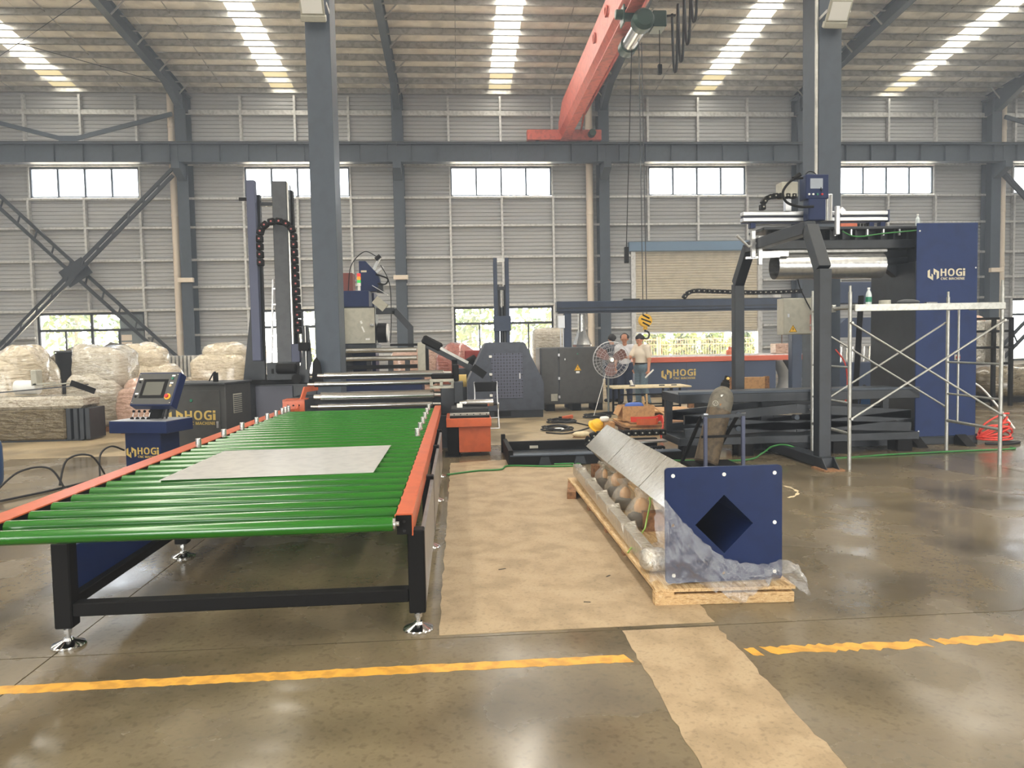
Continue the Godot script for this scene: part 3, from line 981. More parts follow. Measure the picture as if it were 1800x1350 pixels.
func conveyor():
	var s: SurfaceTool
	var t := thing("roller_conveyor", "long roller conveyor table with green rollers and orange side rails", "conveyor", V(-1.4, 0, -7.4))
	# rollers
	var rm := mesh_of(lathe(st(), V(-2.42, 0, 0), V(1, 0, 0), [[0, 0], [0.036, 0], [0.038, 0.003], [0.038, 2.062], [0.036, 2.067], [0, 2.067]], 24))
	var cm := mesh_of(lathe(st(), V(-0.353, 0, 0), V(1, 0, 0), [[0, 0], [0.03, 0], [0.03, 0.012], [0.012, 0.014], [0.012, 0.03], [0, 0.03]], 16))
	var z := -3.86
	while z > -10.75:
		var r := inst("roller", rm, mats.roller_green, t, V(0, 0.622, z))
		if z > -3.9: obj("end_cap", cm, mats.galv_bright, r)
		z -= 0.231
	# side rails: folded channels, the inner edge notched for the rollers
	for side in [[-2.58, -2.44, -1.0], [-0.26, -0.345, 1.0]]:
		var xo: float = side[0]
		var xi: float = side[1]
		s = st()
		var pts := [Vector2(xo, -3.94), Vector2(xo, -11.05), Vector2(xi, -11.05)]
		z = -3.86 - 0.231 * 30.5
		while z < -3.97:
			pts.append(Vector2(xi, z + 0.02))
			pts.append(Vector2(xi - 0.006 * side[2], z + 0.06))
			pts.append(Vector2(xi, z + 0.1))
			z += 0.231
		pts.append(Vector2(xi, -3.94))
		prism(s, pts, V(0, 0.648, 0), Vector3.RIGHT, Vector3.BACK, -0.008)
		B(s, xo - 0.004, 0.535, -11.05, xo + 0.004, 0.656, -3.94, 0.002)
		obj("side_rail", s, mats.orange, t)
		var inner := minf(xi, xo + 0.02)
		obj("bearing_strip", box(minf(xi, xo) + 0.012, 0.55, -11.0, maxf(xi, xo) - 0.012, 0.645, -3.96), mats.black, t)
		s = st()
		B(s, minf(xi, xo) + 0.003, 0.545, -3.962, maxf(xi, xo) - 0.003, 0.646, -3.935)
		var e := obj("rail_end", s, mats.black, t)
		for yy in [0.565, 0.615]: obj("bolt", cyl(st(), V((xi + xo) / 2, yy, -3.936), V((xi + xo) / 2, yy, -3.93), 0.008, 10), mats.rubber, e)
	# frame
	for zz in [-4.75, -5.65, -7.35, -9.1, -10.7]:
		obj("cross_member", box(-2.55, 0.53, zz - 0.03, -0.29, 0.56, zz + 0.03), mats.black, t)
	for side in [[-2.13, -2.04], [-0.29, -0.2]]:
		for zz in [-4.0, -5.65, -7.35, -9.1]:
			if side[0] > -1 and zz < -9.0: zz = -8.7
			var x0: float = side[0]
			var x1: float = side[1]
			var xc := (x0 + x1) / 2
			obj("leg", box(x0, 0.105, zz - 0.045, x1, 0.56, zz + 0.045, 0.006), mats.black, t)
			var ft := obj("foot", lathe(st(), V(xc, 0, zz), V(0, 1, 0), [[0.085, 0], [0.085, 0.008], [0.08, 0.014], [0.03, 0.034], [0.022, 0.046], [0, 0.046]], 24), mats.chrome, t)
			obj("stem", cyl(st(), V(xc, 0.04, zz), V(xc, 0.106, zz), 0.012, 10), mats.galv_bright, ft)
			obj("nut", lathe(st(), V(xc, 0.07, zz), V(0, 1, 0), [[0, 0], [0.022, 0], [0.022, 0.022], [0, 0.022]], 6, false), mats.galv_bright, ft)
		obj("long_bar", box(side[0] + 0.01, 0.2, -9.06, side[1] - 0.01, 0.26, -4.045, 0.004), mats.black, t)
	obj("front_bar", box(-2.04, 0.165, -4.045, -0.29, 0.235, -3.965, 0.005), mats.black, t)
	obj("front_bar", box(-2.04, 0.165, -9.14, -0.29, 0.235, -9.06, 0.005), mats.black, t)
	obj("side_panel", box(-2.11, 0.262, -9.05, -2.095, 0.5, -4.05), mats.navy, t)
	for q in [[-4.05, -5.6], [-5.61, -7.3], [-7.31, -8.65]]:
		obj("side_panel", box(-0.225, 0.13, q[1], -0.2, 0.534, q[0] - 0.0, 0.002), mats.side_grey, t)
	# upright guide pins
	var pm := mesh_of(cyl(st(), V(0, 0, 0), V(0, 0.085, 0), 0.026, 14, 0.004))
	for zz in [-7.0, -7.75, -8.4, -9.0, -9.5, -9.95, -10.3, -10.5, -10.68]: inst("guide_pin", pm, mats.galv_bright, t, V(-2.405, 0.65, zz))
	for zz in [-7.35, -7.9, -8.5, -9.1, -9.7, -10.3]: inst("guide_pin", pm, mats.galv_bright, t, V(-0.41, 0.65, zz))
	# the sheet lying on it
	s = st()
	prism(s, [Vector2(-2.06, -5.2), Vector2(-0.61, -5.25), Vector2(-0.61, -6.67), Vector2(-2.05, -6.6)], V(0, 0.661, 0), Vector3.RIGHT, Vector3.BACK, -0.002)
	solo("metal_sheet", s, mats.sheet_metal, "square piece of bare galvanised sheet lying on the green rollers", "sheet")

# ---------------------------------------------------------------- rolls and feed table behind the conveyor
func sheet_line():
	var s: SurfaceTool
	var t := thing("levelling_machine", "orange-framed machine with chrome rolls at the end of the conveyor", "machine", V(-1.2, 0, -11.4))
	obj("base", box(-2.55, 0, -11.75, -0.1, 0.5, -11.1, 0.01), mats.machine_dark, t)
	obj("rear_base", box(-2.6, 0, -12.3, -0.1, 0.78, -11.76, 0.01), mats.machine_dark, t)
	for r in [[1.1, 0.055, -11.95, -2.12, -0.22], [0.985, 0.04, -11.55, -2.2, -0.36], [0.80, 0.08, -11.3, -2.06, -0.36], [0.675, 0.035, -11.12, -2.08, -0.38]]:
		var ro := obj("roll", cyl(st(), V(r[3], r[0], r[2]), V(r[4], r[0], r[2]), r[1], 28, 0.006), mats.chrome, t)
		obj("journal", cyl(st(), V(r[4], r[0], r[2]), V(r[4] + 0.12, r[0], r[2]), r[1] * 0.6, 16), mats.steel, ro)
		obj("journal", cyl(st(), V(r[3] - 0.1, r[0], r[2]), V(r[3], r[0], r[2]), r[1] * 0.6, 16), mats.steel, ro)
	# orange stepped bracket at the left of the rolls
	s = st()
	prism(s, P2([0, 0, 0.12, 0, 0.3, 0.16, 0.42, 0.3, 0.95, 0.3, 0.95, 0.22, 0.5, 0.22, 0.36, 0.06, 0.36, -0.12, 0, -0.12]), V(-2.42, 0.66, -11.0), V(0.25, 0, -1).normalized() * 0.9, V(0, 1, 0), 0.02)
	obj("step_bracket", s, mats.orange, t)
	s = st()
	B(s, -2.6, 0.5, -11.2, -2.28, 0.78, -11.16, 0.004)
	B(s, -2.6, 0.77, -11.5, -2.28, 0.785, -11.16)
	var an := obj("anchor_plate", s, mats.orange, t)
	for x in [-2.52, -2.44, -2.36]: obj("bolt", cyl(st(), V(x, 0.7, -11.16), V(x, 0.7, -11.148), 0.014, 10), mats.black, an)
	# right bearing block and clamp
	obj("bearing_block", box(-0.26, 0.5, -11.75, -0.05, 0.93, -11.2, 0.01), mats.machine_dark, t)
	s = st()
	B(s, -0.42, 0.9, -11.28, -0.06, 0.94, -11.2)
	B(s, -0.42, 1.0, -11.28, -0.06, 1.04, -11.2)
	for x in [-0.42, -0.27, -0.1]: B(s, x, 0.93, -11.28, x + 0.045, 1.01, -11.2)
	obj("clamp_plate", s, mats.panel_grey, t)
	obj("motor_cap", box(-0.4, 1.045, -11.5, -0.07, 1.12, -11.22, 0.015), mats.black, t)
	obj("end_block", box(-0.06, 0.68, -11.3, 0.08, 1.0, -11.05, 0.01), mats.machine_dark, t)
	obj("hydraulic_post", box(-0.08, 1.0, -11.45, 0.02, 1.25, -11.35, 0.01), mats.black, t)
	# slender arm reaching up to the left from the housing
	var levelling := t
	t = thing("swing_arm", "dark slanting support arm on a post left of the charcoal housing", "arm", V(-0.05, 0, -13.6))
	s = st()
	bar(s, V(-0.55, 1.56, -13.6), V(0.3, 1.1, -13.6), 0.1, 0.1)
	obj("arm", s, mats.machine_dark, t)
	obj("arm_plate", bar(st(), V(-0.3, 1.5, -13.54), V(0.2, 1.22, -13.54), 0.02, 0.05), mats.steel, t)
	obj("arm_head", bar(st(), V(-0.62, 1.68, -13.6), V(-0.28, 1.5, -13.6), 0.16, 0.16, Vector3.UP, 0.03), mats.black, t)
	obj("arm_post", box(-0.1, 0.0, -13.65, 0.0, 1.28, -13.55), mats.black, t)
	obj("elbow", bar(st(), V(0.28, 1.14, -13.6), V(0.5, 0.98, -13.6), 0.11, 0.14), mats.black, t)
	# orange cross table to the right of the conveyor
	var c := thing("cross_table", "orange box table with a drilled linear rail beside the conveyor end", "machine", V(0.15, 0, -10.6))
	obj("top_fold", box(-0.17, 0.42, -11.0, 0.45, 0.54, -10.15, 0.004), mats.orange, c)
	obj("front_panel", box(0.0, 0.06, -10.95, 0.44, 0.41, -10.22, 0.004), mats.orange, c)
	obj("column", box(-0.16, 0.02, -10.6, 0.0, 0.42, -10.25, 0.006), mats.black, c)
	obj("foot", box(-0.2, 0, -10.65, 0.02, 0.02, -10.2), mats.black, c)
	obj("cover", box(-0.1, 0.54, -10.9, 0.42, 0.66, -10.35, 0.006), mats.black_rough, c)
	var lr := obj("linear_rail", box(-0.12, 0.565, -10.33, 0.43, 0.605, -10.24, 0.004), mats.steel, c)
	for k in 6: obj("bolt_hole", cyl(st(), V(-0.06 + k * 0.09, 0.585, -10.242), V(-0.06 + k * 0.09, 0.585, -10.236), 0.009, 10), mats.black, lr)
	obj("tray", box(-0.12, 0.54, -10.34, 0.43, 0.562, -10.18), mats.black, c)
	s = st()
	lathe(s, V(0.02, 0.715, -10.6), V(1, 0, 0), [[0, 0], [0.03, 0], [0.05, 0.1], [0.05, 0.48], [0.035, 0.485], [0, 0.485]], 20)
	obj("roll", s, mats.chrome, c)
	obj("cable_clip", box(-0.02, 0.662, -10.5, 0.06, 0.72, -10.45, 0.005), mats.white, c)

# ---------------------------------------------------------------- left side
func spow(v: float, e: float) -> float:
	return signf(v) * pow(absf(v), e)

func blob(s, c: Vector3, size: Vector3, e: float, sd: int, amp: float, nu := 28, nv := 16):
	var n := FastNoiseLite.new()
	n.seed = sd
	n.frequency = 1.0
	n.fractal_octaves = 3
	var g := []
	for j in nv + 1:
		var row := []
		var ph := -PI / 2 + PI * j / nv
		for i in nu:
			var th := TAU * i / nu
			var d := Vector3(spow(cos(ph), e) * spow(cos(th), e), spow(sin(ph), e), spow(cos(ph), e) * spow(sin(th), e))
			var p := c + d * size * 0.5
			var w := clampf((p.y - 0.0) * 3.0, 0.0, 1.0)
			p += d.normalized() * n.get_noise_3d(p.x * 1.6, p.y * 1.6, p.z * 1.6) * amp * w
			p.y = maxf(p.y, c.y - size.y * 0.5)
			row.append(p)
		g.append(row)
	s.set_smooth_group(5)
	for j in nv:
		for i in nu:
			var i2 := (i + 1) % nu
			quad(s, g[j][i], g[j][i2], g[j + 1][i2], g[j + 1][i], (g[j][i] as Vector3) + g[j + 1][i2] - c * 2.0)
	s.set_smooth_group(-1)
	return s

# cable carrier: links along a path, with pale or red pins
func cable_chain(parent: Node, path: Array, w: float, h: float, side: Vector3, pins: Material, called := "link"):
	var i := 0
	var lp: Vector3 = path[0]
	var step := h * 1.25
	var acc := 0.0
	for k in range(1, path.size()):
		acc = (path[k] - lp).length()
		if acc >= step:
			var b: Vector3 = path[k]
			var up := (b - lp).cross(side).normalized()
			var l := obj(called, bar(st(), lp + (b - lp) * 0.06, b - (b - lp) * 0.06, w, h, up, h * 0.12), mats.black, parent)
			if pins:
				var m: Vector3 = (lp + b) * 0.5 + side.normalized() * w * 0.5
				obj("pin", cyl(st(), m, m + side.normalized() * 0.004, h * 0.16, 8), pins, l)
			lp = b
			i += 1

func dense(pts: Array, d := 0.01) -> Array:
	var r := []
	for i in pts.size() - 1:
		var n := maxi(1, int((pts[i + 1] - pts[i]).length() / d))
		for k in n: r.append((pts[i] as Vector3).lerp(pts[i + 1], float(k) / n))
	r.append(pts[-1])
	return r

func left_machines():
	var s: SurfaceTool
	# control console
	var t := own("control_console", "navy control console with a tilted touch screen panel and levers", "console", V(-4.15, 0, -10.35), -0.28)
	obj("pedestal", box(-0.28, 0, -0.2, 0.26, 0.46, 0.2, 0.008), mats.navy, t)
	obj("table", box(-0.45, 0.46, -0.28, 0.42, 0.62, 0.28, 0.006), mats.navy, t)
	obj("table_plate", box(-0.44, 0.62, -0.27, 0.41, 0.626, 0.27), mats.alu, t)
	logo(t, V(-0.26, 0.12, 0.202), 0.5, mats.gold)
	var bs := Basis(Vector3.RIGHT, -0.5)
	var pc := V(0.02, 1.0, -0.12)
	s = st()
	cbox(s, pc, V(0.64, 0.5, 0.14), bs, 0.008)
	var hd := obj("screen_housing", s, mats.navy, t)
	s = st()
	cbox(s, pc + bs * V(0, 0, 0.071), V(0.6, 0.46, 0.004), bs, 0.0)
	obj("face_plate", s, mats.cabinet_grey, hd)
	s = st()
	cbox(s, pc + bs * V(-0.02, 0, 0.075), V(0.38, 0.28, 0.006), bs, 0.0)
	obj("bezel", s, mats.black, hd)
	s = st()
	cbox(s, pc + bs * V(-0.02, 0.0, 0.079), V(0.28, 0.2, 0.003), bs, 0.0)
	obj("screen", s, mats.screen, hd)
	for q in [[0.23, 0.15, 0.018, "green_btn"], [0.23, 0.04, 0.018, "tabletop"], [-0.26, 0.1, 0.016, "black"], [-0.26, -0.12, 0.016, "black"]]:
		obj("button", cyl(st(), pc + bs * V(q[0], q[1], 0.072), pc + bs * V(q[0], q[1], 0.092), q[2], 14, 0.003), mats[q[3]], hd)
		s = st()
		cbox(s, pc + bs * V(q[0], q[1] + 0.045, 0.074), V(0.05, 0.022, 0.002), bs)
		obj("button_tag", s, mats.white, hd)
	var es := obj("emergency_ring", cyl(st(), pc + bs * V(0.23, -0.12, 0.072), pc + bs * V(0.23, -0.12, 0.08), 0.045, 20), mats.yellow, hd)
	obj("emergency_stop", lathe(st(), pc + bs * V(0.23, -0.12, 0.08), bs * V(0, 0, 1), [[0.016, 0], [0.016, 0.012], [0.028, 0.016], [0.026, 0.032], [0, 0.034]], 18), mats.red, es)
	for x in [-0.29, 0.29]:
		for y in [-0.21, 0.21]: obj("screw", cyl(st(), pc + bs * V(x, y, 0.072), pc + bs * V(x, y, 0.076), 0.006, 8), mats.galv_bright, hd)
	s = st()
	bar(s, V(-0.02, 0.6, -0.08), V(0.02, 0.9, -0.12), 0.14, 0.1)
	obj("neck", s, mats.black, t)
	for x in [0.14, 0.2]: obj("cable", tube(st(), smooth_path([V(x, 0.8, -0.1), V(x + 0.02, 0.7, -0.02), V(x - 0.02, 0.63, -0.05)]), 0.012, 6), mats.rubber, t)
	for k in 4:
		var x := -0.3 + k * 0.085
		var lv := obj("lever", tube(st(), [V(x, 0.62, 0.02), V(x + 0.015, 0.72, 0.0)], 0.006, 6), mats.galv_bright, t)
		obj("knob", lathe(st(), V(x + 0.015, 0.71, 0.0), V(0, 1, 0), [[0, 0], [0.016, 0.006], [0.02, 0.02], [0.014, 0.034], [0, 0.04]], 12), mats.black, lv)
		obj("boot", lathe(st(), V(x, 0.626, 0.02), V(0, 1, 0), [[0.026, 0], [0.02, 0.02], [0.008, 0.03], [0, 0.03]], 12), mats.black, lv)
	# grey electrical cabinet with lettering
	t = own("electrical_cabinet", "dark grey electrical cabinet with gold lettering behind the control console", "cabinet", V(-3.98, 0, -12.0), -0.22)
	obj("body", box(-0.52, 0, -0.4, 0.55, 1.02, 0.38, 0.006), mats.cabinet_grey, t)
	obj("door", box(-0.5, 0.06, 0.38, 0.46, 0.93, 0.4, 0.004), mats.cabinet_grey, t)
	obj("top_plate", box(-0.54, 1.02, -0.42, 0.57, 1.05, 0.42, 0.005), mats.charcoal, t)
	logo(t, V(-0.38, 0.4, 0.401), 0.78, mats.gold)
	obj("indicator", cyl(st(), V(0.0, 0.78, 0.4), V(0, 0.78, 0.412), 0.024, 14, 0.003), mats.green_btn, t)
	var lv2 := obj("vent", box(0.552, 0.56, -0.1, 0.556, 0.86, 0.16), mats.panel_grey, t)
	for k in 9: obj("louvre", box(0.556, 0.575 + k * 0.031, -0.09, 0.562, 0.59 + k * 0.031, 0.15), mats.charcoal, lv2)
	for y in [0.3, 0.7]: obj("hinge", box(-0.53, y, 0.36, -0.49, y + 0.07, 0.42, 0.004), mats.alu, t)
	obj("latch", box(0.41, 0.36, 0.4, 0.44, 0.46, 0.43, 0.004), mats.alu, t)
	s = st()
	cyl(s, V(0.24, 1.05, 0.1), V(0.24, 1.19, 0.1), 0.04, 14)
	tube(s, smooth_path([V(0.1, 1.06, 0.05), V(0.18, 1.18, 0.06), V(0.24, 1.2, 0.1)]), 0.012, 6)
	solo_local(s, t, "cable_reel", mats.black, "small black spool with a bent wire on the grey cabinet", "spool")
	# tower machine behind: base, twin posts, cable chain arch
	t = thing("tower_machine", "charcoal welding tower with two tall posts and an arched cable chain", "machine", V(-2.9, 0, -12.7))
	obj("base", box(-3.6, 0, -13.3, -2.36, 0.96, -12.6, 0.01), mats.charcoal, t)
	obj("front_panel", box(-3.36, 0.1, -12.6, -2.75, 0.93, -12.56, 0.004), mats.side_blue if mats.has("side_blue") else paint("side_blue", Color8(92, 94, 108), 0.45), t)
	obj("base_rail", box(-3.6, 0.96, -13.3, -2.3, 1.03, -12.5, 0.006), mats.black, t)
	obj("slim_post", box(-3.37, 1.35, -12.62, -3.23, 4.3, -12.5, 0.006), mats.slate if mats.has("slate") else paint("slate", Color8(66, 72, 98), 0.45), t)
	obj("main_post", box(-3.0, 1.0, -13.02, -2.76, 4.32, -12.66, 0.006), mats.charcoal, t)
	obj("post_rail", box(-2.76, 1.1, -12.78, -2.735, 4.3, -12.68), mats.steel, t)
	obj("rack", box(-2.735, 1.2, -12.95, -2.7, 4.2, -12.82), mats.black, t)
	s = st()
	prism(s, P2([-3.58, 1.03, -3.22, 1.03, -3.2, 4.1, -3.3, 4.1, -3.42, 2.2]), V(0, 0, -12.78), V(1, 0, 0), V(0, 1, 0), 0.1)
	obj("stand", s, mats.machine_dark, t)
	obj("tie_bar", box(-3.24, 3.92, -12.8, -2.98, 3.98, -12.7), mats.machine_dark, t)
	obj("top_arm", bar(st(), V(-3.5, 4.0, -12.55), V(-3.36, 4.0, -12.55), 0.05, 0.05), mats.black, t)
	var path := [V(-3.18, 2.9, -12.5), V(-3.18, 3.4, -12.5)]
	for k in 15:
		var a := PI - PI * k / 14.0
		path.append(V(-2.905 + 0.275 * cos(a), 3.42 + 0.22 * sin(a), -12.5))
	path += [V(-2.63, 3.3, -12.5), V(-2.6, 1.66, -12.5)]
	cable_chain(t, dense(path, 0.004), 0.12, 0.1, V(0, 0, 1), paint("pin_red", Color8(178, 96, 92), 0.5))
	obj("gearbox", box(-3.1, 1.03, -12.6, -2.62, 1.32, -12.3, 0.01), mats.machine_dark, t)
	obj("gear_window", box(-3.02, 1.14, -12.3, -2.98, 1.22, -12.296), mats.black, t)
	obj("motor", lathe(st(), V(-2.92, 1.22, -12.22), V(1, 0, 0), [[0, 0], [0.07, 0], [0.085, 0.02], [0.085, 0.3], [0.06, 0.32], [0, 0.32]], 18), mats.black, t)
	obj("carriage", box(-2.76, 1.3, -12.75, -2.62, 1.62, -12.6, 0.008), mats.slate, t)
	s = st()
	prism(s, P2([-2.62, 0.98, -2.44, 0.98, -2.42, 1.2, -2.38, 1.34, -2.42, 1.9, -2.52, 1.9, -2.5, 1.5, -2.56, 1.3]), V(0, 0, -12.4), V(1, 0, 0), V(0, 1, 0), 0.06)
	obj("guide_plate", s, mats.machine_dark, t)
	obj("guide_rod", tube(st(), [V(-2.46, 1.2, -12.3), V(-2.46, 1.9, -12.3)], 0.012, 8), mats.steel, t)
	obj("guide_block", box(-2.56, 1.5, -12.35, -2.4, 1.64, -12.2, 0.01), mats.black, t)
	s = st()
	prism(s, P2([-2.38, 0.98, -2.2, 0.98, -2.24, 1.3, -2.3, 1.4, -2.36, 1.3]), V(0, 0, -12.35), V(1, 0, 0), V(0, 1, 0), 0.05)
	obj("pinch_bracket", s, mats.black, t)
	obj("crank_wheel", cyl(st(), V(-2.6, 1.05, -12.24), V(-2.6, 1.05, -12.18), 0.08, 18), mats.black, t)
	# step ladder behind
	t = thing("step_ladder", "aluminium step ladder standing behind the tower posts", "ladder", V(-3.3, 0, -14.0))
	obj("stile", bar(st(), V(-3.5, 0, -14.0), V(-3.42, 2.85, -14.3), 0.03, 0.06), mats.alu, t)
	obj("stile", bar(st(), V(-3.02, 0, -14.0), V(-3.1, 2.85, -14.3), 0.03, 0.06), mats.alu, t)
	for k in 9:
		var u := (k + 1) / 9.6
		obj("rung", box(-3.49 + 0.08 * u, 2.85 * u - 0.015, -14.0 - 0.3 * u - 0.04, -3.03 - 0.08 * u, 2.85 * u + 0.015, -14.0 - 0.3 * u + 0.04), mats.alu, t)
	for x in [-3.55, -2.97]: obj("rear_leg", bar(st(), V(x, 0, -15.1), V(-3.26 + signf(x + 3.26) * 0.15, 2.8, -14.38), 0.03, 0.04), mats.alu, t)
	# wrapped machines
	var data := [
		["tan film over a lumpy machine at the left edge", "wrap_tan", [[V(-9.2, 0.75, -15.6), V(1.9, 1.5, 1.6), 0.45], [V(-8.62, 1.2, -15.4), V(0.85, 0.9, 1.0), 0.7], [V(-9.5, 1.15, -15.4), V(0.8, 0.7, 1.0), 0.7]]],
		["tall machine wrapped in shiny clear film beside the steel stack", "wrap_grey", [[V(-7.05, 0.55, -15.3), V(1.05, 1.1, 1.1), 0.4], [V(-7.0, 1.15, -15.3), V(1.1, 0.9, 1.0), 0.55], [V(-7.3, 1.4, -15.3), V(0.5, 0.5, 0.8), 0.8]]],
		["rear wrapped machine with a peaked top between film-covered neighbours", "wrap_tan", [[V(-6.9, 0.6, -17.2), V(1.3, 1.2, 1.1), 0.45], [V(-7.05, 1.25, -17.2), V(1.05, 0.8, 0.9), 0.7], [V(-6.9, 1.5, -17.2), V(0.5, 0.35, 0.6), 0.9]]],
		["low pinkish crate wrapped in film behind the control console", "wrap_pink", [[V(-5.7, 0.42, -14.8), V(1.5, 0.84, 1.1), 0.3], [V(-5.9, 0.8, -14.8), V(1.0, 0.4, 0.8), 0.8]]],
		["boxy wrapped machine behind the grey electrical cabinet", "wrap_tan", [[V(-4.95, 0.7, -16.2), V(1.15, 1.4, 1.2), 0.35], [V(-4.9, 1.35, -16.2), V(0.95, 0.6, 0.9), 0.8], [V(-5.7, 0.45, -16.2), V(0.9, 0.9, 1.0), 0.6]]],
	]
	var k := 40
	for q in data:
		s = st()
		for e in q[2]:
			k += 1
			blob(s, e[0] + V(0, 0.06, 0), e[1], e[2], k, 0.09)
		var w := thing("wrapped_machine", q[0], "machine", V(q[2][0][0].x, 0, q[2][0][0].z), "film wrapped machines")
		obj("film", s, mats[q[1]], w)
		var c: Vector3 = q[2][0][0]
		var sz: Vector3 = q[2][0][1]
		obj("skid", box(c.x - sz.x * 0.42, 0, c.z - sz.z * 0.42, c.x + sz.x * 0.42, 0.1, c.z + sz.z * 0.42), mats.wood_old, w)
	# stack of wrapped steel in front
	t = thing("steel_stack", "long wrapped stack of flat steel with a dark bare end", "stack", V(-8.2, 0, -13.7))
	s = st()
	cbox(s, V(-8.35, 0.3, -13.7), V(3.0, 0.54, 0.6), Basis(), 0.03)
	obj("wrapped_core", s, mats.wrap_dark, t)
	s = st()
	cbox(s, V(-8.2, 0.68, -13.75), V(3.3, 0.22, 0.7), Basis(), 0.05)
	obj("upper_wrap", s, mats.wrap_grey, t)
	for x in [-6.84, -6.72, -6.62, -6.52]: obj("steel_bar", box(x, 0.02, -14.0, x + 0.075, 0.57, -13.42, 0.006), mats.machine_dark, t)
	obj("skid", box(-9.8, 0, -13.95, -6.6, 0.03, -13.45), mats.machine_dark, t)
	t = thing("bent_plate", "long dark folded plate lying on the wrapped steel stack", "plate", V(-7.3, 0.8, -13.6))
	obj("lower_fold", bar(st(), V(-9.0, 0.8, -13.62), V(-6.6, 0.97, -13.62), 0.3, 0.02), mats.charcoal, t)
	obj("lip", bar(st(), V(-6.75, 1.02, -13.46), V(-6.35, 0.86, -13.46), 0.02, 0.1), mats.black, t)
	obj("upper_fold", bar(st(), V(-7.4, 0.95, -13.68), V(-6.7, 1.03, -13.68), 0.25, 0.02), mats.panel_grey, t)
	t = thing("angle_piece", "upright grey angle bracket on the folded plate", "bracket", V(-7.5, 0.95, -13.9))
	obj("upright", box(-7.58, 0.97, -13.95, -7.48, 1.25, -13.75, 0.01), mats.panel_grey, t)
	obj("foot", bar(st(), V(-7.55, 0.99, -13.85), V(-7.25, 1.01, -13.85), 0.2, 0.03), mats.panel_grey, t)
	s = st()
	cyl(s, V(-8.0, 0.93, -14.06), V(-7.62, 0.93, -14.06), 0.13, 20)
	solo("sheet_roll", s, mats.white, "white rolled sheet lying on the steel stack", "roll")
	# dark goods and steel sheets standing behind
	solo("bare_machine", blob(st(), V(-9.6, 0.85, -21.0), V(2.4, 1.7, 1.4), 0.5, 77, 0.25), mats.wrap_dark, "brown film-covered machine below the left window", "machine")
	t = thing("wrapped_drum", "black drum wrapped in film below the left window", "drum", V(-10.0, 0, -20.0))
	obj("drum", cyl(st(), V(-10.0, 0.02, -19.9), V(-10.0, 1.55, -19.9), 0.3, 20, 0.03), mats.black, t)
	obj("lid", cyl(st(), V(-10.0, 1.55, -19.9), V(-10.0, 1.6, -19.9), 0.32, 20, 0.01), mats.charcoal, t)
	t = thing("sheet_rack", "upright bundle of ribbed grey metal sheets standing on edge", "sheets", V(-7.3, 0, -18.8))
	for j in 9: obj("sheet", box(-7.05 + j * 0.09, 0, -18.8, -7.0 + j * 0.09, 1.42, -18.2), mats.galv, t)
	t = thing("dark_cabinet", "dark grey crate with a pale top between wrapped machines", "crate", V(-8.4, 0, -20.0))
	obj("body", box(-8.6, 0, -20.2, -7.9, 1.15, -19.5, 0.01), mats.charcoal, t)
	obj("lid", box(-8.65, 1.15, -20.25, -7.85, 1.25, -19.45, 0.01), mats.wrap_pink, t)
	# blue welder set at the left edge
	t = thing("blue_power_unit", "blue wheeled welding power unit at the left edge", "machine", V(-5.1, 0, -8.2))
	s = st()
	blob(s, V(-5.3, 0.36, -8.2), V(0.62, 0.6, 0.7), 0.35, 5, 0.01)
	obj("body", s, paint("unit_blue", Color8(28, 70, 116), 0.35), t)
	for x in [-5.45, -5.15]: obj("caster", cyl(st(), V(x - 0.02, 0.05, -7.95), V(x + 0.02, 0.05, -7.95), 0.05, 14), mats.rubber, t)
	obj("top_grille", box(-5.5, 0.62, -8.4, -5.07, 0.7, -7.95, 0.01), mats.black, t)
	obj("handle", tube(st(), smooth_path([V(-5.01, 0.6, -7.92), V(-4.97, 0.5, -7.86), V(-4.99, 0.3, -7.86), V(-5.01, 0.24, -7.9)]), 0.022, 8), mats.black, t)
	obj("belt", box(-5.6, 0.36, -7.852, -5.01, 0.4, -7.84), mats.black, t)
	solo("torch_lead", tube(st(), smooth_path([V(-5.1, 0.7, -8.1), V(-5.2, 0.95, -8.3), V(-5.5, 1.1, -8.4)]), 0.018, 7), mats.rubber, "black torch lead arching over the blue power unit", "cable")
	# cables on the floor towards the console
	solo("floor_cable", tube(st(), smooth_path([V(-4.95, 0.015, -7.7), V(-4.6, 0.015, -8.45), V(-4.35, 0.015, -9.2), V(-4.15, 0.015, -9.7), V(-4.1, 0.015, -10.1)]), 0.013, 6), mats.rubber, "black cable lying straight along the floor to the console", "cable")
	for q in [[V(-4.98, 0.015, -8.15), V(-4.85, 0.24, -8.45), V(-4.6, 0.26, -8.6), V(-4.47, 0.015, -8.66), "nearest the blue unit"], [V(-4.62, 0.015, -8.85), V(-4.6, 0.29, -9.0), V(-4.4, 0.31, -9.15), V(-4.3, 0.015, -9.3), "in the middle"], [V(-4.45, 0.015, -9.45), V(-4.5, 0.26, -9.6), V(-4.48, 0.33, -9.85), V(-4.44, 0.24, -10.12), "nearest the console"]]:
		solo("looped_cable", tube(st(), smooth_path([q[0], q[1], q[2], q[3]], 8), 0.012, 6), mats.rubber, "black cable springing up in an arch, %s" % q[4], "cable", "arched cables")
	var coil := []
	for j in 50:
		var a := j * 0.4
		coil.append(V(-3.72 + (0.2 + 0.012 * sin(j)) * cos(a), 0.014 + 0.0009 * j, -9.75 + 0.12 * sin(a)))
	solo("cable_coil", tube(st(), coil, 0.011, 6), mats.rubber, "flat coil of black cable at the foot of the console", "cable")

func solo_local(s, near: Node3D, called: String, m: Material, label: String, category: String):
	var o := solo(called, s, m, label, category)
	o.transform = near.transform
	return o

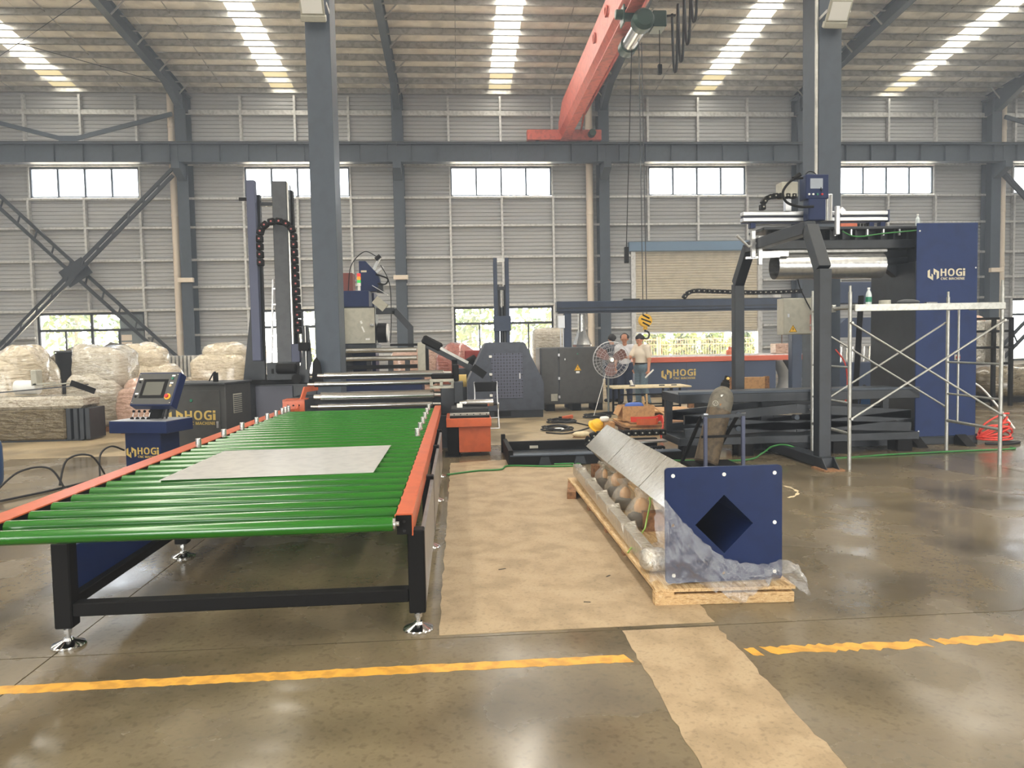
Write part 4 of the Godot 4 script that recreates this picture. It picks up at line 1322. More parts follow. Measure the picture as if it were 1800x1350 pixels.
# ---------------------------------------------------------------- middle of the hall
func perforated() -> StandardMaterial3D:
	var im := Image.create(64, 64, false, Image.FORMAT_RGB8)
	im.fill(Color8(84, 88, 106))
	for y in 64:
		for x in 64:
			var a := Vector2(x - 16, y - 16).length()
			var b := Vector2(x - 48, y - 48).length()
			var c := Vector2(x - 48, y - 16).length()
			var e := Vector2(x - 16, y - 48).length()
			if a < 9 or b < 9 or (c > 7 and c < 11) or (e > 7 and e < 11): im.set_pixel(x, y, Color8(26, 27, 34))
	var m := paint("perforated", Color.WHITE, 0.45)
	m.albedo_texture = ImageTexture.create_from_image(im)
	m.uv1_triplanar = true
	m.uv1_world_triplanar = true
	m.uv1_scale = Vector3.ONE * 8.0
	return m

func warning_sign(parent: Node, c: Vector3, h: float, bs := Basis()):
	var s := st()
	prism(s, P2([-0.58 * h, 0, 0.58 * h, 0, 0, h]), c, bs * V(1, 0, 0), bs * V(0, 1, 0), 0.002)
	var o := obj("warning_sign", s, mats.yellow, parent)
	s = st()
	prism(s, P2([0.02 * h, 0.62 * h, -0.12 * h, 0.36 * h, -0.01 * h, 0.38 * h, -0.05 * h, 0.16 * h, 0.12 * h, 0.42 * h, 0.01 * h, 0.4 * h, 0.1 * h, 0.62 * h]), c + bs * V(0, 0, 0.002), bs * V(1, 0, 0), bs * V(0, 1, 0), 0.001)
	obj("bolt_symbol", s, mats.black, o)
	s = st()
	var e := 0.045 * h
	for q in [[V(-0.5 * h, 0.05 * h, 0.003), V(0.5 * h, 0.05 * h, 0.003)], [V(-0.5 * h, 0.05 * h, 0.003), V(0, 0.9 * h, 0.003)], [V(0.5 * h, 0.05 * h, 0.003), V(0, 0.9 * h, 0.003)]]:
		bar(s, c + bs * q[0], c + bs * q[1], e, 0.002, bs * V(0, 0, 1))
	obj("border", s, mats.black, o)

func wrapped_red() -> StandardMaterial3D:
	var m: StandardMaterial3D = mats.wrap_pink.duplicate()
	m.resource_name = "casing_red"
	m.albedo_color = Color8(168, 92, 76)
	return m

func middle_machines():
	var s: SurfaceTool
	# seam machine with the light grey switch cabinet and bright rods
	var t := thing("seam_machine", "navy seam machine with a signal lamp, grey switch box and bright rods", "machine", V(-1.6, 0, -16))
	obj("frame", box(-2.7, 0, -16.9, -0.75, 0.95, -15.7, 0.01), mats.navy, t)
	obj("upright", box(-2.45, 0.95, -16.6, -2.3, 1.6, -15.6, 0.008), mats.machine_dark, t)
	obj("upright", box(-0.82, 0.95, -16.0, -0.66, 1.62, -15.55, 0.008), mats.panel_grey, t)
	obj("upright", box(-0.66, 0.95, -15.9, -0.6, 1.62, -15.6, 0.005), mats.black, t)
	obj("shelf", box(-2.45, 1.5, -16.7, -1.68, 1.6, -15.7, 0.008), mats.machine_dark, t)
	obj("column", box(-2.6, 0.95, -17.3, -1.8, 2.74, -16.6, 0.01), mats.navy, t)
	for y in [1.47, 1.3]: obj("rod", cyl(st(), V(-2.3, y, -15.6), V(-0.84, y, -15.6), 0.05, 18, 0.005), mats.steel, t)
	obj("top_bar", box(-1.4, 1.55, -15.9, -0.62, 1.6, -15.7), mats.black, t)
	obj("lower_bar", box(-2.3, 1.08, -15.8, -0.84, 1.16, -15.66), mats.black, t)
	for x in [-1.9, -1.45, -1.1]: obj("bracket", box(x, 0.95, -15.85, x + 0.1, 1.3, -15.7, 0.005), mats.charcoal, t)
	var cb := obj("switch_box", box(-2.4, 1.61, -16.55, -1.72, 2.4, -15.95, 0.008), mats.machine_dark, t)
	var dr := obj("switch_box_door", box(-2.36, 1.62, -15.95, -1.73, 2.37, -15.925, 0.005), mats.panel_grey, cb)
	obj("door_edge", box(-2.46, 1.58, -15.96, -2.37, 2.42, -15.75, 0.005), mats.panel_grey, cb)
	obj("handle", box(-1.83, 1.98, -15.925, -1.74, 2.03, -15.89, 0.006), mats.galv_bright, cb)
	obj("label_plate", box(-1.93, 1.69, -15.925, -1.84, 1.73, -15.922), mats.white, cb)
	obj("tape_mark", bar(st(), V(-2.02, 2.1, -15.922), V(-2.0, 2.04, -15.922), 0.004, 0.04), mats.white, cb)
	obj("tape_mark", bar(st(), V(-2.0, 1.98, -15.922), V(-1.95, 1.86, -15.922), 0.004, 0.03), mats.white, cb)
	obj("top_box", box(-2.42, 2.4, -16.6, -1.84, 2.74, -15.95, 0.008), mats.navy, t)
	s = st()
	cyl(s, V(-1.7, 1.84, -16.2), V(-1.5, 1.84, -16.2), 0.21, 24, 0.01)
	var dm := obj("wire_drum", s, mats.black, t)
	obj("drum_face", cyl(st(), V(-1.5, 1.84, -16.2), V(-1.47, 1.84, -16.2), 0.2, 24), mats.white, dm)
	s = st()
	prism(s, P2([-2.06, 2.74, -2.06, 3.39, -1.92, 3.39, -1.66, 3.1, -1.62, 2.95, -1.7, 2.74]), V(0, 0, -16.5), V(1, 0, 0), V(0, 1, 0), 0.3)
	var hd := obj("head", s, mats.navy, t)
	obj("head_mark", box(-2.02, 3.15, -16.2, -1.9, 3.19, -16.198), mats.cream_logo, hd)
	s = st()
	prism(s, P2([-1.66, 2.98, -1.56, 2.88, -1.56, 2.7, -1.7, 2.72]), V(0, 0, -16.45), V(1, 0, 0), V(0, 1, 0), 0.24)
	obj("nozzle_guard", s, mats.machine_dark, t)
	obj("shield_plate", bar(st(), V(-1.78, 2.86, -16.2), V(-1.46, 2.66, -16.2), 0.22, 0.015), mats.alu, t)
	for q in [[-1.76, 3.2, -1.62, 3.46], [-1.7, 3.14, -1.54, 3.26]]:
		obj("torch_clamp", bar(st(), V(q[0], q[1], -16.25), V(q[2], q[3], -16.25), 0.07, 0.06, Vector3.UP, 0.01), mats.alu, t)
	obj("torch_knob", cyl(st(), V(-1.7, 3.42, -16.2), V(-1.6, 3.5, -16.2), 0.045, 12), mats.black, t)
	obj("side_box", bar(st(), V(-1.72, 2.55, -16.0), V(-1.5, 2.36, -16.0), 0.15, 0.18), mats.panel_grey, t)
	var lampbase := obj("lamp_stem", cyl(st(), V(-2.04, 2.74, -15.98), V(-2.04, 2.84, -15.98), 0.03, 12), mats.white, t)
	for q in [[2.84, "white"], [2.9, "lens_green"], [2.97, "lens_amber"], [3.04, "lens_red"]]:
		if not mats.has(q[1]): glow(q[1], {"lens_green": Color8(60, 200, 90), "lens_amber": Color8(250, 150, 40), "lens_red": Color8(220, 60, 60)}[q[1]], 0.35)
		obj("signal_lens", cyl(st(), V(-2.04, q[0], -15.98), V(-2.04, q[0] + 0.065, -15.98), 0.04, 14, 0.004), mats[q[1]], lampbase)
	for q in [[V(-1.7, 2.3, -16.0), V(-1.3, 2.3, -16.0)], [V(-1.32, 2.32, -16.0), V(-0.98, 1.93, -16.0)], [V(-0.98, 1.97, -16.0), V(-0.98, 1.5, -16.0)]]:
		obj("support_arm", bar(st(), q[0], q[1], 0.12, 0.13), mats.machine_dark, t)
	obj("wire", tube(st(), smooth_path([V(-2.3, 2.76, -16.2), V(-2.24, 3.3, -16.3), V(-1.95, 3.6, -16.3), V(-1.7, 3.5, -16.3)]), 0.01, 5), mats.black, t)
	obj("wire", tube(st(), smooth_path([V(-1.6, 3.3, -16.2), V(-1.42, 2.9, -16.2), V(-1.4, 2.2, -16.2), V(-1.4, 1.62, -15.8)]), 0.01, 5), mats.black, t)
	obj("wire", tube(st(), smooth_path([V(-1.7, 3.1, -16.15), V(-1.45, 3.0, -16.1), V(-1.5, 2.88, -16.1), V(-1.66, 2.9, -16.1)]), 0.018, 6), mats.black, t)
	obj("cover_box", box(-2.55, 2.74, -17.2, -2.28, 3.2, -16.8, 0.01), paint("rust_red", Color8(120, 60, 52), 0.6), t)
	# housing with the perforated door
	t = thing("motor_housing", "charcoal tapered machine housing with a perforated door behind the folding chair", "machine", V(1.0, 0, -15.9))
	s = st()
	prism(s, P2([0.2, 0.16, 0.2, 0.78, 0.58, 1.56, 0.63, 1.59, 1.37, 1.59, 1.42, 1.56, 1.8, 0.74, 1.8, 0.16]), V(0, 0, -16.6), V(1, 0, 0), V(0, 1, 0), 1.2)
	obj("body", s, paint("housing", Color8(66, 72, 84), 0.4, 0.0, 0.1, 0.7), t)
	obj("plinth", box(0.24, 0, -16.5, 1.78, 0.16, -15.42, 0.006), mats.machine_dark, t)
	obj("plinth_hatch", box(0.75, 0.04, -15.42, 1.1, 0.14, -15.41), mats.black, t)
	var d := obj("perforated_door", box(0.7, 0.42, -15.4, 1.36, 1.36, -15.38, 0.004), perforated(), t)
	for y in [0.46, 0.9, 1.27]: obj("hinge", box(0.66, y, -15.4, 0.72, y + 0.05, -15.36, 0.004), mats.white, d)
	obj("door_handle", box(1.28, 0.82, -15.38, 1.31, 0.94, -15.35, 0.005), mats.alu, d)
	# lift mast behind it
	t = thing("lift_mast", "tall grey stacker mast standing behind the charcoal housing", "lift truck", V(1.06, 0, -17.3))
	for x in [0.88, 1.15]: obj("mast_rail", box(x, 0.1, -17.35, x + 0.085, 3.54, -17.15, 0.006), mats.beam_blue, t)
	obj("top_bar", box(0.88, 3.46, -17.33, 1.23, 3.54, -17.2), mats.galv, t)
	for x in [0.97, 1.12]: obj("inner_rail", box(x, 0.3, -17.3, x + 0.03, 2.92, -17.2), mats.machine_dark, t)
	obj("cylinder", cyl(st(), V(1.06, 0.3, -17.25), V(1.06, 2.4, -17.25), 0.05, 12), mats.machine_dark, t)
	obj("piston", cyl(st(), V(1.06, 2.4, -17.25), V(1.06, 2.86, -17.25), 0.025, 10), mats.steel, t)
	obj("crosshead", box(0.96, 2.8, -17.32, 1.16, 2.88, -17.18, 0.006), mats.machine_dark, t)
	for x in [1.0, 1.1]: obj("chain", box(x, 2.0, -17.2, x + 0.02, 2.84, -17.19), mats.black, t)
	obj("carriage", box(0.86, 1.85, -17.14, 1.26, 2.2, -17.1, 0.006), mats.beam_blue, t)
	obj("base", box(0.8, 0, -17.5, 1.32, 0.3, -17.0, 0.01), mats.beam_blue, t)
	# electrical cabinet with the warning triangle
	t = thing("power_cabinet", "tall charcoal power cabinet with a yellow warning triangle beside the fan", "cabinet", V(2.6, 0, -17.0))
	obj("body", box(1.86, 0.16, -17.5, 3.3, 1.45, -16.62, 0.015), mats.charcoal, t)
	obj("door", box(2.3, 0.19, -16.62, 3.29, 1.43, -16.6, 0.005), mats.cabinet_grey, t)
	obj("side_panel", box(1.9, 0.19, -16.62, 2.27, 1.43, -16.605, 0.005), mats.cabinet_grey, t)
	for y in [0.3, 0.72, 1.25]: obj("hinge", box(2.27, y, -16.61, 2.31, y + 0.06, -16.57, 0.004), mats.alu, t)
	obj("vent_plate", box(2.1, 0.24, -16.605, 2.25, 0.4, -16.59), mats.panel_grey, t)
	warning_sign(t, V(2.72, 0.92, -16.598), 0.14)
	obj("rating_label", box(2.68, 0.86, -16.6, 2.76, 0.905, -16.597), mats.white, t)
	obj("indicator", cyl(st(), V(2.72, 1.3, -16.6), V(2.72, 1.3, -16.585), 0.016, 10), mats.green_btn, t)
	obj("key_lock", box(2.42, 1.16, -16.6, 2.44, 1.2, -16.58), mats.alu, t)
	for x in [2.0, 2.6, 3.1]: obj("foot", box(x, 0, -17.4, x + 0.2, 0.16, -16.7), mats.black, t)
	# gantry beam with cable chain
	t = thing("gantry_beam", "long slate blue gantry beam with a cable chain lying on top", "beam", V(5.4, 0, -17.6))
	obj("beam", box(2.38, 2.29, -17.75, 8.4, 2.53, -17.45, 0.012), mats.beam_blue, t)
	obj("under_rail", box(2.42, 2.25, -17.68, 8.4, 2.29, -17.5), mats.beam_blue, t)
	obj("rail_strip", box(2.4, 2.36, -17.45, 8.4, 2.385, -17.435), mats.machine_dark, t)
	obj("post", box(2.56, 0, -17.72, 2.73, 2.25, -17.5, 0.01), mats.beam_blue, t)
	obj("post", box(8.15, 0, -17.72, 8.4, 2.25, -17.5, 0.01), mats.beam_blue, t)
	obj("box", box(2.4, 1.9, -17.5, 2.56, 2.2, -17.4, 0.006), mats.alu, t)
	for x in [2.46, 2.52]: obj("guide_rod", tube(st(), [V(x, 0.1, -17.44), V(x, 1.92, -17.44)], 0.015, 6), mats.alu, t)
	obj("stop_block", box(4.0, 2.53, -17.7, 4.4, 2.58, -17.55), mats.machine_dark, t)
	obj("chain_tray", box(4.4, 2.53, -17.72, 8.3, 2.55, -17.5), mats.machine_dark, t)
	var path := [V(5.45, 2.56, -17.5), V(5.48, 2.62, -17.5), V(5.58, 2.7, -17.5), V(5.75, 2.74, -17.5), V(6.2, 2.72, -17.5), V(7.2, 2.68, -17.5), V(8.4, 2.7, -17.5), V(9.2, 2.76, -17.5)]
	cable_chain(t, dense(smooth_path(path, 8), 0.004), 0.12, 0.1, V(0, 0, 1), mats.panel_grey)
	# extraction hood
	t = thing("extraction_hood", "galvanised cone hood and pipe above the power cabinet", "hood", V(3.1, 1.45, -18.2))
	obj("cone", lathe(st(), V(3.1, 1.42, -18.2), V(0, 1, 0), [[0.23, 0], [0.24, 0.08], [0.1, 0.42], [0.09, 0.42]], 8, false), mats.galv_bright, t)
	obj("pipe", lathe(st(), V(3.1, 1.82, -18.2), V(0, 1, 0), [[0.1, 0], [0.1, 0.62], [0.085, 0.62]], 18), mats.galv_bright, t)
	obj("stand", box(3.06, 0, -18.5, 3.14, 1.6, -18.42), mats.galv, t)
	obj("stand_arm", box(3.06, 1.5, -18.45, 3.14, 1.56, -18.2), mats.galv, t)
	# stack of wrapped goods in front of the middle window
	t = thing("wrapped_stack", "pale film-wrapped stack standing before the middle window", "stack", V(2.6, 0, -20.5))
	obj("film", blob(st(), V(2.55, 1.0, -20.5), V(0.95, 1.95, 0.9), 0.25, 91, 0.03), mats.wrap_grey, t)
	obj("pallet", box(2.1, 0, -20.95, 3.0, 0.06, -20.05), mats.wood_old, t)
	# pinkish wrapped machines and red casing in the gap
	t = thing("red_wrapped_machine", "rounded red machine casing under clear film beyond the rolls", "machine", V(-0.1, 0, -20.0))
	obj("casing", blob(st(), V(0.0, 0.85, -20.0), V(1.2, 1.5, 1.0), 0.8, 15, 0.06), wrapped_red(), t)
	obj("skid", box(-0.5, 0, -20.4, 0.5, 0.1, -19.6), mats.wood_old, t)
	t = thing("pale_wrapped_crates", "pinkish crates under stretch film beyond the bright rods", "crates", V(-1.0, 0, -22.0))
	obj("film", blob(st(), V(-0.7, 0.75, -22.0), V(2.4, 1.45, 1.4), 0.25, 16, 0.04), mats.wrap_pink, t)
	obj("skid", box(-1.8, 0, -22.6, 0.4, 0.05, -21.4), mats.wood_old, t)
	t = thing("red_welder", "dark red machine with black motors left of the charcoal housing", "machine", V(0.3, 0, -17.45))
	obj("body", box(0.0, 0, -17.75, 0.55, 1.0, -17.15, 0.01), mats.machine_dark, t)
	obj("cover", box(0.18, 1.0, -17.75, 0.6, 1.42, -17.25, 0.02), paint("dark_red", Color8(150, 52, 44), 0.45), t)
	obj("motor", cyl(st(), V(0.2, 1.1, -17.15), V(0.42, 1.22, -17.05), 0.11, 14), mats.black, t)
	obj("coil", cyl(st(), V(-0.05, 0.72, -16.85), V(0.2, 0.72, -16.85), 0.16, 18), mats.gold, t)
	obj("coil_axle", cyl(st(), V(-0.2, 0.72, -16.85), V(0.35, 0.72, -16.85), 0.03, 10), mats.steel, t)
	obj("coil_stand", box(-0.2, 0, -17.00, 0.3, 0.6, -16.70), mats.machine_dark, t)
	# folding chair
	t = thing("folding_chair", "black folding chair with grey tube legs before the charcoal housing", "chair", V(0.52, 0, -13.7))
	for x in [0.31, 0.73]:
		obj("front_leg", tube(st(), [V(x, 0.85, -13.85), V(x, 0.45, -13.7), V(x + 0.01, 0.012, -13.45)], 0.012, 8), mats.alu, t)
		obj("rear_leg", tube(st(), [V(x + 0.01, 0.47, -13.55), V(x + 0.01, 0.012, -13.95)], 0.012, 8), mats.alu, t)
	s = st()
	cbox(s, V(0.52, 0.45, -13.66), V(0.4, 0.03, 0.38), Basis(), 0.012)
	obj("seat", s, mats.black, t)
	s = st()
	cbox(s, V(0.52, 0.76, -13.82), V(0.43, 0.18, 0.025), Basis(Vector3.RIGHT, -0.2), 0.01)
	obj("backrest", s, mats.black, t)
	obj("stretcher", tube(st(), [V(0.31, 0.2, -13.55), V(0.73, 0.2, -13.55)], 0.01, 6), mats.alu, t)
	obj("foot_bar", tube(st(), [V(0.32, 0.015, -13.45), V(0.74, 0.015, -13.45)], 0.011, 6), mats.alu, t)
	# pedestal fan
	t = thing("pedestal_fan", "large grey pedestal fan facing the camera before the workers", "fan", V(3.28, 0, -15.7))
	var c := V(3.28, 1.17, -15.62)
	obj("pole", tube(st(), [V(3.24, 0.03, -15.75), V(3.24, 1.1, -15.75)], 0.022, 10), paint("fan_grey", Color8(104, 112, 112), 0.4), t)
	obj("base", lathe(st(), V(3.24, 0, -15.75), V(0, 1, 0), [[0.24, 0], [0.24, 0.02], [0.05, 0.05], [0, 0.05]], 20), mats.black, t)
	obj("motor", cyl(st(), c + V(0, 0, -0.22), c + V(0, 0, -0.02), 0.085, 16, 0.015), mats.fan_grey, t)
	for k in 3:
		var b2 := Basis(V(0, 0, 1), TAU * k / 3.0 + 0.5)
		s = st()
		prism(s, P2([0.05, -0.03, 0.2, -0.13, 0.34, -0.1, 0.36, 0.03, 0.3, 0.1, 0.12, 0.08, 0.05, 0.03]), c + V(0, 0, 0.0), b2 * V(1, 0, 0), b2 * V(0, 1, 0.25), 0.006)
		obj("blade", s, paint("blade", Color8(112, 74, 66), 0.35) if k == 0 else mats.blade, t)
	obj("hub", lathe(st(), c + V(0, 0, 0.02), V(0, 0, 1), [[0.06, 0], [0.06, 0.06], [0.04, 0.08], [0, 0.08]], 16), mats.galv_bright, t)
	s = st()
	for r in [[0.39, 0.0], [0.385, 0.03], [0.34, 0.07], [0.26, 0.085], [0.17, 0.095], [0.08, 0.1], [0.38, -0.06], [0.3, -0.12], [0.15, -0.16]]:
		var ring := []
		for k in 33: ring.append(c + V(r[0] * cos(TAU * k / 32.0), r[0] * sin(TAU * k / 32.0), r[1]))
		tube(s, ring, 0.008 if r[0] > 0.386 else 0.0025, 5, false)
	for k in 28:
		var a := TAU * k / 28.0
		var e := V(cos(a), sin(a), 0)
		tube(s, [c + e * 0.08 + V(0, 0, 0.1), c + e * 0.26 + V(0, 0, 0.085), c + e * 0.385 + V(0, 0, 0.03), c + e * 0.39, c + e * 0.38 + V(0, 0, -0.06), c + e * 0.15 + V(0, 0, -0.16)], 0.002, 4, false)
	obj("cage", s, mats.alu, t)
	obj("cord", tube(st(), smooth_path([V(3.2, 0.95, -15.7), V(2.95, 0.4, -15.3), V(2.75, 0.02, -14.9)]), 0.006, 5), mats.white, t)
	# low work table
	t = thing("work_table", "low table with a pale board top in front of the workers", "table", V(4.1, 0, -15.9))
	obj("tabletop", box(3.28, 0.55, -16.3, 5.0, 0.585, -15.5, 0.006), mats.tabletop, t)
	for x in [3.42, 4.55, 4.75]:
		for z in [-16.2, -15.6]: obj("leg", box(x, 0, z - 0.02, x + 0.04, 0.55, z + 0.02), mats.black, t)
	for z in [-16.2, -15.6]: obj("rail", box(3.42, 0.14, z - 0.015, 4.79, 0.17, z + 0.015), mats.black, t)
	obj("brace", bar(st(), V(4.5, 0.5, -15.6), V(4.75, 0.3, -15.6), 0.02, 0.03), mats.black, t)
	obj("shelf_bar", box(3.42, 0.4, -15.62, 4.79, 0.43, -15.58), mats.black, t)
	solo("white_tube", tube(st(), [V(3.78, 0.6, -15.8), V(3.74, 0.71, -15.8)], 0.03, 10), mats.white, "short white tube standing on the low work table", "tube")
	for q in [[4.35, "dark tool lying near the middle of the low table"], [4.62, "small dark tool at the far side of the low table"], [3.7, "flat metal scrap at the near edge of the low table"]]:
		solo("hand_tool", box(q[0], 0.586, -15.75, q[0] + 0.12, 0.606, -15.7, 0.005), mats.machine_dark, q[1], "tool", "tools on the low table")
	# plasma cutting table
	t = thing("cutting_table", "long navy cutting table with an orange top edge and gold lettering", "table", V(7.4, 0, -20.6))
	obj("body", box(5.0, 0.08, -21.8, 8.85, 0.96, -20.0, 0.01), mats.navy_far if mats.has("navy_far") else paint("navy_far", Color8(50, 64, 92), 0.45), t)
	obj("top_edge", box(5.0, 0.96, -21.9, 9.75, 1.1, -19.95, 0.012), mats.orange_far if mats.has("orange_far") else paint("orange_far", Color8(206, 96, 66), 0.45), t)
	obj("bed", box(5.05, 1.1, -21.85, 9.7, 1.13, -20.0), mats.galv, t)
	for x in [6.3, 7.6]: obj("seam", box(x, 0.1, -20.0, x + 0.012, 0.95, -19.996), mats.machine_dark, t)
	for x in [5.2, 8.6, 9.5]: obj("leg", box(x, 0, -21.0, x + 0.12, 0.96 if x > 9 else 0.08, -20.2), mats.black, t)
	logo(t, V(5.6, 0.48, -19.998), 0.98, mats.gold)
	solo("orange_clamp", lathe(st(), V(7.66, 1.13, -20.3), V(0, 1, 0), [[0, 0], [0.12, 0], [0.12, 0.1], [0.06, 0.16], [0.06, 0.22], [0, 0.22]], 12), mats.orange, "orange round clamp standing on the cutting table", "clamp")
	# curled white sheet under the end of the table
	var curl := []
	for k in 13: curl.append(Vector2(8.95 + 0.42 * sin(k * 0.16) - 0.02 * k, 0.95 - 0.07 * k))
	s = st()
	for k in 12:
		quad(s, V(curl[k].x, curl[k].y, -20.6), V(curl[k + 1].x, curl[k + 1].y, -20.6), V(curl[k + 1].x, curl[k + 1].y, -19.8), V(curl[k].x, curl[k].y, -19.8), V(1, 0, 0))
		quad(s, V(curl[k].x - 0.01, curl[k].y, -20.6), V(curl[k + 1].x - 0.01, curl[k + 1].y, -20.6), V(curl[k + 1].x - 0.01, curl[k + 1].y, -19.8), V(curl[k].x - 0.01, curl[k].y, -19.8), V(-1, 0, 0))
	solo("curled_sheet", s, mats.white, "curled white sheet hanging from the end of the cutting table", "sheet")
	solo("tissue_box", box(8.9, 1.13, -20.5, 9.4, 1.42, -20.1, 0.02), mats.wrap_pink, "pale box on the end of the cutting table", "box")

# ---------------------------------------------------------------- right hand machine
func welding_machine():
	var s: SurfaceTool
	var t := thing("duct_welding_machine", "large blue duct welding machine with an arched frame and tall cabinet", "machine", V(5.6, 0, -10.2))
	# tall cabinet
	var cab := obj("cabinet", box(6.46, 0.1, -11.15, 7.36, 2.6, -10.02, 0.006), mats.machine_dark, t)
	obj("cabinet_top", box(6.62, 2.6, -11.15, 7.36, 3.12, -10.02, 0.006), mats.machine_dark, t)
	var fp := obj("front_panel", box(6.46, 0.12, -10.02, 7.36, 3.13, -10.0, 0.006), mats.blue_cabinet, t)
	for q in [[6.5, 3.02], [6.51, 0.2], [7.33, 2.5]]: obj("rivet", cyl(st(), V(q[0], q[1], -10.0), V(q[0], q[1], -9.994), 0.012, 8), mats.white, fp)
	logo(t, V(6.62, 2.33, -9.999), 0.56, mats.cream_logo)
	obj("selector_plate", box(7.03, 1.2, -10.0, 7.11, 1.28, -9.99), mats.panel_grey, fp)
	obj("selector_knob", cyl(st(), V(7.07, 1.24, -9.99), V(7.07, 1.24, -9.96), 0.024, 12, 0.004), mats.red, fp)
	for q in [["bottle", 0]]: pass
	# base skids
	for z in [-11.0, -10.1]: obj("skid", box(4.0, 0.0, z - 0.07, 7.42, 0.14, z + 0.07, 0.006), mats.machine_dark, t)
	for q in [[6.5, -9.95], [7.2, -9.95]]:
		s = st()
		prism(s, P2([0, 0, 0.3, 0, 0.08, 0.14, 0, 0.14]), V(q[0], 0, -10.05), V(0, 0, 1), V(0, 1, 0), 0.14)
		obj("skid_foot", s, mats.black, t)
	s = st()
	prism(s, P2([6.1, 0.14, 6.46, 0.14, 6.46, 0.5]), V(0, 0, -10.2), V(1, 0, 0), V(0, 1, 0), 0.03)
	obj("corner_gusset", s, mats.machine_dark, t)
	# arm that carries the duct
	obj("arm_lower", box(4.4, 2.82, -10.75, 6.62, 2.95, -10.3, 0.008), mats.machine_dark, t)
	obj("arm_web", box(4.55, 2.95, -10.6, 6.62, 3.1, -10.45), mats.machine_dark, t)
	obj("arm_top", box(4.36, 3.09, -10.8, 6.8, 3.13, -10.25, 0.006), mats.machine_dark, t)
	for k in 11: obj("arm_rib", box(4.6 + k * 0.19, 2.95, -10.62, 4.62 + k * 0.19, 3.09, -10.32), mats.machine_dark, t)
	for k in 8: obj("clamp_finger", box(4.68 + k * 0.24, 3.0, -10.3, 4.7 + k * 0.24, 3.1, -10.26), mats.alu, t)
	s = st()
	prism(s, P2([5.95, 2.82, 6.62, 2.82, 6.62, 2.3]), V(0, 0, -10.6), V(1, 0, 0), V(0, 1, 0), 0.12)
	obj("arm_gusset", s, mats.machine_dark, t)
	obj("clamp_bed", box(4.55, 2.78, -10.7, 6.25, 2.82, -10.36, 0.006), mats.galv, t)
	obj("mandrel", cyl(st(), V(4.7, 2.66, -10.5), V(6.62, 2.66, -10.5), 0.06, 16), mats.machine_dark, t)
	# bright rails with the welding carriage
	for y in [3.215, 3.3]: obj("rail", box(4.08, y, -10.42, 6.22, y + 0.055, -10.3, 0.008), mats.alu, t)
	obj("rail_web", box(4.1, 3.2, -10.44, 6.2, 3.37, -10.4), mats.slate, t)
	obj("rail_cap", box(6.22, 3.2, -10.44, 6.235, 3.37, -10.29), mats.slate, t)
	for x in [4.2, 5.95, 6.12]: obj("rail_stand", box(x, 3.13, -10.42, x + 0.07, 3.2, -10.32), mats.navy, t)
	var cr := obj("carriage", box(4.95, 3.2, -10.29, 5.2, 3.5, -10.12, 0.01), mats.navy, t)
	obj("control_box", box(4.92, 3.5, -10.34, 5.25, 3.84, -10.14, 0.008), mats.navy, t)
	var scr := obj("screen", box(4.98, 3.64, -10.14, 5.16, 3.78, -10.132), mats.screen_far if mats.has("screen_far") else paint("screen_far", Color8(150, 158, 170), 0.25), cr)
	for q in [[4.96, "white"], [5.02, "white"], [5.08, "green_btn"], [5.15, "red"]]: obj("button", cyl(st(), V(q[0], 3.56, -10.14), V(q[0], 3.56, -10.12), 0.014, 10), mats[q[1]], cr)
	obj("slide_plate", box(5.22, 3.2, -10.28, 5.34, 3.58, -10.2, 0.006), mats.alu, t)
	for x in [5.24, 5.3]: obj("slide_rod", tube(st(), [V(x, 3.2, -10.17), V(x, 3.56, -10.17)], 0.012, 8), mats.steel, t)
	obj("torch_holder", box(5.36, 3.0, -10.2, 5.42, 3.4, -10.14, 0.008), mats.alu, t)
	obj("torch", bar(st(), V(5.42, 3.3, -10.17), V(5.48, 3.36, -10.17), 0.05, 0.08), mats.alu, t)
	obj("wire_feeder", box(4.62, 3.55, -10.45, 4.86, 3.76, -10.25, 0.008), mats.panel_grey, t)
	obj("feeder_post", box(4.72, 3.37, -10.42, 4.8, 3.56, -10.34), mats.alu, t)
	obj("hose", tube(st(), smooth_path([V(4.9, 3.8, -10.2), V(4.72, 3.76, -10.14), V(4.58, 3.6, -10.12), V(4.62, 3.45, -10.1), V(4.8, 3.38, -10.08), V(5.0, 3.38, -10.08)]), 0.018, 7), mats.black, t)
	obj("hose_joint", cyl(st(), V(4.74, 3.78, -10.15), V(4.84, 3.84, -10.15), 0.03, 10), mats.black, t)
	obj("top_wire", tube(st(), smooth_path([V(4.95, 3.84, -10.25), V(5.02, 3.9, -10.25), V(5.1, 3.84, -10.2), V(5.14, 3.6, -10.12)]), 0.008, 5), mats.black, t)
	var path := [V(4.36, 3.37, -10.3), V(4.36, 3.46, -10.3), V(4.42, 3.54, -10.3), V(4.52, 3.57, -10.3), V(4.9, 3.57, -10.3)]
	cable_chain(t, dense(smooth_path(path, 8), 0.004), 0.1, 0.07, V(0, 0, 1), mats.panel_grey)
	obj("terminal_strip", box(5.5, 3.13, -10.4, 5.75, 3.18, -10.28, 0.006), mats.orange, t)
	for k in 4: obj("valve", cyl(st(), V(5.8 + k * 0.05, 3.13, -10.34), V(5.8 + k * 0.05, 3.18, -10.34), 0.018, 8), mats.black, t)
	obj("arm_hose", tube(st(), smooth_path([V(5.5, 3.06, -10.24), V(5.7, 2.98, -10.22), V(6.1, 3.02, -10.22), V(6.6, 3.06, -10.22)]), 0.01, 6), mats.hose_green, t)
	# clamps at the free end
	for q in [[4.18, 2.7, 4.21, 3.08], [4.28, 2.6, 4.31, 3.0]]: obj("end_clamp", box(q[0], q[1], -10.3, q[2] + 0.03, q[3], -10.24, 0.005), mats.galv_bright, t)
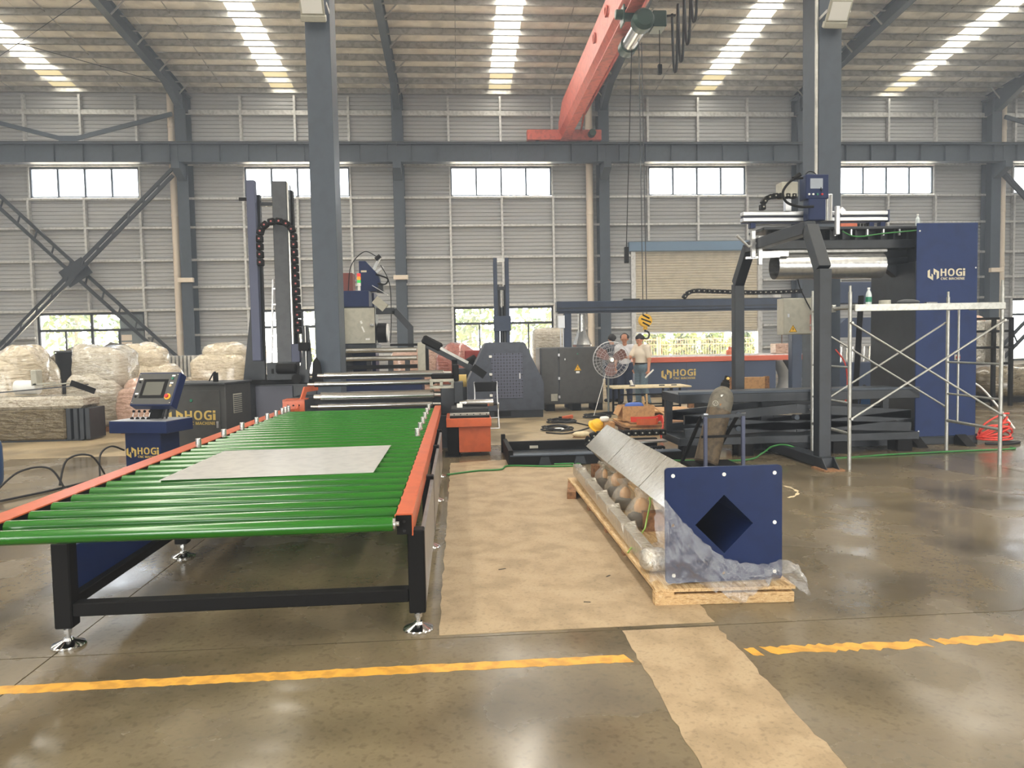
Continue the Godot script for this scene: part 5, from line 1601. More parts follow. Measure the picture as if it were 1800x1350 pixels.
	obj("end_screw", tube(st(), [V(3.98, 3.02, -10.28), V(4.15, 2.86, -10.28), V(4.36, 2.95, -10.28)], 0.02, 8), mats.galv, t)
	obj("end_lever", bar(st(), V(4.1, 2.7, -10.27), V(4.6, 2.72, -10.27), 0.03, 0.03), mats.galv_bright, t)
	obj("end_plate", box(4.32, 2.72, -10.34, 4.75, 2.8, -10.3, 0.004), mats.galv_bright, t)
	# arched frame around the free end
	var pts := [V(4.33, 0.1, -8.5), V(4.33, 2.36, -8.5), V(4.33, 2.9, -8.82), V(4.33, 2.9, -10.7), V(4.33, 2.4, -11.15), V(4.33, 0.1, -11.15)]
	for k in pts.size() - 1: obj("arch_tube", bar(st(), pts[k], pts[k + 1], 0.15, 0.15, V(1, 0, 0), 0.006), mats.machine_dark, t)
	obj("arch_foot", box(4.24, 0.02, -11.3, 4.42, 0.14, -8.35, 0.006), mats.machine_dark, t)
	obj("foot_plate", box(4.2, 0, -8.5, 4.46, 0.02, -8.2), mats.wood_old, t)
	s = st()
	for x in [4.25, 4.4]: prism(s, P2([0, 0, 0.14, 0, 0, 0.14]), V(x, 0.02, -8.35), V(0, 0, 1), V(0, 1, 0), 0.012)
	obj("foot_gusset", s, mats.machine_dark, t)
	# the galvanised duct on the arm
	s = st()
	lathe(s, V(4.62, 2.6, -10.5), V(1, 0, 0), [[0.186, 0], [0.19, 0], [0.19, 1.6], [0.186, 1.6], [0.186, 0]], 36)
	solo("galvanised_duct", s, mats.galv_bright, "round galvanised duct hanging on the welding machine's arm", "duct")
	# scissor lift table below
	var l := thing("scissor_lift", "low black scissor lift table under the welding machine arm", "lift", V(4.3, 0, -9.9))
	obj("top_frame", box(2.9, 0.72, -10.35, 6.2, 0.84, -9.5, 0.006), mats.machine_dark, l)
	obj("base_frame", box(2.9, 0.16, -10.35, 6.2, 0.26, -9.5, 0.006), mats.machine_dark, l)
	obj("top_lip", box(2.9, 0.84, -9.56, 6.2, 0.87, -9.5), mats.steel_paint, l)
	for z in [-9.56, -10.28]:
		for q in [[2.98, 0.32, 4.5, 0.4], [2.98, 0.5, 4.5, 0.36], [4.5, 0.4, 6.1, 0.33], [4.5, 0.36, 6.1, 0.5], [2.98, 0.5, 4.5, 0.62], [4.5, 0.62, 6.1, 0.5]]:
			obj("scissor_arm", bar(st(), V(q[0], q[1], z), V(q[2], q[3], z), 0.06, 0.12), mats.machine_dark, l)
		for q in [[3.7, 0.37], [3.7, 0.56], [4.5, 0.5]]: obj("pivot", cyl(st(), V(q[0], q[1], z - 0.05), V(q[0], q[1], z + 0.05), 0.035, 14), mats.steel_paint, l)
	for x in [2.92, 4.3, 6.1]: obj("stand", box(x, 0.26, -10.3, x + 0.09, 0.72, -10.2), mats.machine_dark, l)
	for x in [2.95, 3.7, 5.0, 5.9]:
		for z in [-9.75, -9.55]: obj("foot", box(x, 0, z, x + 0.2, 0.16, z + 0.05), mats.black, l)
	# grey switch box hung beside the inner column
	var g := thing("switch_cabinet", "pale grey switch cabinet with a warning triangle beside the right inner column", "cabinet", V(5.95, 1.6, -12.5))
	obj("body", box(5.66, 1.62, -12.75, 6.27, 2.25, -12.5, 0.006), mats.panel_grey, g)
	obj("door", box(5.67, 1.63, -12.5, 6.26, 2.24, -12.485, 0.004), mats.panel_grey, g)
	obj("lock", box(5.73, 1.92, -12.485, 5.76, 1.98, -12.47), mats.alu, g)
	warning_sign(g, V(5.83, 1.66, -12.483), 0.13)
	obj("bracket", box(6.2, 1.7, -12.85, 6.35, 2.2, -12.75), mats.galv, g)
	obj("red_tag", box(6.14, 1.68, -12.485, 6.24, 1.96, -12.47), mats.red, g)
	obj("cable", tube(st(), smooth_path([V(5.96, 2.7, -12.6), V(5.98, 2.45, -12.55), V(6.1, 2.1, -12.45), V(6.2, 1.95, -12.45)]), 0.012, 6), mats.black, g)

func scaffold():
	var t := thing("scaffold", "galvanised tube scaffold with crossed braces and a plank deck", "scaffold", V(5.5, 0, -8.85))
	var A := V(4.57, 0, -8.32)
	var B1 := V(6.42, 0, -8.3)
	var C := V(6.5, 0, -9.38)
	var D := V(4.68, 0, -9.45)
	for q in [[A, 2.08], [B1, 2.12], [C, 2.06], [D, 2.1]]:
		var p: Vector3 = q[0]
		obj("standard", tube(st(), [p, p + V(0, q[1], 0)], 0.022, 12), mats.scaffold_tube, t)
		obj("spigot", tube(st(), [p + V(0, q[1], 0), p + V(0, q[1] + 0.07, 0)], 0.015, 10), mats.scaffold_tube, t)
	for q in [[A, D], [B1, C]]:
		for y in [1.9, 0.42]: obj("ledger", tube(st(), [q[0] + V(0, y, 0), q[1] + V(0, y, 0)], 0.02, 10), mats.scaffold_tube, t)
		for y in [1.2, 0.78]: obj("rung", tube(st(), [q[0] + V(0, y, 0), q[1] + V(0, y, 0)], 0.014, 8), mats.scaffold_tube, t)
		var m: Vector3 = q[0].lerp(q[1], 0.78)
		obj("inner_tube", tube(st(), [m + V(0, 0.42, 0), m + V(0, 1.9, 0)], 0.014, 8), mats.scaffold_tube, t)
	for q in [[A, B1, 0.02], [D, C, -0.02]]:
		obj("brace", tube(st(), [q[0] + V(0, 1.72, q[2]), q[1] + V(0, 0.6, q[2])], 0.013, 8), mats.scaffold_tube, t)
		obj("brace", tube(st(), [q[0] + V(0, 0.6, q[2] * 2.5), q[1] + V(0, 1.72, q[2] * 2.5)], 0.013, 8), mats.scaffold_tube, t)
		for p in [q[0], q[1]]:
			for y in [1.72, 0.6]: obj("brace_lock", cyl(st(), p + V(0, y, q[2] * 0.5), p + V(0, y, q[2] * 3.2), 0.014, 8), mats.scaffold_tube, t)
	var dk := obj("deck", box(4.62, 1.89, -8.9, 6.42, 1.925, -8.28, 0.004), mats.scaffold_tube, t)
	obj("deck_edge", box(4.6, 1.85, -8.29, 6.44, 1.93, -8.265, 0.004), mats.scaffold_tube, dk)
	for x in [4.6, 6.42]: obj("deck_hook", box(x - 0.02, 1.86, -8.85, x + 0.03, 1.95, -8.75, 0.005), mats.scaffold_tube, dk)
	# things left on the deck
	var b := thing("water_bottle", "clear plastic water bottle with a green label on the scaffold deck", "bottle", V(4.84, 1.925, -8.4))
	obj("body", lathe(st(), V(4.84, 1.926, -8.4), V(0, 1, 0), [[0, 0], [0.03, 0], [0.033, 0.01], [0.033, 0.12], [0.026, 0.145], [0.013, 0.175], [0.013, 0.19], [0, 0.19]], 18), paint("bottle", Color8(196, 206, 208), 0.2), b)
	obj("label", lathe(st(), V(4.84, 1.926, -8.4), V(0, 1, 0), [[0.0335, 0.035], [0.0345, 0.035], [0.0345, 0.095], [0.0335, 0.095]], 18), mats.green_btn, b)
	obj("cap", cyl(st(), V(4.84, 2.112, -8.4), V(4.84, 2.13, -8.4), 0.015, 12), mats.white, b)
	solo("tape_roll", lathe(st(), V(5.05, 1.926, -8.42), V(0, 1, 0), [[0.04, 0], [0.065, 0], [0.065, 0.055], [0.04, 0.055], [0.04, 0]], 20), mats.panel_grey, "grey roll of tape lying on the scaffold deck", "tape")
	solo("glove", blob(st(), V(5.36, 1.955, -8.45), V(0.26, 0.06, 0.14), 0.8, 23, 0.02), mats.charcoal, "crumpled dark work gloves on the scaffold deck", "glove")
	solo("spanner", bar(st(), V(5.54, 1.94, -8.4), V(5.7, 1.94, -8.44), 0.03, 0.02), mats.galv_bright, "bright spanner at the right of the scaffold deck", "tool")
	# things on top of the tall cabinet
	var e := thing("drink_bottle", "small clear bottle standing on the tall blue cabinet", "bottle", V(6.5, 3.13, -10.3))
	obj("body", lathe(st(), V(6.66, 3.13, -10.3), V(0, 1, 0), [[0, 0], [0.03, 0], [0.03, 0.1], [0.012, 0.14], [0.012, 0.16], [0, 0.16]], 14), mats.bottle, e)
	obj("cap", cyl(st(), V(6.66, 3.285, -10.3), V(6.66, 3.305, -10.3), 0.014, 10), mats.white, e)
	solo("green_cloth", blob(st(), V(6.86, 3.15, -10.4), V(0.22, 0.06, 0.2), 0.7, 33, 0.02), mats.green_btn, "folded green cloth on the tall blue cabinet", "cloth")
	# hoses and box by the cabinet
	var hb := thing("orange_tool_box", "orange-topped black machine box beside the blue cabinet", "box", V(7.65, 0, -10.6))
	obj("body", box(7.42, 0, -10.8, 7.66, 0.62, -10.4, 0.01), mats.black, hb)
	obj("lid", box(7.43, 0.62, -10.78, 7.6, 0.86, -10.42, 0.012), mats.orange, hb)
	obj("cable", tube(st(), smooth_path([V(7.5, 0.88, -10.5), V(7.7, 0.8, -10.4), V(7.85, 0.5, -10.2), V(7.95, 0.2, -10.0)]), 0.014, 6), mats.white, hb)
	var coil := []
	for k in 110:
		var a := k * 0.4
		var tilt := 0.5 + 0.45 * sin(k * 0.13)
		coil.append(V(7.66 + (0.22 + 0.05 * sin(k * 0.37)) * cos(a), 0.03 + 0.0008 * k + 0.16 * tilt * (1.0 + sin(a + k * 0.02)), -10.0 + 0.17 * sin(a) * (1.3 - tilt)))
	solo("red_hose", tube(st(), coil, 0.014, 6), mats.hose_red, "tangled coil of red air hose at the foot of the blue cabinet", "hose")
	solo("black_hose", tube(st(), smooth_path([V(7.4, 0.02, -9.85), V(7.7, 0.02, -9.78), V(7.95, 0.02, -9.9), V(7.7, 0.02, -9.95)]), 0.018, 6), mats.rubber, "black hose loop on the floor under the red hose coil", "hose")
	solo("green_hose", tube(st(), smooth_path([V(-0.15, 0.014, -8.75), V(0.2, 0.014, -8.95), V(0.5, 0.014, -9.0), V(0.62, 0.014, -9.25), V(1.1, 0.014, -9.12), V(1.45, 0.014, -9.1), V(1.5, 0.014, -9.25), V(1.2, 0.014, -9.27)]), 0.012, 6), mats.hose_green, "green hose curling over the floor beside the conveyor", "hose", "green hoses")
	solo("green_hose", tube(st(), smooth_path([V(2.6, 0.014, -9.3), V(3.6, 0.014, -9.12), V(3.85, 0.1, -9.1), V(4.05, 0.16, -9.25), V(4.3, 0.155, -9.3), V(4.6, 0.014, -9.1), V(5.6, 0.014, -9.2), V(6.6, 0.014, -9.3), V(7.4, 0.014, -9.35), V(7.5, 0.014, -9.5)]), 0.012, 6), mats.hose_green, "green hose running along the foot of the welding machine", "hose", "green hoses")

# ---------------------------------------------------------------- pallet with the wrapped column
func pallet_load():
	var s: SurfaceTool
	var t := thing("pallet", "long pale wooden pallet with a plywood deck on timber bearers", "pallet", V(1.55, 0, -6.0))
	s = st()
	prism(s, [Vector2(1.13, -4.2), Vector2(1.96, -4.16), Vector2(2.0, -7.9), Vector2(1.16, -7.86)], V(0, 0.075, 0), Vector3.RIGHT, Vector3.BACK, -0.02)
	obj("deck", s, mats.ply, t)
	obj("bearer", bar(st(), V(1.125, 0.031, -4.225), V(1.95, 0.031, -4.185), 0.075, 0.062, Vector3.UP, 0.003), mats.pine, t)
	for q in [[1.125, 1.24], [1.85, 1.95]]: obj("spacer", box(q[0], 0.062, -4.25, q[1], 0.075, -4.19), mats.pine, t)
	for z in [-5.25, -5.9, -6.7]: obj("bearer", box(1.17, 0, z - 0.04, 1.94, 0.075, z + 0.04, 0.003), mats.wood_old, t)
	obj("bearer", bar(st(), V(1.1, 0.037, -7.2), V(1.2, 0.037, -7.8), 0.09, 0.074, Vector3.UP, 0.003), mats.wood_old, t)
	obj("bearer", box(1.3, 0, -7.8, 1.96, 0.075, -7.7, 0.003), mats.wood_old, t)
	# flanged column lying on it
	t = thing("flanged_column", "navy square flange plate with a diamond opening on a wrapped square tube", "column", V(1.57, 0.095, -6.0))
	var cs := CSGCombiner3D.new()
	cs.name = "flange_plate"
	t.add_child(cs)
	cs.position = V(1.57, 0.45, -4.29) - t.position
	var add := func(n: CSGPrimitive3D, nm: String, op: int, at: Vector3, rot: Vector3):
		n.name = nm
		n.operation = op
		n.position = at
		n.rotation = rot
		n.material = mats.navy
		cs.add_child(n)
	var pb := CSGPolygon3D.new()
	var pp := PackedVector2Array()
	for q in [[1, 1], [-1, 1], [-1, -1], [1, -1]]:
		for k in 5:
			var a: float = atan2(q[1], q[0]) - PI / 4 + PI / 2 * k / 4.0
			pp.append(Vector2(q[0] * 0.335 + 0.022 * cos(a), q[1] * 0.325 + 0.022 * sin(a)))
	pb.polygon = pp
	pb.depth = 0.022
	pb.name = "plate_blank"
	pb.material = mats.navy
	cs.add_child(pb)
	pb.position = V(0, 0, 0.022)
	var hole := CSGBox3D.new()
	hole.size = V(0.25, 0.25, 0.1)
	add.call(hole, "diamond_cut", CSGShape3D.OPERATION_SUBTRACTION, V(0, 0, 0.01), V(0, 0, PI / 4))
	for q in [[-0.31, 0.3], [0.0, 0.3], [0.31, 0.3], [0.31, 0.0], [0.31, -0.3], [-0.31, -0.3], [-0.31, 0.0], [0, -0.3]]:
		var c := CSGCylinder3D.new()
		c.radius = 0.012
		c.height = 0.1
		c.sides = 16
		add.call(c, "bolt_cut", CSGShape3D.OPERATION_SUBTRACTION, V(q[0], q[1], 0.01), V(PI / 2, 0, 0))
	# white discs fill the bolt holes, painting in the brightness behind them
	for q in [[-0.31, 0.3], [0.0, 0.3], [0.31, 0.3], [0.31, 0.0], [-0.31, -0.3], [0.31, -0.3]]:
		obj("bright_hole_disc", cyl(st(), V(1.57 + q[0], 0.45 + q[1], -4.292), V(1.57 + q[0], 0.45 + q[1], -4.264), 0.0115, 12), mats.white, t)
	s = st()
	var r := 0.205
	var c4 := [V(0, r, 0), V(r, 0, 0), V(0, -r, 0), V(-r, 0, 0)]
	var k4 := 0.178 / r
	for k in 4:
		var a: Vector3 = c4[k] + V(1.57, 0.45, 0)
		var b: Vector3 = c4[(k + 1) % 4] + V(1.57, 0.45, 0)
		var ai: Vector3 = c4[k] * k4 + V(1.57, 0.45, 0)
		var bi: Vector3 = c4[(k + 1) % 4] * k4 + V(1.57, 0.45, 0)
		var n := (a + b) * 0.5 - V(1.57, 0.45, 0)
		var z0 := V(0, 0, -4.292)
		var z1 := V(0, 0, -7.7)
		quad(s, a + z0, b + z0, b + z1, a + z1, n)
		quad(s, ai + z0, bi + z0, bi + z1, ai + z1, -n)
		quad(s, a + z0, b + z0, bi + z0, ai + z0, V(0, 0, 1))
		quad(s, a + z1, b + z1, bi + z1, ai + z1, V(0, 0, -1))
	obj("square_tube", s, mats.navy, t)
	s = st()
	cbox(s, V(1.57, 0.45, -7.71), V(0.29, 0.29, 0.012), Basis(V(0, 0, 1), PI / 4))
	obj("end_cap", s, mats.navy, t)
	# stretch film in lengths along the tube
	for q in [[-4.4, -5.45], [-5.47, -6.6], [-6.62, -7.74]]:
		s = st()
		for k in 4:
			var e0: Vector3 = c4[k] * 1.1 + V(1.57, 0.45, 0)
			var e1: Vector3 = c4[(k + 1) % 4] * 1.1 + V(1.57, 0.45, 0)
			quad(s, e0 + V(0, 0, q[0]), e1 + V(0, 0, q[0]), e1 + V(0, 0, q[1]), e0 + V(0, 0, q[1]), (e0 + e1) * 0.5 - V(1.57, 0.45, 0))
			quad(s, e0 + V(0, 0, q[0]), e1 + V(0, 0, q[0]), (e1 - V(1.57, 0.45, 0)) * 0.93 + V(1.57, 0.45, q[0]), (e0 - V(1.57, 0.45, 0)) * 0.93 + V(1.57, 0.45, q[0]), V(0, 0, 1))
		obj("stretch_film", s, mats.wrap_silver, t)
	for x in [1.35, 1.7]: obj("cradle", box(x, 0.095, -7.5, x + 0.09, 0.3, -7.35), mats.wood_old, t)
	obj("cradle", box(1.4, 0.095, -5.6, 1.74, 0.24, -5.5), mats.wood_old, t)
	# wrapped bar along the left edge
	t = thing("wrapped_bar", "long flat bar wrapped in silver film along the pallet edge", "bar", V(1.26, 0.095, -6.1))
	obj("bar", bar(st(), V(1.25, 0.2, -7.78), V(1.21, 0.155, -4.62), 0.085, 0.115, Vector3.UP, 0.006), mats.wrap_silver, t)
	for u in [0.1, 0.28, 0.46, 0.62, 0.8]:
		var p := V(1.25, 0.2, -7.78).lerp(V(1.21, 0.155, -4.62), u)
		obj("film_fold", bar(st(), p + V(-0.047, 0.03, 0), p + V(0.047, 0.06, 0.05), 0.02, 0.07), mats.wrap_silver, t)
	obj("torn_end", blob(st(), V(1.22, 0.165, -4.55), V(0.2, 0.14, 0.2), 0.7, 61, 0.05, 18, 10), mats.wrap_silver, t)
	# bags of fixings
	var spots := [[1.41, -7.15, 0.27, 0.09, "farthest along"], [1.43, -6.72, 0.3, 0.1, "second from the far end"], [1.41, -6.25, 0.26, 0.1, "third from the far end"], [1.39, -5.65, 0.29, 0.115, "nearest the flange"]]
	for i in 4:
		var q: Array = spots[i]
		var b := thing("bag_of_fixings", "clear plastic bag of orange and dark fittings on the pallet, %s" % q[4], "bag", V(q[0], 0.1, q[1]), "bags on the pallet")
		var w: float = q[3]
		var h: float = q[2]
		s = st()
		lathe(s, V(q[0], 0.097, q[1]), V(0.12 * (i % 2), 1, 0), [[w * 0.85, 0], [w * 1.05, h * 0.12], [w * 1.05, h * 0.4], [w * 0.8, h * 0.62], [w * 0.4, h * 0.78], [w * 0.3, h * 0.84], [w * 0.55, h * 0.98], [w * 0.4, h * 1.06]], 18)
		crinkle(s, 30 + i, 0.03, 11.0)
		obj("film", crinkled, mats.bag, b)
		obj("dark_contents", blob(st(), V(q[0], 0.1 + h * 0.2, q[1]), V(w * 1.6, h * 0.4, w * 1.5), 0.8, 70 + i, 0.05, 16, 10), mats.black_rough, b)
		obj("orange_contents", blob(st(), V(q[0] + 0.02, 0.1 + h * 0.55, q[1]), V(w * 1.0, h * 0.5, w * 0.9), 1.1, 80 + i, 0.06, 14, 8), mats.kraft if mats.has("kraft") else paint("kraft", Color8(216, 164, 104), 0.6), b)
	# green strap
	solo("green_strap", tube(st(), [V(1.14, 0.1, -4.95), V(1.3, 0.225, -5.1), V(1.42, 0.34, -5.4), V(1.43, 0.44, -5.5)], 0.007, 4), mats.strap if mats.has("strap") else paint("strap", Color8(150, 186, 90), 0.4), "green strapping band pulled across the pallet edge", "strap")
	# crumpled clear film fallen around the flange
	var n2 := FastNoiseLite.new()
	n2.seed = 4
	n2.frequency = 7.0
	n2.fractal_type = FastNoiseLite.FRACTAL_RIDGED
	n2.fractal_octaves = 4
	s = st()
	var top := [[1.12, 0.62], [1.2, 0.6], [1.28, 0.5], [1.36, 0.42], [1.45, 0.33], [1.55, 0.25], [1.65, 0.21], [1.76, 0.2], [1.86, 0.2], [1.94, 0.23], [2.0, 0.18], [2.03, 0.12]]
	var low := [[1.1, 0.12], [1.18, 0.11], [1.28, 0.105], [1.38, 0.103], [1.48, 0.09], [1.55, 0.03], [1.62, 0.01], [1.7, 0.06], [1.8, 0.1], [1.92, 0.1], [2.0, 0.05], [2.04, 0.03]]
	var g := []
	var nu := 66
	var nv := 20
	for i in nu + 1:
		var f := float(i) / nu * (top.size() - 1)
		var k := mini(int(f), top.size() - 2)
		var u := f - k
		var tx: float = lerpf(top[k][0], top[k + 1][0], u)
		var ty: float = lerpf(top[k][1], top[k + 1][1], u)
		var lx: float = lerpf(low[k][0], low[k + 1][0], u)
		var ly: float = lerpf(low[k][1], low[k + 1][1], u)
		var row := []
		for j in nv + 1:
			var v := float(j) / nv
			var p := V(lerpf(tx, lx, v), lerpf(ty, ly, v), 0)
			var bulge := 0.012 + 0.07 * sin(PI * minf(v * 1.1, 1.0)) * (0.8 + 0.8 * n2.get_noise_2d(p.x * 0.6, p.y * 0.6))
			if ly < 0.095: bulge = maxf(bulge, 0.1 * smoothstep(0.3, 0.9, v) + 0.012)
			p.z = -4.262 + maxf(0.004, bulge + 0.045 * n2.get_noise_2d(p.x + p.y * 0.6, p.y * 1.2 - p.x * 0.4 + 3.0))
			p.x += 0.018 * n2.get_noise_2d(p.x + 7.0, p.y)
			p.y = maxf(0.006, p.y + 0.02 * n2.get_noise_2d(p.x, p.y + 11.0))
			row.append(p)
		g.append(row)
	s.set_smooth_group(1)
	for i in nu:
		for j in nv: quad(s, g[i][j], g[i + 1][j], g[i + 1][j + 1], g[i][j + 1], V(0, 0, 1))
	s.set_smooth_group(-1)
	solo("crumpled_film", s, mats.film_clear, "crumpled clear plastic film slumped around the foot of the navy flange", "film")
	# gas cylinder on its trolley
	t = thing("gas_cylinder", "worn grey gas cylinder with a black valve leaning in a trolley", "cylinder", V(3.02, 0, -8.9))
	var a := V(2.99, 0.05, -8.75)
	var ax := (V(3.3, 0.93, -8.96) - a).normalized()
	obj("body", lathe(st(), a, ax, [[0, 0], [0.13, 0.000], [0.145, 0.022], [0.145, 0.682]], 28), mats.cylinder_rust, t)
	obj("shoulder", lathe(st(), a, ax, [[0.145, 0.682], [0.145, 0.814], [0.135, 0.880], [0.11, 0.935], [0.07, 0.974], [0.05, 0.990]], 28), mats.cylinder_grey, t)
	var cp := obj("valve_guard", lathe(st(), a, ax, [[0.05, 0.968], [0.056, 0.979], [0.056, 1.034], [0.045, 1.045], [0.045, 1.067], [0.03, 1.078], [0.03, 1.133], [0, 1.133]], 18), mats.black, t)
	obj("valve_outlet", cyl(st(), a + ax * 1.1 + V(0, 0, 0.02), a + ax * 1.1 + V(0, 0.01, 0.05), 0.018, 10), mats.gold, cp)
	obj("paper_label", bar(st(), V(3.2, 0.87, -8.8), V(3.26, 0.87, -8.82), 0.004, 0.025), mats.white, t)
	s = st()
	for q in [V(3.13, 0.78, -8.79)]:
		lathe(s, q, V(-0.15, 0.3, 1), [[0.028, 0], [0.034, 0], [0.034, 0.003], [0.028, 0.003]], 20)
		bar(s, q + V(-0.015, -0.02, 0.003), q + V(0.0, 0.02, 0.0), 0.008, 0.003)
		bar(s, q + V(0.004, -0.02, 0.003), q + V(0.02, 0.02, 0.0), 0.008, 0.003)
	obj("round_stamp", s, mats.panel_grey, t)
	obj("orange_patch", bar(st(), V(3.18, 0.755, -8.775), V(3.25, 0.75, -8.785), 0.004, 0.04), paint("faded_orange", Color8(160, 110, 60), 0.7), t)
	t = thing("cylinder_trolley", "slim blue-black steel trolley frame holding the gas cylinder", "trolley", V(3.15, 0, -8.85))
	obj("top_bar", bar(st(), V(2.88, 0.64, -8.56), V(3.42, 0.65, -8.56), 0.02, 0.04), mats.machine_dark, t)
	for q in [[V(2.93, 0.65, -8.56), V(2.98, 0.66, -8.7)], [V(3.38, 0.65, -8.56), V(3.45, 0.66, -8.7)]]: obj("hook_plate", bar(st(), q[0], q[1], 0.05, 0.012), mats.galv_bright, t)
	for x in [2.92, 3.38]: obj("upright", box(x - 0.02, 0.0, -8.57, x + 0.02, 0.64, -8.53, 0.003), mats.slate, t)
	for q in [[2.9, 2.8], [3.34, 3.18]]: obj("rear_strut", bar(st(), V(q[0], 0.64, -8.62), V(q[1], 0.01, -9.1), 0.035, 0.03), mats.black, t)
	obj("band", bar(st(), V(2.88, 0.4, -8.58), V(3.36, 0.4, -8.58), 0.015, 0.03), mats.black, t)
	obj("floor_plate", box(2.8, 0.0, -9.12, 3.4, 0.03, -8.56), mats.black, t)

var crinkled: Mesh
# pushes the points of a surface about, equal points alike
func crinkle(s: SurfaceTool, sd: int, amp: float, freq: float):
	var n := FastNoiseLite.new()
	n.seed = sd
	n.frequency = freq
	n.fractal_octaves = 3
	s.index()
	var arr := s.commit_to_arrays()
	var v: PackedVector3Array = arr[Mesh.ARRAY_VERTEX]
	var r := st()
	r.set_smooth_group(1)
	for k in arr[Mesh.ARRAY_INDEX]:
		var p := v[k]
		r.add_vertex(p + V(n.get_noise_3d(p.x, p.y, p.z), 0.5 * n.get_noise_3d(p.x + 9.0, p.y, p.z), n.get_noise_3d(p.x, p.y, p.z + 9.0)) * amp * clampf((p.y - 0.1) * 12.0, 0.0, 1.0))
	r.generate_normals()
	crinkled = r.commit()

# ---------------------------------------------------------------- loose things on the floor
func clutter():
	var s: SurfaceTool
	var t := thing("track_base", "low black channel frame with a cable chain lying on the floor", "frame", V(1.8, 0, -9.9))
	obj("front_rail", box(0.64, 0.0, -9.36, 2.85, 0.13, -9.28, 0.004), mats.black, t)
	obj("front_lip", box(0.64, 0.125, -9.44, 2.85, 0.14, -9.27), mats.steel_paint, t)
	obj("rear_rail", box(0.64, 0.0, -10.5, 2.85, 0.16, -10.42, 0.004), mats.black, t)
	obj("end_rail", box(0.62, 0.0, -10.5, 0.68, 0.2, -9.28, 0.004), mats.black, t)
	obj("end_post", box(0.6, 0.0, -10.55, 0.66, 0.26, -10.5), mats.black, t)
	obj("bed", box(0.68, 0.01, -10.42, 2.85, 0.04, -9.36), mats.machine_dark, t)
	for k in 4:
		var x := 1.0 + k * 0.45
		s = st()
		prism(s, P2([x, 0.01, x + 0.16, 0.01, x + 0.13, 0.11, x + 0.03, 0.11]), V(0, 0, -9.28), V(1, 0, 0), V(0, 1, 0), 0.03)
		obj("cleat", s, mats.machine_dark, t)
	obj("name_tag", box(1.0, 0.06, -10.42, 1.12, 0.1, -10.415), mats.panel_grey, t)
	var path := [V(2.84, 0.3, -9.95), V(2.0, 0.3, -9.95), V(1.82, 0.28, -9.95), V(1.74, 0.2, -9.95), V(1.78, 0.1, -9.95), V(1.9, 0.07, -9.95), V(2.84, 0.07, -9.95)]
	cable_chain(t, dense(smooth_path(path, 8), 0.004), 0.12, 0.075, V(0, 0, 1), mats.panel_grey)
	obj("chain_shelf", box(1.95, 0.17, -10.05, 2.84, 0.19, -9.85), mats.steel, t)
	obj("shelf_post", box(2.3, 0.03, -10.0, 2.36, 0.17, -9.9), mats.black, t)
	# platform of flattened cartons
	t = thing("carton_stack", "stack of flattened brown cartons on a low pallet", "cartons", V(3.4, 0, -12.4))
	for k in 5: obj("carton", box(2.75 + 0.06 * sin(k * 2.0), 0.08 + k * 0.03, -12.9 + 0.04 * cos(k * 3.0), 4.1 + 0.05 * sin(k * 1.3), 0.105 + k * 0.03, -11.9), mats.card if k % 2 else mats.card_dark, t)
	obj("bearer", box(2.8, 0, -12.8, 4.0, 0.08, -12.0), mats.wood_old, t)
	t = thing("upper_cartons", "loose flattened cartons with dark edges behind the red straps", "cartons", V(3.7, 0.23, -13.2))
	for k in 4: obj("carton", box(3.3 + 0.05 * sin(k * 2.3), 0.02 + k * 0.085, -13.7, 4.25, 0.05 + k * 0.085, -13.0 + 0.03 * k), mats.card if k % 2 else mats.tabletop, t)
	obj("block", box(3.4, 0.0, -13.6, 4.1, 0.27, -13.1), mats.card_dark, t)
	# open carton with blue goods
	t = thing("open_carton", "open brown carton with blue wrapped goods and wooden sticks", "box", V(3.2, 0.23, -12.35))
	s = st()
	var cx := [2.74, 3.28, -12.55, -12.15]
	B(s, 2.74, 0.225, -12.16, 3.28, 0.47, -12.15)
	B(s, 2.74, 0.225, -12.56, 3.28, 0.47, -12.55)
	B(s, 2.74, 0.225, -12.55, 2.75, 0.47, -12.16)
	B(s, 3.27, 0.225, -12.55, 3.28, 0.47, -12.16)
	B(s, 2.75, 0.225, -12.55, 3.27, 0.235, -12.16)
	obj("carton", s, mats.card, t)
	obj("flap", bar(st(), V(3.29, 0.46, -12.35), V(3.5, 0.3, -12.3), 0.36, 0.01), mats.card, t)
	obj("flap", bar(st(), V(2.73, 0.46, -12.35), V(2.66, 0.32, -12.35), 0.36, 0.01), mats.card, t)
	solo("blue_bundle", blob(st(), V(2.98, 0.42, -12.35), V(0.32, 0.2, 0.26), 0.6, 51, 0.04), paint("bundle_blue", Color8(60, 92, 168), 0.5), "blue and white plastic bundle in the open carton", "bundle")
	for q in [[3.16, 3.12, 0.62, "left of the pair"], [3.2, 3.18, 0.66, "right of the pair"]]:
		solo("wooden_stick", bar(st(), V(q[0], 0.24, -12.3), V(q[1], q[2], -12.28), 0.03, 0.02), mats.pine, "pale wooden stick standing in the open carton, %s" % q[3], "stick", "wooden sticks")
	t = thing("small_carton", "small brown carton with a torn white liner", "box", V(2.55, 0, -12.6))
	obj("carton", box(2.5, 0.0, -12.75, 2.68, 0.17, -12.5, 0.004), mats.card, t)
	obj("liner", blob(st(), V(2.52, 0.22, -12.6), V(0.18, 0.12, 0.16), 0.8, 52, 0.04, 16, 10), mats.white, t)
	# yellow hard hat lying on its side
	s = st()
	lathe(s, V(2.38, 0.1, -12.62), V(0.35, 0.75, 0.55), [[0.13, -0.02], [0.15, -0.02], [0.15, -0.005], [0.115, 0.0], [0.11, 0.06], [0.08, 0.105], [0.035, 0.125], [0, 0.128]], 20)
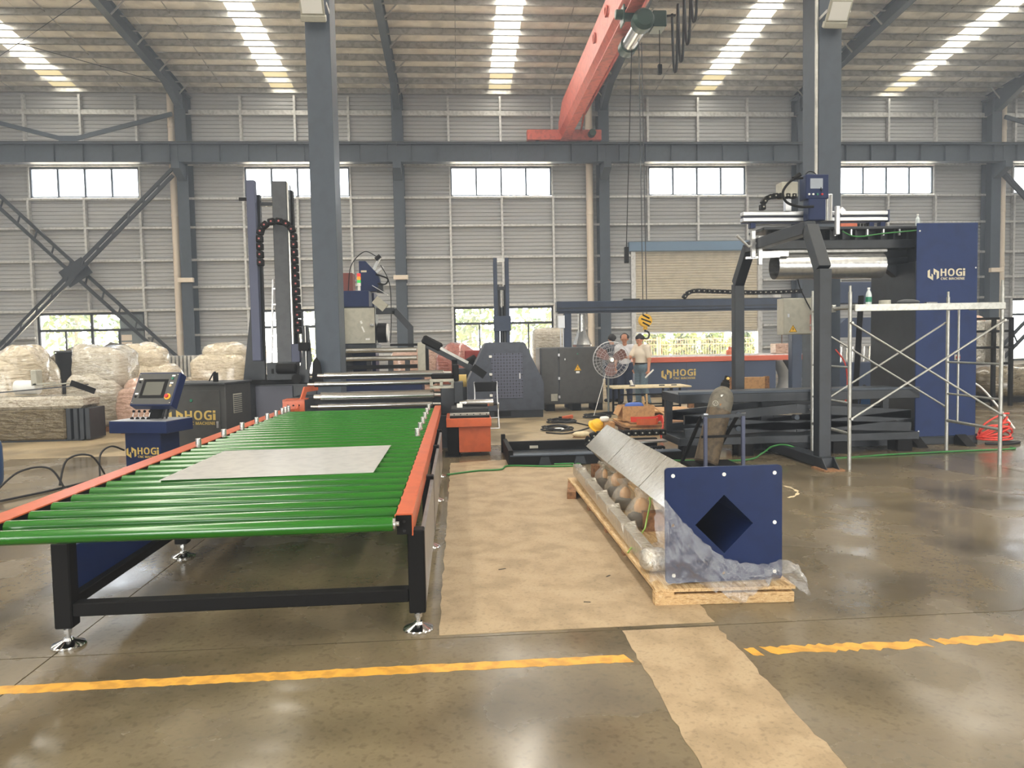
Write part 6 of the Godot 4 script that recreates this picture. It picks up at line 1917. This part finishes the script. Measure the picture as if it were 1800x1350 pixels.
	solo("hard_hat", s, mats.yellow, "yellow hard hat lying beside the small carton", "helmet")
	# red and orange lifting straps
	for q in [[[V(2.84, 0.26, -12.0), V(3.0, 0.27, -11.85), V(3.2, 0.28, -11.8), V(3.3, 0.3, -11.85), V(3.3, 0.2, -11.7), V(3.2, 0.02, -11.5)], "hose_red", "red lifting strap looped over the carton stack"], [[V(2.9, 0.24, -11.85), V(3.0, 0.245, -11.75), V(3.2, 0.25, -11.75), V(3.24, 0.27, -11.85)], "orange", "orange lifting strap on the carton stack"]]:
		s = st()
		var pts := smooth_path(q[0], 6)
		for i in pts.size() - 1: bar(s, pts[i], pts[i + 1], 0.012, 0.1)
		solo("lifting_strap", s, mats[q[1]], q[2], "strap", "lifting straps")
	# cables and rags near the power cabinet
	for k in 3:
		var c := [V(2.0, 0, -14.2), V(1.75, 0, -13.0), V(2.85, 0, -15.0)][k] as Vector3
		var pts := []
		for j in 46:
			var a := j * 0.5
			pts.append(c + V((0.24 + 0.06 * sin(j * 0.77)) * cos(a), 0.015 + 0.001 * j + 0.012 * sin(j * 0.6), (0.26 + 0.05 * cos(j * 0.9)) * sin(a)))
		solo("cable_heap", tube(st(), pts, 0.014, 6), mats.rubber, ["tangled black cable heap in front of the power cabinet", "black cable coil behind the track frame", "black hose pile at the fan's foot"][k], "cable", "cable heaps")
	solo("cable_line", tube(st(), smooth_path([V(1.5, 0.014, -12.6), V(1.8, 0.014, -12.4), V(2.2, 0.014, -12.9), V(2.4, 0.014, -13.4), V(2.2, 0.014, -14.2)]), 0.012, 6), mats.rubber, "thin black cable snaking past the hard hat", "cable")
	solo("white_rag", blob(st(), V(1.75, 0.03, -12.8), V(0.22, 0.08, 0.18), 0.8, 53, 0.04, 16, 10), mats.white, "small white rag on the floor by the cable coil", "rag")
	s = st()
	prism(s, P2([1.85, -11.9, 2.7, -11.75, 2.95, -12.1, 2.3, -12.35, 1.95, -12.2]), V(0, 0.002, 0), Vector3.RIGHT, Vector3.BACK, -0.01)
	solo("kraft_paper", s, mats.card_dark, "flat sheet of brown paper on the floor before the hard hat", "paper")
	solo("paper_scrap", blob(st(), V(2.0, 0.05, -11.95), V(0.3, 0.1, 0.2), 0.9, 54, 0.04, 16, 10), mats.tabletop, "crumpled pale paper scrap near the track frame", "paper")
	t = thing("angle_grinder", "orange hand grinder lying on the floor by the cables", "tool", V(2.15, 0, -14.4))
	obj("body", bar(st(), V(2.05, 0.06, -14.5), V(2.25, 0.1, -14.4), 0.07, 0.08, Vector3.UP, 0.015), mats.orange, t)
	obj("head", cyl(st(), V(2.03, 0.0, -14.52), V(2.03, 0.09, -14.52), 0.05, 14), mats.black, t)
	# timber crate frame
	t = thing("crate_frame", "open timber crate frame beside the gas cylinder", "crate", V(5.3, 0, -15.3))
	for x in [4.86, 5.7]: obj("post", box(x, 0, -15.35, x + 0.11, 0.5, -15.25, 0.004), mats.wood_old, t)
	for y in [0.0, 0.45]: obj("rail", box(4.97, y, -15.34, 5.7, y + 0.05, -15.26, 0.003), mats.wood_old, t)
	obj("black_box", box(4.99, 0.02, -15.8, 5.68, 0.44, -15.36, 0.01), mats.black_rough, t)
	obj("strut", bar(st(), V(5.02, 0.42, -15.3), V(5.3, 0.15, -15.3), 0.02, 0.03), mats.machine_dark, t)
	t = thing("plywood_board", "brown board crate behind the scissor lift", "crate", V(5.4, 0, -13.4))
	obj("board", box(5.05, 0.3, -13.4, 5.75, 0.85, -13.35, 0.004), mats.card, t)
	obj("post", box(4.98, 0.0, -13.42, 5.06, 0.86, -13.34), mats.wood_old, t)
	obj("post", box(5.7, 0.0, -13.42, 5.78, 0.86, -13.34), mats.wood_old, t)
	# paint ring and dust scar on the floor are marks of their own
	var fl: Node = get_node("floor")
	s = st()
	for k in 14:
		var a0 := -1.2 + k * 0.11
		var w := 0.012 + 0.008 * sin(k * 1.7)
		var p0 := V(3.05 + 0.38 * cos(a0), 0.001, -7.35 - 0.45 * sin(a0))
		var p1 := V(3.05 + 0.38 * cos(a0 + 0.11), 0.001, -7.35 - 0.45 * sin(a0 + 0.11))
		bar(s, p0, p1, w * 2.0, 0.002)
	obj("chalk_ring", s, mats.tabletop, fl)
	for q in [[-1.02, -4.6, -0.9, -4.75], [0.25, -5.0, 0.3, -5.02], [-0.95, -6.0, -0.78, -6.3], [0.95, -4.75, 0.98, -4.78], [0.72, -4.3, 0.76, -4.29]]:
		obj("scuff", bar(st(), V(q[0], 0.0035, q[1]), V(q[2], 0.0035, q[3]), 0.012, 0.002), mats.joint, fl)

func background_right():
	var s: SurfaceTool
	var t := thing("steel_rack", "black steel rack with film-wrapped panels behind the blue cabinet", "rack", V(11.5, 0, -15.2))
	for x in [11.1, 11.55, 11.95]: obj("post", box(x, 0, -15.25, x + 0.07, 1.92, -15.18), mats.black, t)
	for y in [0.9, 1.25, 1.6, 1.87]: obj("rail", box(11.1, y, -15.25, 12.02, y + 0.05, -15.18), mats.black, t)
	for x in [11.2, 11.62]: obj("wrapped_panel", blob(st(), V(x + 0.14, 1.4, -15.45), V(0.32, 0.95, 0.3), 0.3, int(x * 10), 0.02, 18, 10), mats.wrap_silver, t)
	t = thing("covered_timber", "pile of dark goods under loose brown film at the right edge", "pile", V(13.2, 0, -16.4))
	obj("film", blob(st(), V(13.2, 0.45, -16.4), V(2.6, 0.75, 1.2), 0.45, 101, 0.12), mats.wrap_dark, t)
	obj("bearer", box(12.1, 0, -16.8, 14.2, 0.12, -16.0), mats.black, t)
	solo("brown_pile", blob(st(), V(11.35, 0.55, -16.6), V(1.0, 1.1, 1.0), 0.5, 102, 0.1), mats.wrap_dark, "brown film bundle below the black steel rack", "bundle")
	solo("tall_wrapped_part", blob(st(), V(12.75, 1.5, -17.5), V(0.5, 1.1, 0.6), 0.7, 103, 0.12), mats.wrap_pink, "pinkish wrapped machine head before the far right window", "machine")
	t = thing("grey_cabinet", "plain grey metal cabinet at the right edge", "cabinet", V(12.9, 0, -17.6))
	obj("body", box(12.5, 0, -18.0, 13.4, 1.15, -17.2, 0.01), mats.galv, t)
	obj("door", box(12.52, 0.05, -17.2, 13.38, 1.1, -17.18, 0.004), mats.galv, t)
	# machines glimpsed under the welding machine's arm
	t = thing("far_press", "navy press with steel canisters seen through the welding machine", "machine", V(11.2, 0, -20.3))
	obj("bridge", box(10.4, 2.5, -20.6, 12.2, 3.1, -20.0, 0.02), mats.navy_far, t)
	obj("bed", box(10.2, 0.1, -20.8, 12.4, 0.85, -19.9, 0.02), mats.navy_far, t)
	s = st()
	prism(s, P2([10.5, 1.55, 12.0, 1.55, 12.0, 1.9, 11.6, 2.1, 10.9, 2.1, 10.5, 1.8]), V(0, 0, -20.4), V(1, 0, 0), V(0, 1, 0), 0.4)
	obj("head", s, mats.navy_far, t)
	for x in [10.3, 12.15]: obj("post", box(x, 0.85, -20.5, x + 0.16, 2.5, -20.2), mats.machine_dark, t)
	for k in 4: obj("canister", cyl(st(), V(10.75 + k * 0.33, 0.85, -20.1), V(10.75 + k * 0.33, 1.3, -20.1), 0.12, 16, 0.01), mats.galv_bright, t)
	obj("foot", box(10.2, 0, -20.7, 12.4, 0.1, -20.0), mats.black, t)
	t = thing("pneumatic_unit", "small blue air unit with hoses beyond the scaffold", "machine", V(7.2, 0, -12.2))
	obj("body", box(6.9, 0.12, -12.3, 7.2, 0.62, -11.9, 0.02), mats.unit_blue, t)
	obj("frame", box(6.8, 0.0, -12.35, 7.3, 0.12, -11.85), mats.black, t)
	obj("hose", tube(st(), smooth_path([V(6.9, 0.6, -11.88), V(6.72, 0.75, -11.8), V(6.66, 0.4, -11.8), V(6.85, 0.2, -11.85)]), 0.014, 6), mats.rubber, t)
	solo("leaning_channel", bar(st(), V(7.0, 0.02, -12.6), V(7.35, 2.3, -13.0), 0.09, 0.05), mats.black, "long black channel leaning behind the scaffold", "channel")
	solo("red_air_line", tube(st(), smooth_path([V(6.5, 1.35, -12.3), V(6.62, 1.1, -12.2), V(6.66, 0.7, -12.2), V(6.6, 0.3, -12.2)]), 0.012, 6), mats.hose_red, "red air line hanging beside the right inner column", "hose")

# ---------------------------------------------------------------- people
func field_mesh(s, bones: Array, cell: float, k := 0.03):
	var lo := Vector3.INF
	var hi := -Vector3.INF
	for b in bones:
		for e in [[b[0], b[2]], [b[1], b[3]]]:
			lo = lo.min(e[0] - Vector3.ONE * (e[1] + k + cell * 2.0))
			hi = hi.max(e[0] + Vector3.ONE * (e[1] + k + cell * 2.0))
	var nx := int((hi.x - lo.x) / cell) + 2
	var ny := int((hi.y - lo.y) / cell) + 2
	var nz := int((hi.z - lo.z) / cell) + 2
	var f := PackedFloat32Array()
	f.resize(nx * ny * nz)
	f.fill(1.0)
	for b in bones:
		var a: Vector3 = b[0]
		var c: Vector3 = b[1]
		var ra: float = b[2]
		var rc: float = b[3]
		var m := maxf(ra, rc) + k + cell * 1.5
		var p0 := ((a.min(c) - Vector3.ONE * m - lo) / cell).floor().max(Vector3.ZERO)
		var p1 := ((a.max(c) + Vector3.ONE * m - lo) / cell).ceil()
		var ac := c - a
		var l2 := maxf(ac.length_squared(), 1e-8)
		for z in range(int(p0.z), mini(int(p1.z) + 1, nz)):
			for y in range(int(p0.y), mini(int(p1.y) + 1, ny)):
				var row := (z * ny + y) * nx
				for x in range(int(p0.x), mini(int(p1.x) + 1, nx)):
					var p := lo + Vector3(x, y, z) * cell
					var t := clampf((p - a).dot(ac) / l2, 0.0, 1.0)
					var d := (p - a - ac * t).length() - lerpf(ra, rc, t)
					var o := f[row + x]
					if o < 0.9:
						var h := clampf(0.5 + 0.5 * (o - d) / k, 0.0, 1.0)
						d = lerpf(o, d, h) - k * h * (1.0 - h)
					f[row + x] = minf(o, d)
	# surface nets
	var vid := PackedInt32Array()
	vid.resize(nx * ny * nz)
	vid.fill(-1)
	var verts := PackedVector3Array()
	var offs := [0, 1, nx, nx + 1, nx * ny, nx * ny + 1, nx * ny + nx, nx * ny + nx + 1]
	var cor := [Vector3(0, 0, 0), Vector3(1, 0, 0), Vector3(0, 1, 0), Vector3(1, 1, 0), Vector3(0, 0, 1), Vector3(1, 0, 1), Vector3(0, 1, 1), Vector3(1, 1, 1)]
	var edges := [[0, 1], [2, 3], [4, 5], [6, 7], [0, 2], [1, 3], [4, 6], [5, 7], [0, 4], [1, 5], [2, 6], [3, 7]]
	for z in nz - 1:
		for y in ny - 1:
			var row := (z * ny + y) * nx
			for x in nx - 1:
				var i := row + x
				var neg := 0
				for o in offs:
					if f[i + o] < 0.0: neg += 1
				if neg == 0 or neg == 8: continue
				var sum := Vector3.ZERO
				var n := 0
				for e in edges:
					var fa := f[i + offs[e[0]]]
					var fb := f[i + offs[e[1]]]
					if (fa < 0.0) != (fb < 0.0):
						sum += (cor[e[0]] as Vector3).lerp(cor[e[1]], fa / (fa - fb))
						n += 1
				vid[i] = verts.size()
				verts.append(lo + (Vector3(x, y, z) + sum / n) * cell)
	s.set_smooth_group(1)
	var step := [1, nx, nx * ny]
	var axes := [Vector3(1, 0, 0), Vector3(0, 1, 0), Vector3(0, 0, 1)]
	for z in range(1, nz - 1):
		for y in range(1, ny - 1):
			var row := (z * ny + y) * nx
			for x in range(1, nx - 1):
				var i := row + x
				var fi := f[i]
				if absf(fi) > cell * 2.0: continue
				for a in 3:
					var fj := f[i + step[a]]
					if (fi < 0.0) == (fj < 0.0): continue
					var u: int = step[(a + 1) % 3]
					var v: int = step[(a + 2) % 3]
					var q := [vid[i], vid[i - u], vid[i - u - v], vid[i - v]]
					if q[0] < 0 or q[1] < 0 or q[2] < 0 or q[3] < 0: continue
					quad(s, verts[q[0]], verts[q[1]], verts[q[2]], verts[q[3]], axes[a] * (1.0 if fi < 0.0 else -1.0))
	s.set_smooth_group(-1)

# j: joints in the person's own axes, facing +z, feet at y 0
func person(label: String, at: Vector3, turn: float, j: Dictionary, cloth: Dictionary):
	var t := own("person", label, "person", at, turn, "workers")
	var body := st()
	var torso := [[j.pelvis, j.waist, 0.13, 0.12], [j.waist, j.chest, 0.125, 0.14], [j.chest, j.neck - V(0, 0.06, 0), 0.13, 0.07], [j.shl, j.shr, 0.065, 0.065], [j.hipl, j.hipr, 0.11, 0.11]]
	var arms := []
	var legs := []
	for sd in ["l", "r"]:
		arms += [[j["sh" + sd], j["el" + sd], 0.056, 0.045], [j["el" + sd], j["wr" + sd], 0.043, 0.03]]
		legs += [[j["hip" + sd], j["kn" + sd], 0.088, 0.062], [j["kn" + sd], j["an" + sd], 0.06, 0.04]]
	var feet := []
	for sd in ["l", "r"]: feet += [[j["an" + sd], j["an" + sd] + V(0, -0.03, -0.03), 0.045, 0.045], [j["an" + sd] + V(0, -0.035, 0), j["an" + sd] + V(0.01 if sd == "l" else -0.01, -0.045, 0.16), 0.045, 0.035]]
	field_mesh(body, torso + arms + legs + feet + [[j.neck - V(0, 0.08, 0), j.head, 0.052, 0.05]], 0.02, 0.04)
	# head with a finer grid
	var hd: Basis = j.look
	var h: Vector3 = j.head
	var head := [[h + hd * V(0, 0.05, -0.015), h + hd * V(0, 0.03, 0.01), 0.088, 0.085], [h + hd * V(0, -0.02, 0.02), h + hd * V(0, -0.07, 0.05), 0.07, 0.04], [h - V(0, 0.12, 0.0), h, 0.05, 0.055],
		[h + hd * V(0, 0.02, 0.095), h + hd * V(0, -0.02, 0.112), 0.012, 0.015], [h + hd * V(-0.086, 0.015, 0), h + hd * V(-0.09, -0.015, 0.004), 0.016, 0.012], [h + hd * V(0.086, 0.015, 0), h + hd * V(0.09, -0.015, 0.004), 0.016, 0.012], [h + hd * V(-0.04, 0.045, 0.08), h + hd * V(0.04, 0.045, 0.08), 0.013, 0.013]]
	field_mesh(body, head, 0.009, 0.015)
	for sd in ["l", "r"]:
		var w: Vector3 = j["wr" + sd]
		var dir: Vector3 = (w - j["el" + sd]).normalized()
		var side := dir.cross(V(0, 0, 1)).normalized() if absf(dir.z) < 0.8 else V(1, 0, 0)
		var front := side.cross(dir).normalized()
		var hb := [[w - dir * 0.02, w + dir * 0.05, 0.03, 0.034], [w + dir * 0.05 + side * 0.02, w + dir * 0.085 + side * 0.02, 0.022, 0.02], [w + dir * 0.05 - side * 0.02, w + dir * 0.085 - side * 0.02, 0.022, 0.02]]
		for k in 4:
			var off := side * (0.03 - 0.02 * k)
			var ln: float = [0.03, 0.036, 0.038, 0.032][k]
			var a := w + dir * 0.085 + off
			var b := a + dir * ln + front * 0.012
			hb += [[a, b, 0.0095, 0.009], [b, b + dir * ln * 0.5 + front * 0.03, 0.009, 0.0075]]
		var sg := 1.0 if sd == "l" else -1.0
		hb += [[w + dir * 0.02 + side * 0.028 * sg, w + dir * 0.06 + side * 0.052 * sg + front * 0.02, 0.013, 0.011], [w + dir * 0.06 + side * 0.052 * sg + front * 0.02, w + dir * 0.09 + side * 0.05 * sg + front * 0.035, 0.011, 0.009]]
		field_mesh(body, hb, 0.0075, 0.008)
	obj("body", body, mats.skin, t)
	# clothes
	var s := st()
	var sh := []
	for k in 4:
		var b: Array = torso[k]
		sh.append([(b[0] as Vector3).lerp(b[1], 0.55) if k == 0 else b[0], b[1], b[2] + 0.018, b[3] + 0.018])
	for sd in ["l", "r"]: sh.append([j["sh" + sd], (j["sh" + sd] as Vector3).lerp(j["el" + sd], 0.72), 0.078, 0.07])
	field_mesh(s, sh, 0.02, 0.04)
	var so := obj("shirt", s, mats[cloth.shirt], t)
	s = st()
	lathe(s, (j.neck as Vector3) - V(0, 0.075, 0), V(0, 1, 0.12), [[0.085, 0], [0.075, 0.035], [0.066, 0.035]], 16)
	obj("collar", s, mats[cloth.shirt], so)
	s = st()
	var tr := [[j.hipl, j.hipr, 0.138, 0.138], [j.pelvis, j.waist - V(0, 0.07, 0), 0.155, 0.15]]
	for b in legs: tr.append([b[0], b[1] + (V(0, -0.02, 0) if b[3] < 0.05 else V(0, 0, 0)), b[2] + 0.022, b[3] + 0.026])
	field_mesh(s, tr, 0.02, 0.035)
	var to := obj("trousers", s, mats[cloth.trousers], t)
	if cloth.get("belt", false): obj("belt", lathe(st(), (j.waist as Vector3) - V(0, 0.06, 0), V(0, 1, 0), [[0.162, 0], [0.17, 0], [0.17, 0.035], [0.162, 0.035]], 24), mats.black, to)
	s = st()
	var hh := [[h + hd * V(0, 0.075, -0.03), h + hd * V(0, 0.07, 0.02), 0.085, 0.075], [h + hd * V(-0.05, 0.05, -0.04), h + hd * V(0.05, 0.05, -0.04), 0.066, 0.066], [h + hd * V(0, 0.03, -0.055), h + hd * V(0, -0.02, -0.06), 0.06, 0.045], [h + hd * V(-0.066, 0.05, 0.01), h + hd * V(0.066, 0.05, 0.01), 0.034, 0.034]]
	if cloth.get("bald", false): hh[0] = [h + hd * V(0, 0.07, -0.05), h + hd * V(0, 0.06, -0.03), 0.08, 0.08]
	field_mesh(s, hh, 0.012, 0.02)
	obj("hair", s, mats.hair, t)
	for x in [-0.033, 0.033]: obj("eye", lathe(st(), h + hd * V(x, 0.022, 0.083), hd * V(0, 0, 1), [[0.011, 0], [0.008, 0.006], [0, 0.008]], 10), mats.black, t)
	obj("mouth", bar(st(), h + hd * V(-0.022, -0.055, 0.086), h + hd * V(0.022, -0.055, 0.086), 0.01, 0.008), paint("lips", Color8(150, 84, 74), 0.5) if not mats.has("lips") else mats.lips, t)
	s = st()
	var ft := []
	for b in feet: ft.append([b[0] + V(0, -0.005, 0), b[1] + V(0, -0.005, 0), b[2] + 0.008, b[3] + 0.008])
	field_mesh(s, ft, 0.016, 0.02)
	obj("shoes", s, mats.black, t)
	return t

func people():
	var base := {
		"pelvis": V(0, 0.93, 0), "waist": V(0, 1.06, 0), "chest": V(0, 1.26, 0.01), "neck": V(0, 1.46, 0.0), "head": V(0, 1.6, 0.03), "look": Basis(),
		"shl": V(0.17, 1.4, 0), "shr": V(-0.17, 1.4, 0), "ell": V(0.23, 1.12, -0.02), "elr": V(-0.23, 1.12, -0.02), "wrl": V(0.24, 0.88, 0.05), "wrr": V(-0.24, 0.88, 0.05),
		"hipl": V(0.09, 0.9, 0), "hipr": V(-0.09, 0.9, 0), "knl": V(0.1, 0.5, 0.03), "knr": V(-0.1, 0.5, 0.03), "anl": V(0.11, 0.09, 0), "anr": V(-0.11, 0.09, 0)}
	# own axes: +z is where the person faces; x+ is his left hand
	var a := base.duplicate()
	a.look = Basis(V(1, 0, 0), 0.35)
	a.head = V(0, 1.58, 0.06)
	a.neck = V(0, 1.46, 0.02)
	a.elr = V(-0.2, 1.16, 0.2)
	a.wrr = V(-0.1, 1.18, 0.44)
	a.wrl = V(0.26, 0.86, 0.04)
	a.anl = V(0.14, 0.09, -0.08)
	var p = person("worker in a beige polo shirt and grey jeans looking down to the left", V(4.47, 0, -17.7), -1.0, a, {"shirt": "shirt", "trousers": "jeans", "belt": true})
	# the tube he holds in his left hand
	var hw: Vector3 = p.transform * (V(0.26, 0.77, 0.06))
	solo("white_stick", tube(st(), [hw + V(-0.08, -0.09, 0.05), hw + V(0.12, 0.1, 0.05)], 0.02, 8), mats.white, "short white tube held in the beige-shirted worker's hand", "tube")
	var b := base.duplicate()
	b.look = Basis(V(1, 0, 0), 0.4)
	b.head = V(0, 1.61, 0.07)
	person("worker in a white polo shirt and navy trousers behind the fan", V(4.2, 0, -18.3), -0.35, b, {"shirt": "shirt_white", "trousers": "trousers", "bald": true})
	var c := base.duplicate()
	c.look = Basis(V(1, 0, 0), 0.3)
	c.elr = V(-0.36, 1.3, 0.1)
	c.wrr = V(-0.58, 1.38, 0.16)
	person("dark-haired worker hidden behind the fan, reaching an arm over the cabinet", V(4.0, 0, -18.85), PI + 0.4, mirrored(c), {"shirt": "shirt_dark", "trousers": "trousers"})

func mirrored(j: Dictionary) -> Dictionary:
	var r := j.duplicate()
	for k in ["sh", "el", "wr", "hip", "kn", "an"]:
		var l: Vector3 = j[k + "l"]
		var q: Vector3 = j[k + "r"]
		r[k + "l"] = V(-q.x, q.y, q.z)
		r[k + "r"] = V(-l.x, l.y, l.z)
	return r

# ---------------------------------------------------------------- outside the windows
func outside():
	var g := struct_node("ground_outside")
	obj("yard", box(-60, -0.4, -90, 70, -0.06, -32.25), mats.outside_ground, g)
	rng.seed = 12
	var trees := [[-19.3, -39.0, 5.2, "far left of the left window"], [-15.6, -38.0, 4.6, "in the middle of the left window"], [-12.0, -38.5, 5.0, "at the right of the left window"], [-7.0, -38.0, 4.5, "behind the tower machine's window"], [0.6, -38.5, 4.4, "at the left of the middle window"], [4.4, -39.5, 4.0, "at the right of the middle window"], [27.0, -38.0, 4.8, "behind the far right window"]]
	for q in trees:
		var t := thing("yard_tree", "bright green tree outside, %s" % q[3], "tree", V(q[0], -0.06, q[1]), "trees in the yard")
		obj("trunk", lathe(st(), V(q[0], -0.06, q[1]), V(0.05, 1, 0), [[0.16, 0], [0.11, 1.2], [0.07, q[2] * 0.7], [0, q[2] * 0.75]], 10), mats.bark, t)
		obj("foliage", leaves(V(q[0], q[2] * 0.58, q[1]), V(1.55, q[2] * 0.45, 1.5), 480, 0.2), mats.leaf, t)
	for k in 6:
		var x := 7.4 + k * 1.55
		var t := thing("hedge_shrub", "yellow-green shrub outside the open shutter, number %s from the left" % ["one", "two", "three", "four", "five", "six", "seven", "eight"][k], "shrub", V(x, -0.06, -38.6), "shrubs outside the shutter")
		obj("stems", lathe(st(), V(x, -0.06, -38.6), V(0, 1, 0), [[0.08, 0], [0.05, 1.4], [0, 1.5]], 8), mats.bark, t)
		obj("foliage", leaves(V(x, 1.15, -38.6), V(0.72, 1.3, 0.8), 700, 0.2), mats.leaf, t)
	# railing fence
	for k in 7:
		var x0 := -20.0 + k * 6.0
		var t := thing("yard_fence", "thin metal railing panel in the yard, %s" % ["behind the left window", "left of the tower machine", "behind the column", "behind the middle window", "left of the shutter", "behind the open shutter", "right of the shutter"][k], "fence", V(x0 + 3.0, -0.06, -36.0), "yard fence panels")
		for y in [0.3, 1.35, 1.6]: obj("rail", box(x0, y, -36.02, x0 + 5.96, y + 0.04, -35.98), mats.bark, t)
		for x in [x0 + 0.03, x0 + 5.9]: obj("post", box(x - 0.04, -0.06, -36.04, x + 0.04, 1.75, -35.96), mats.bark, t)
		var s := st()
		for j in 44: B(s, x0 + 0.13 + j * 0.13, 0.0, -36.01, x0 + 0.145 + j * 0.13, 1.68, -35.995)
		var bars := obj("bars", s, mats.bark, t)
		bars.set_meta("kind", "stuff")
	var pl := thing("brick_pier", "cream brick pier outside at the left of the open shutter", "pier", V(7.9, -0.06, -35.2))
	obj("pier", box(7.0, -0.06, -35.4, 8.3, 2.6, -34.8), mats.brick, pl)

func leaves(c: Vector3, r: Vector3, n: int, size: float) -> SurfaceTool:
	var s := st()
	for i in n:
		var d := Vector3(rng.randfn(), rng.randfn(), rng.randfn()).normalized() * pow(rng.randf(), 0.45)
		var p := c + d * r
		var u := Vector3(rng.randfn(), rng.randfn(), rng.randfn()).normalized()
		var w := u.cross(Vector3(rng.randfn(), rng.randfn(), rng.randfn())).normalized()
		var l := size * rng.randf_range(0.7, 1.5)
		var col := Color(0.05, 0.085, 0.006).lerp(Color(0.13, 0.14, 0.018), rng.randf())
		s.set_color(col)
		tri(s, p - u * l, p + w * l * 0.45, p + u * l, Vector3.UP)
		s.set_color(col)
		tri(s, p - u * l, p + u * l, p - w * l * 0.45, Vector3.UP)
	return s
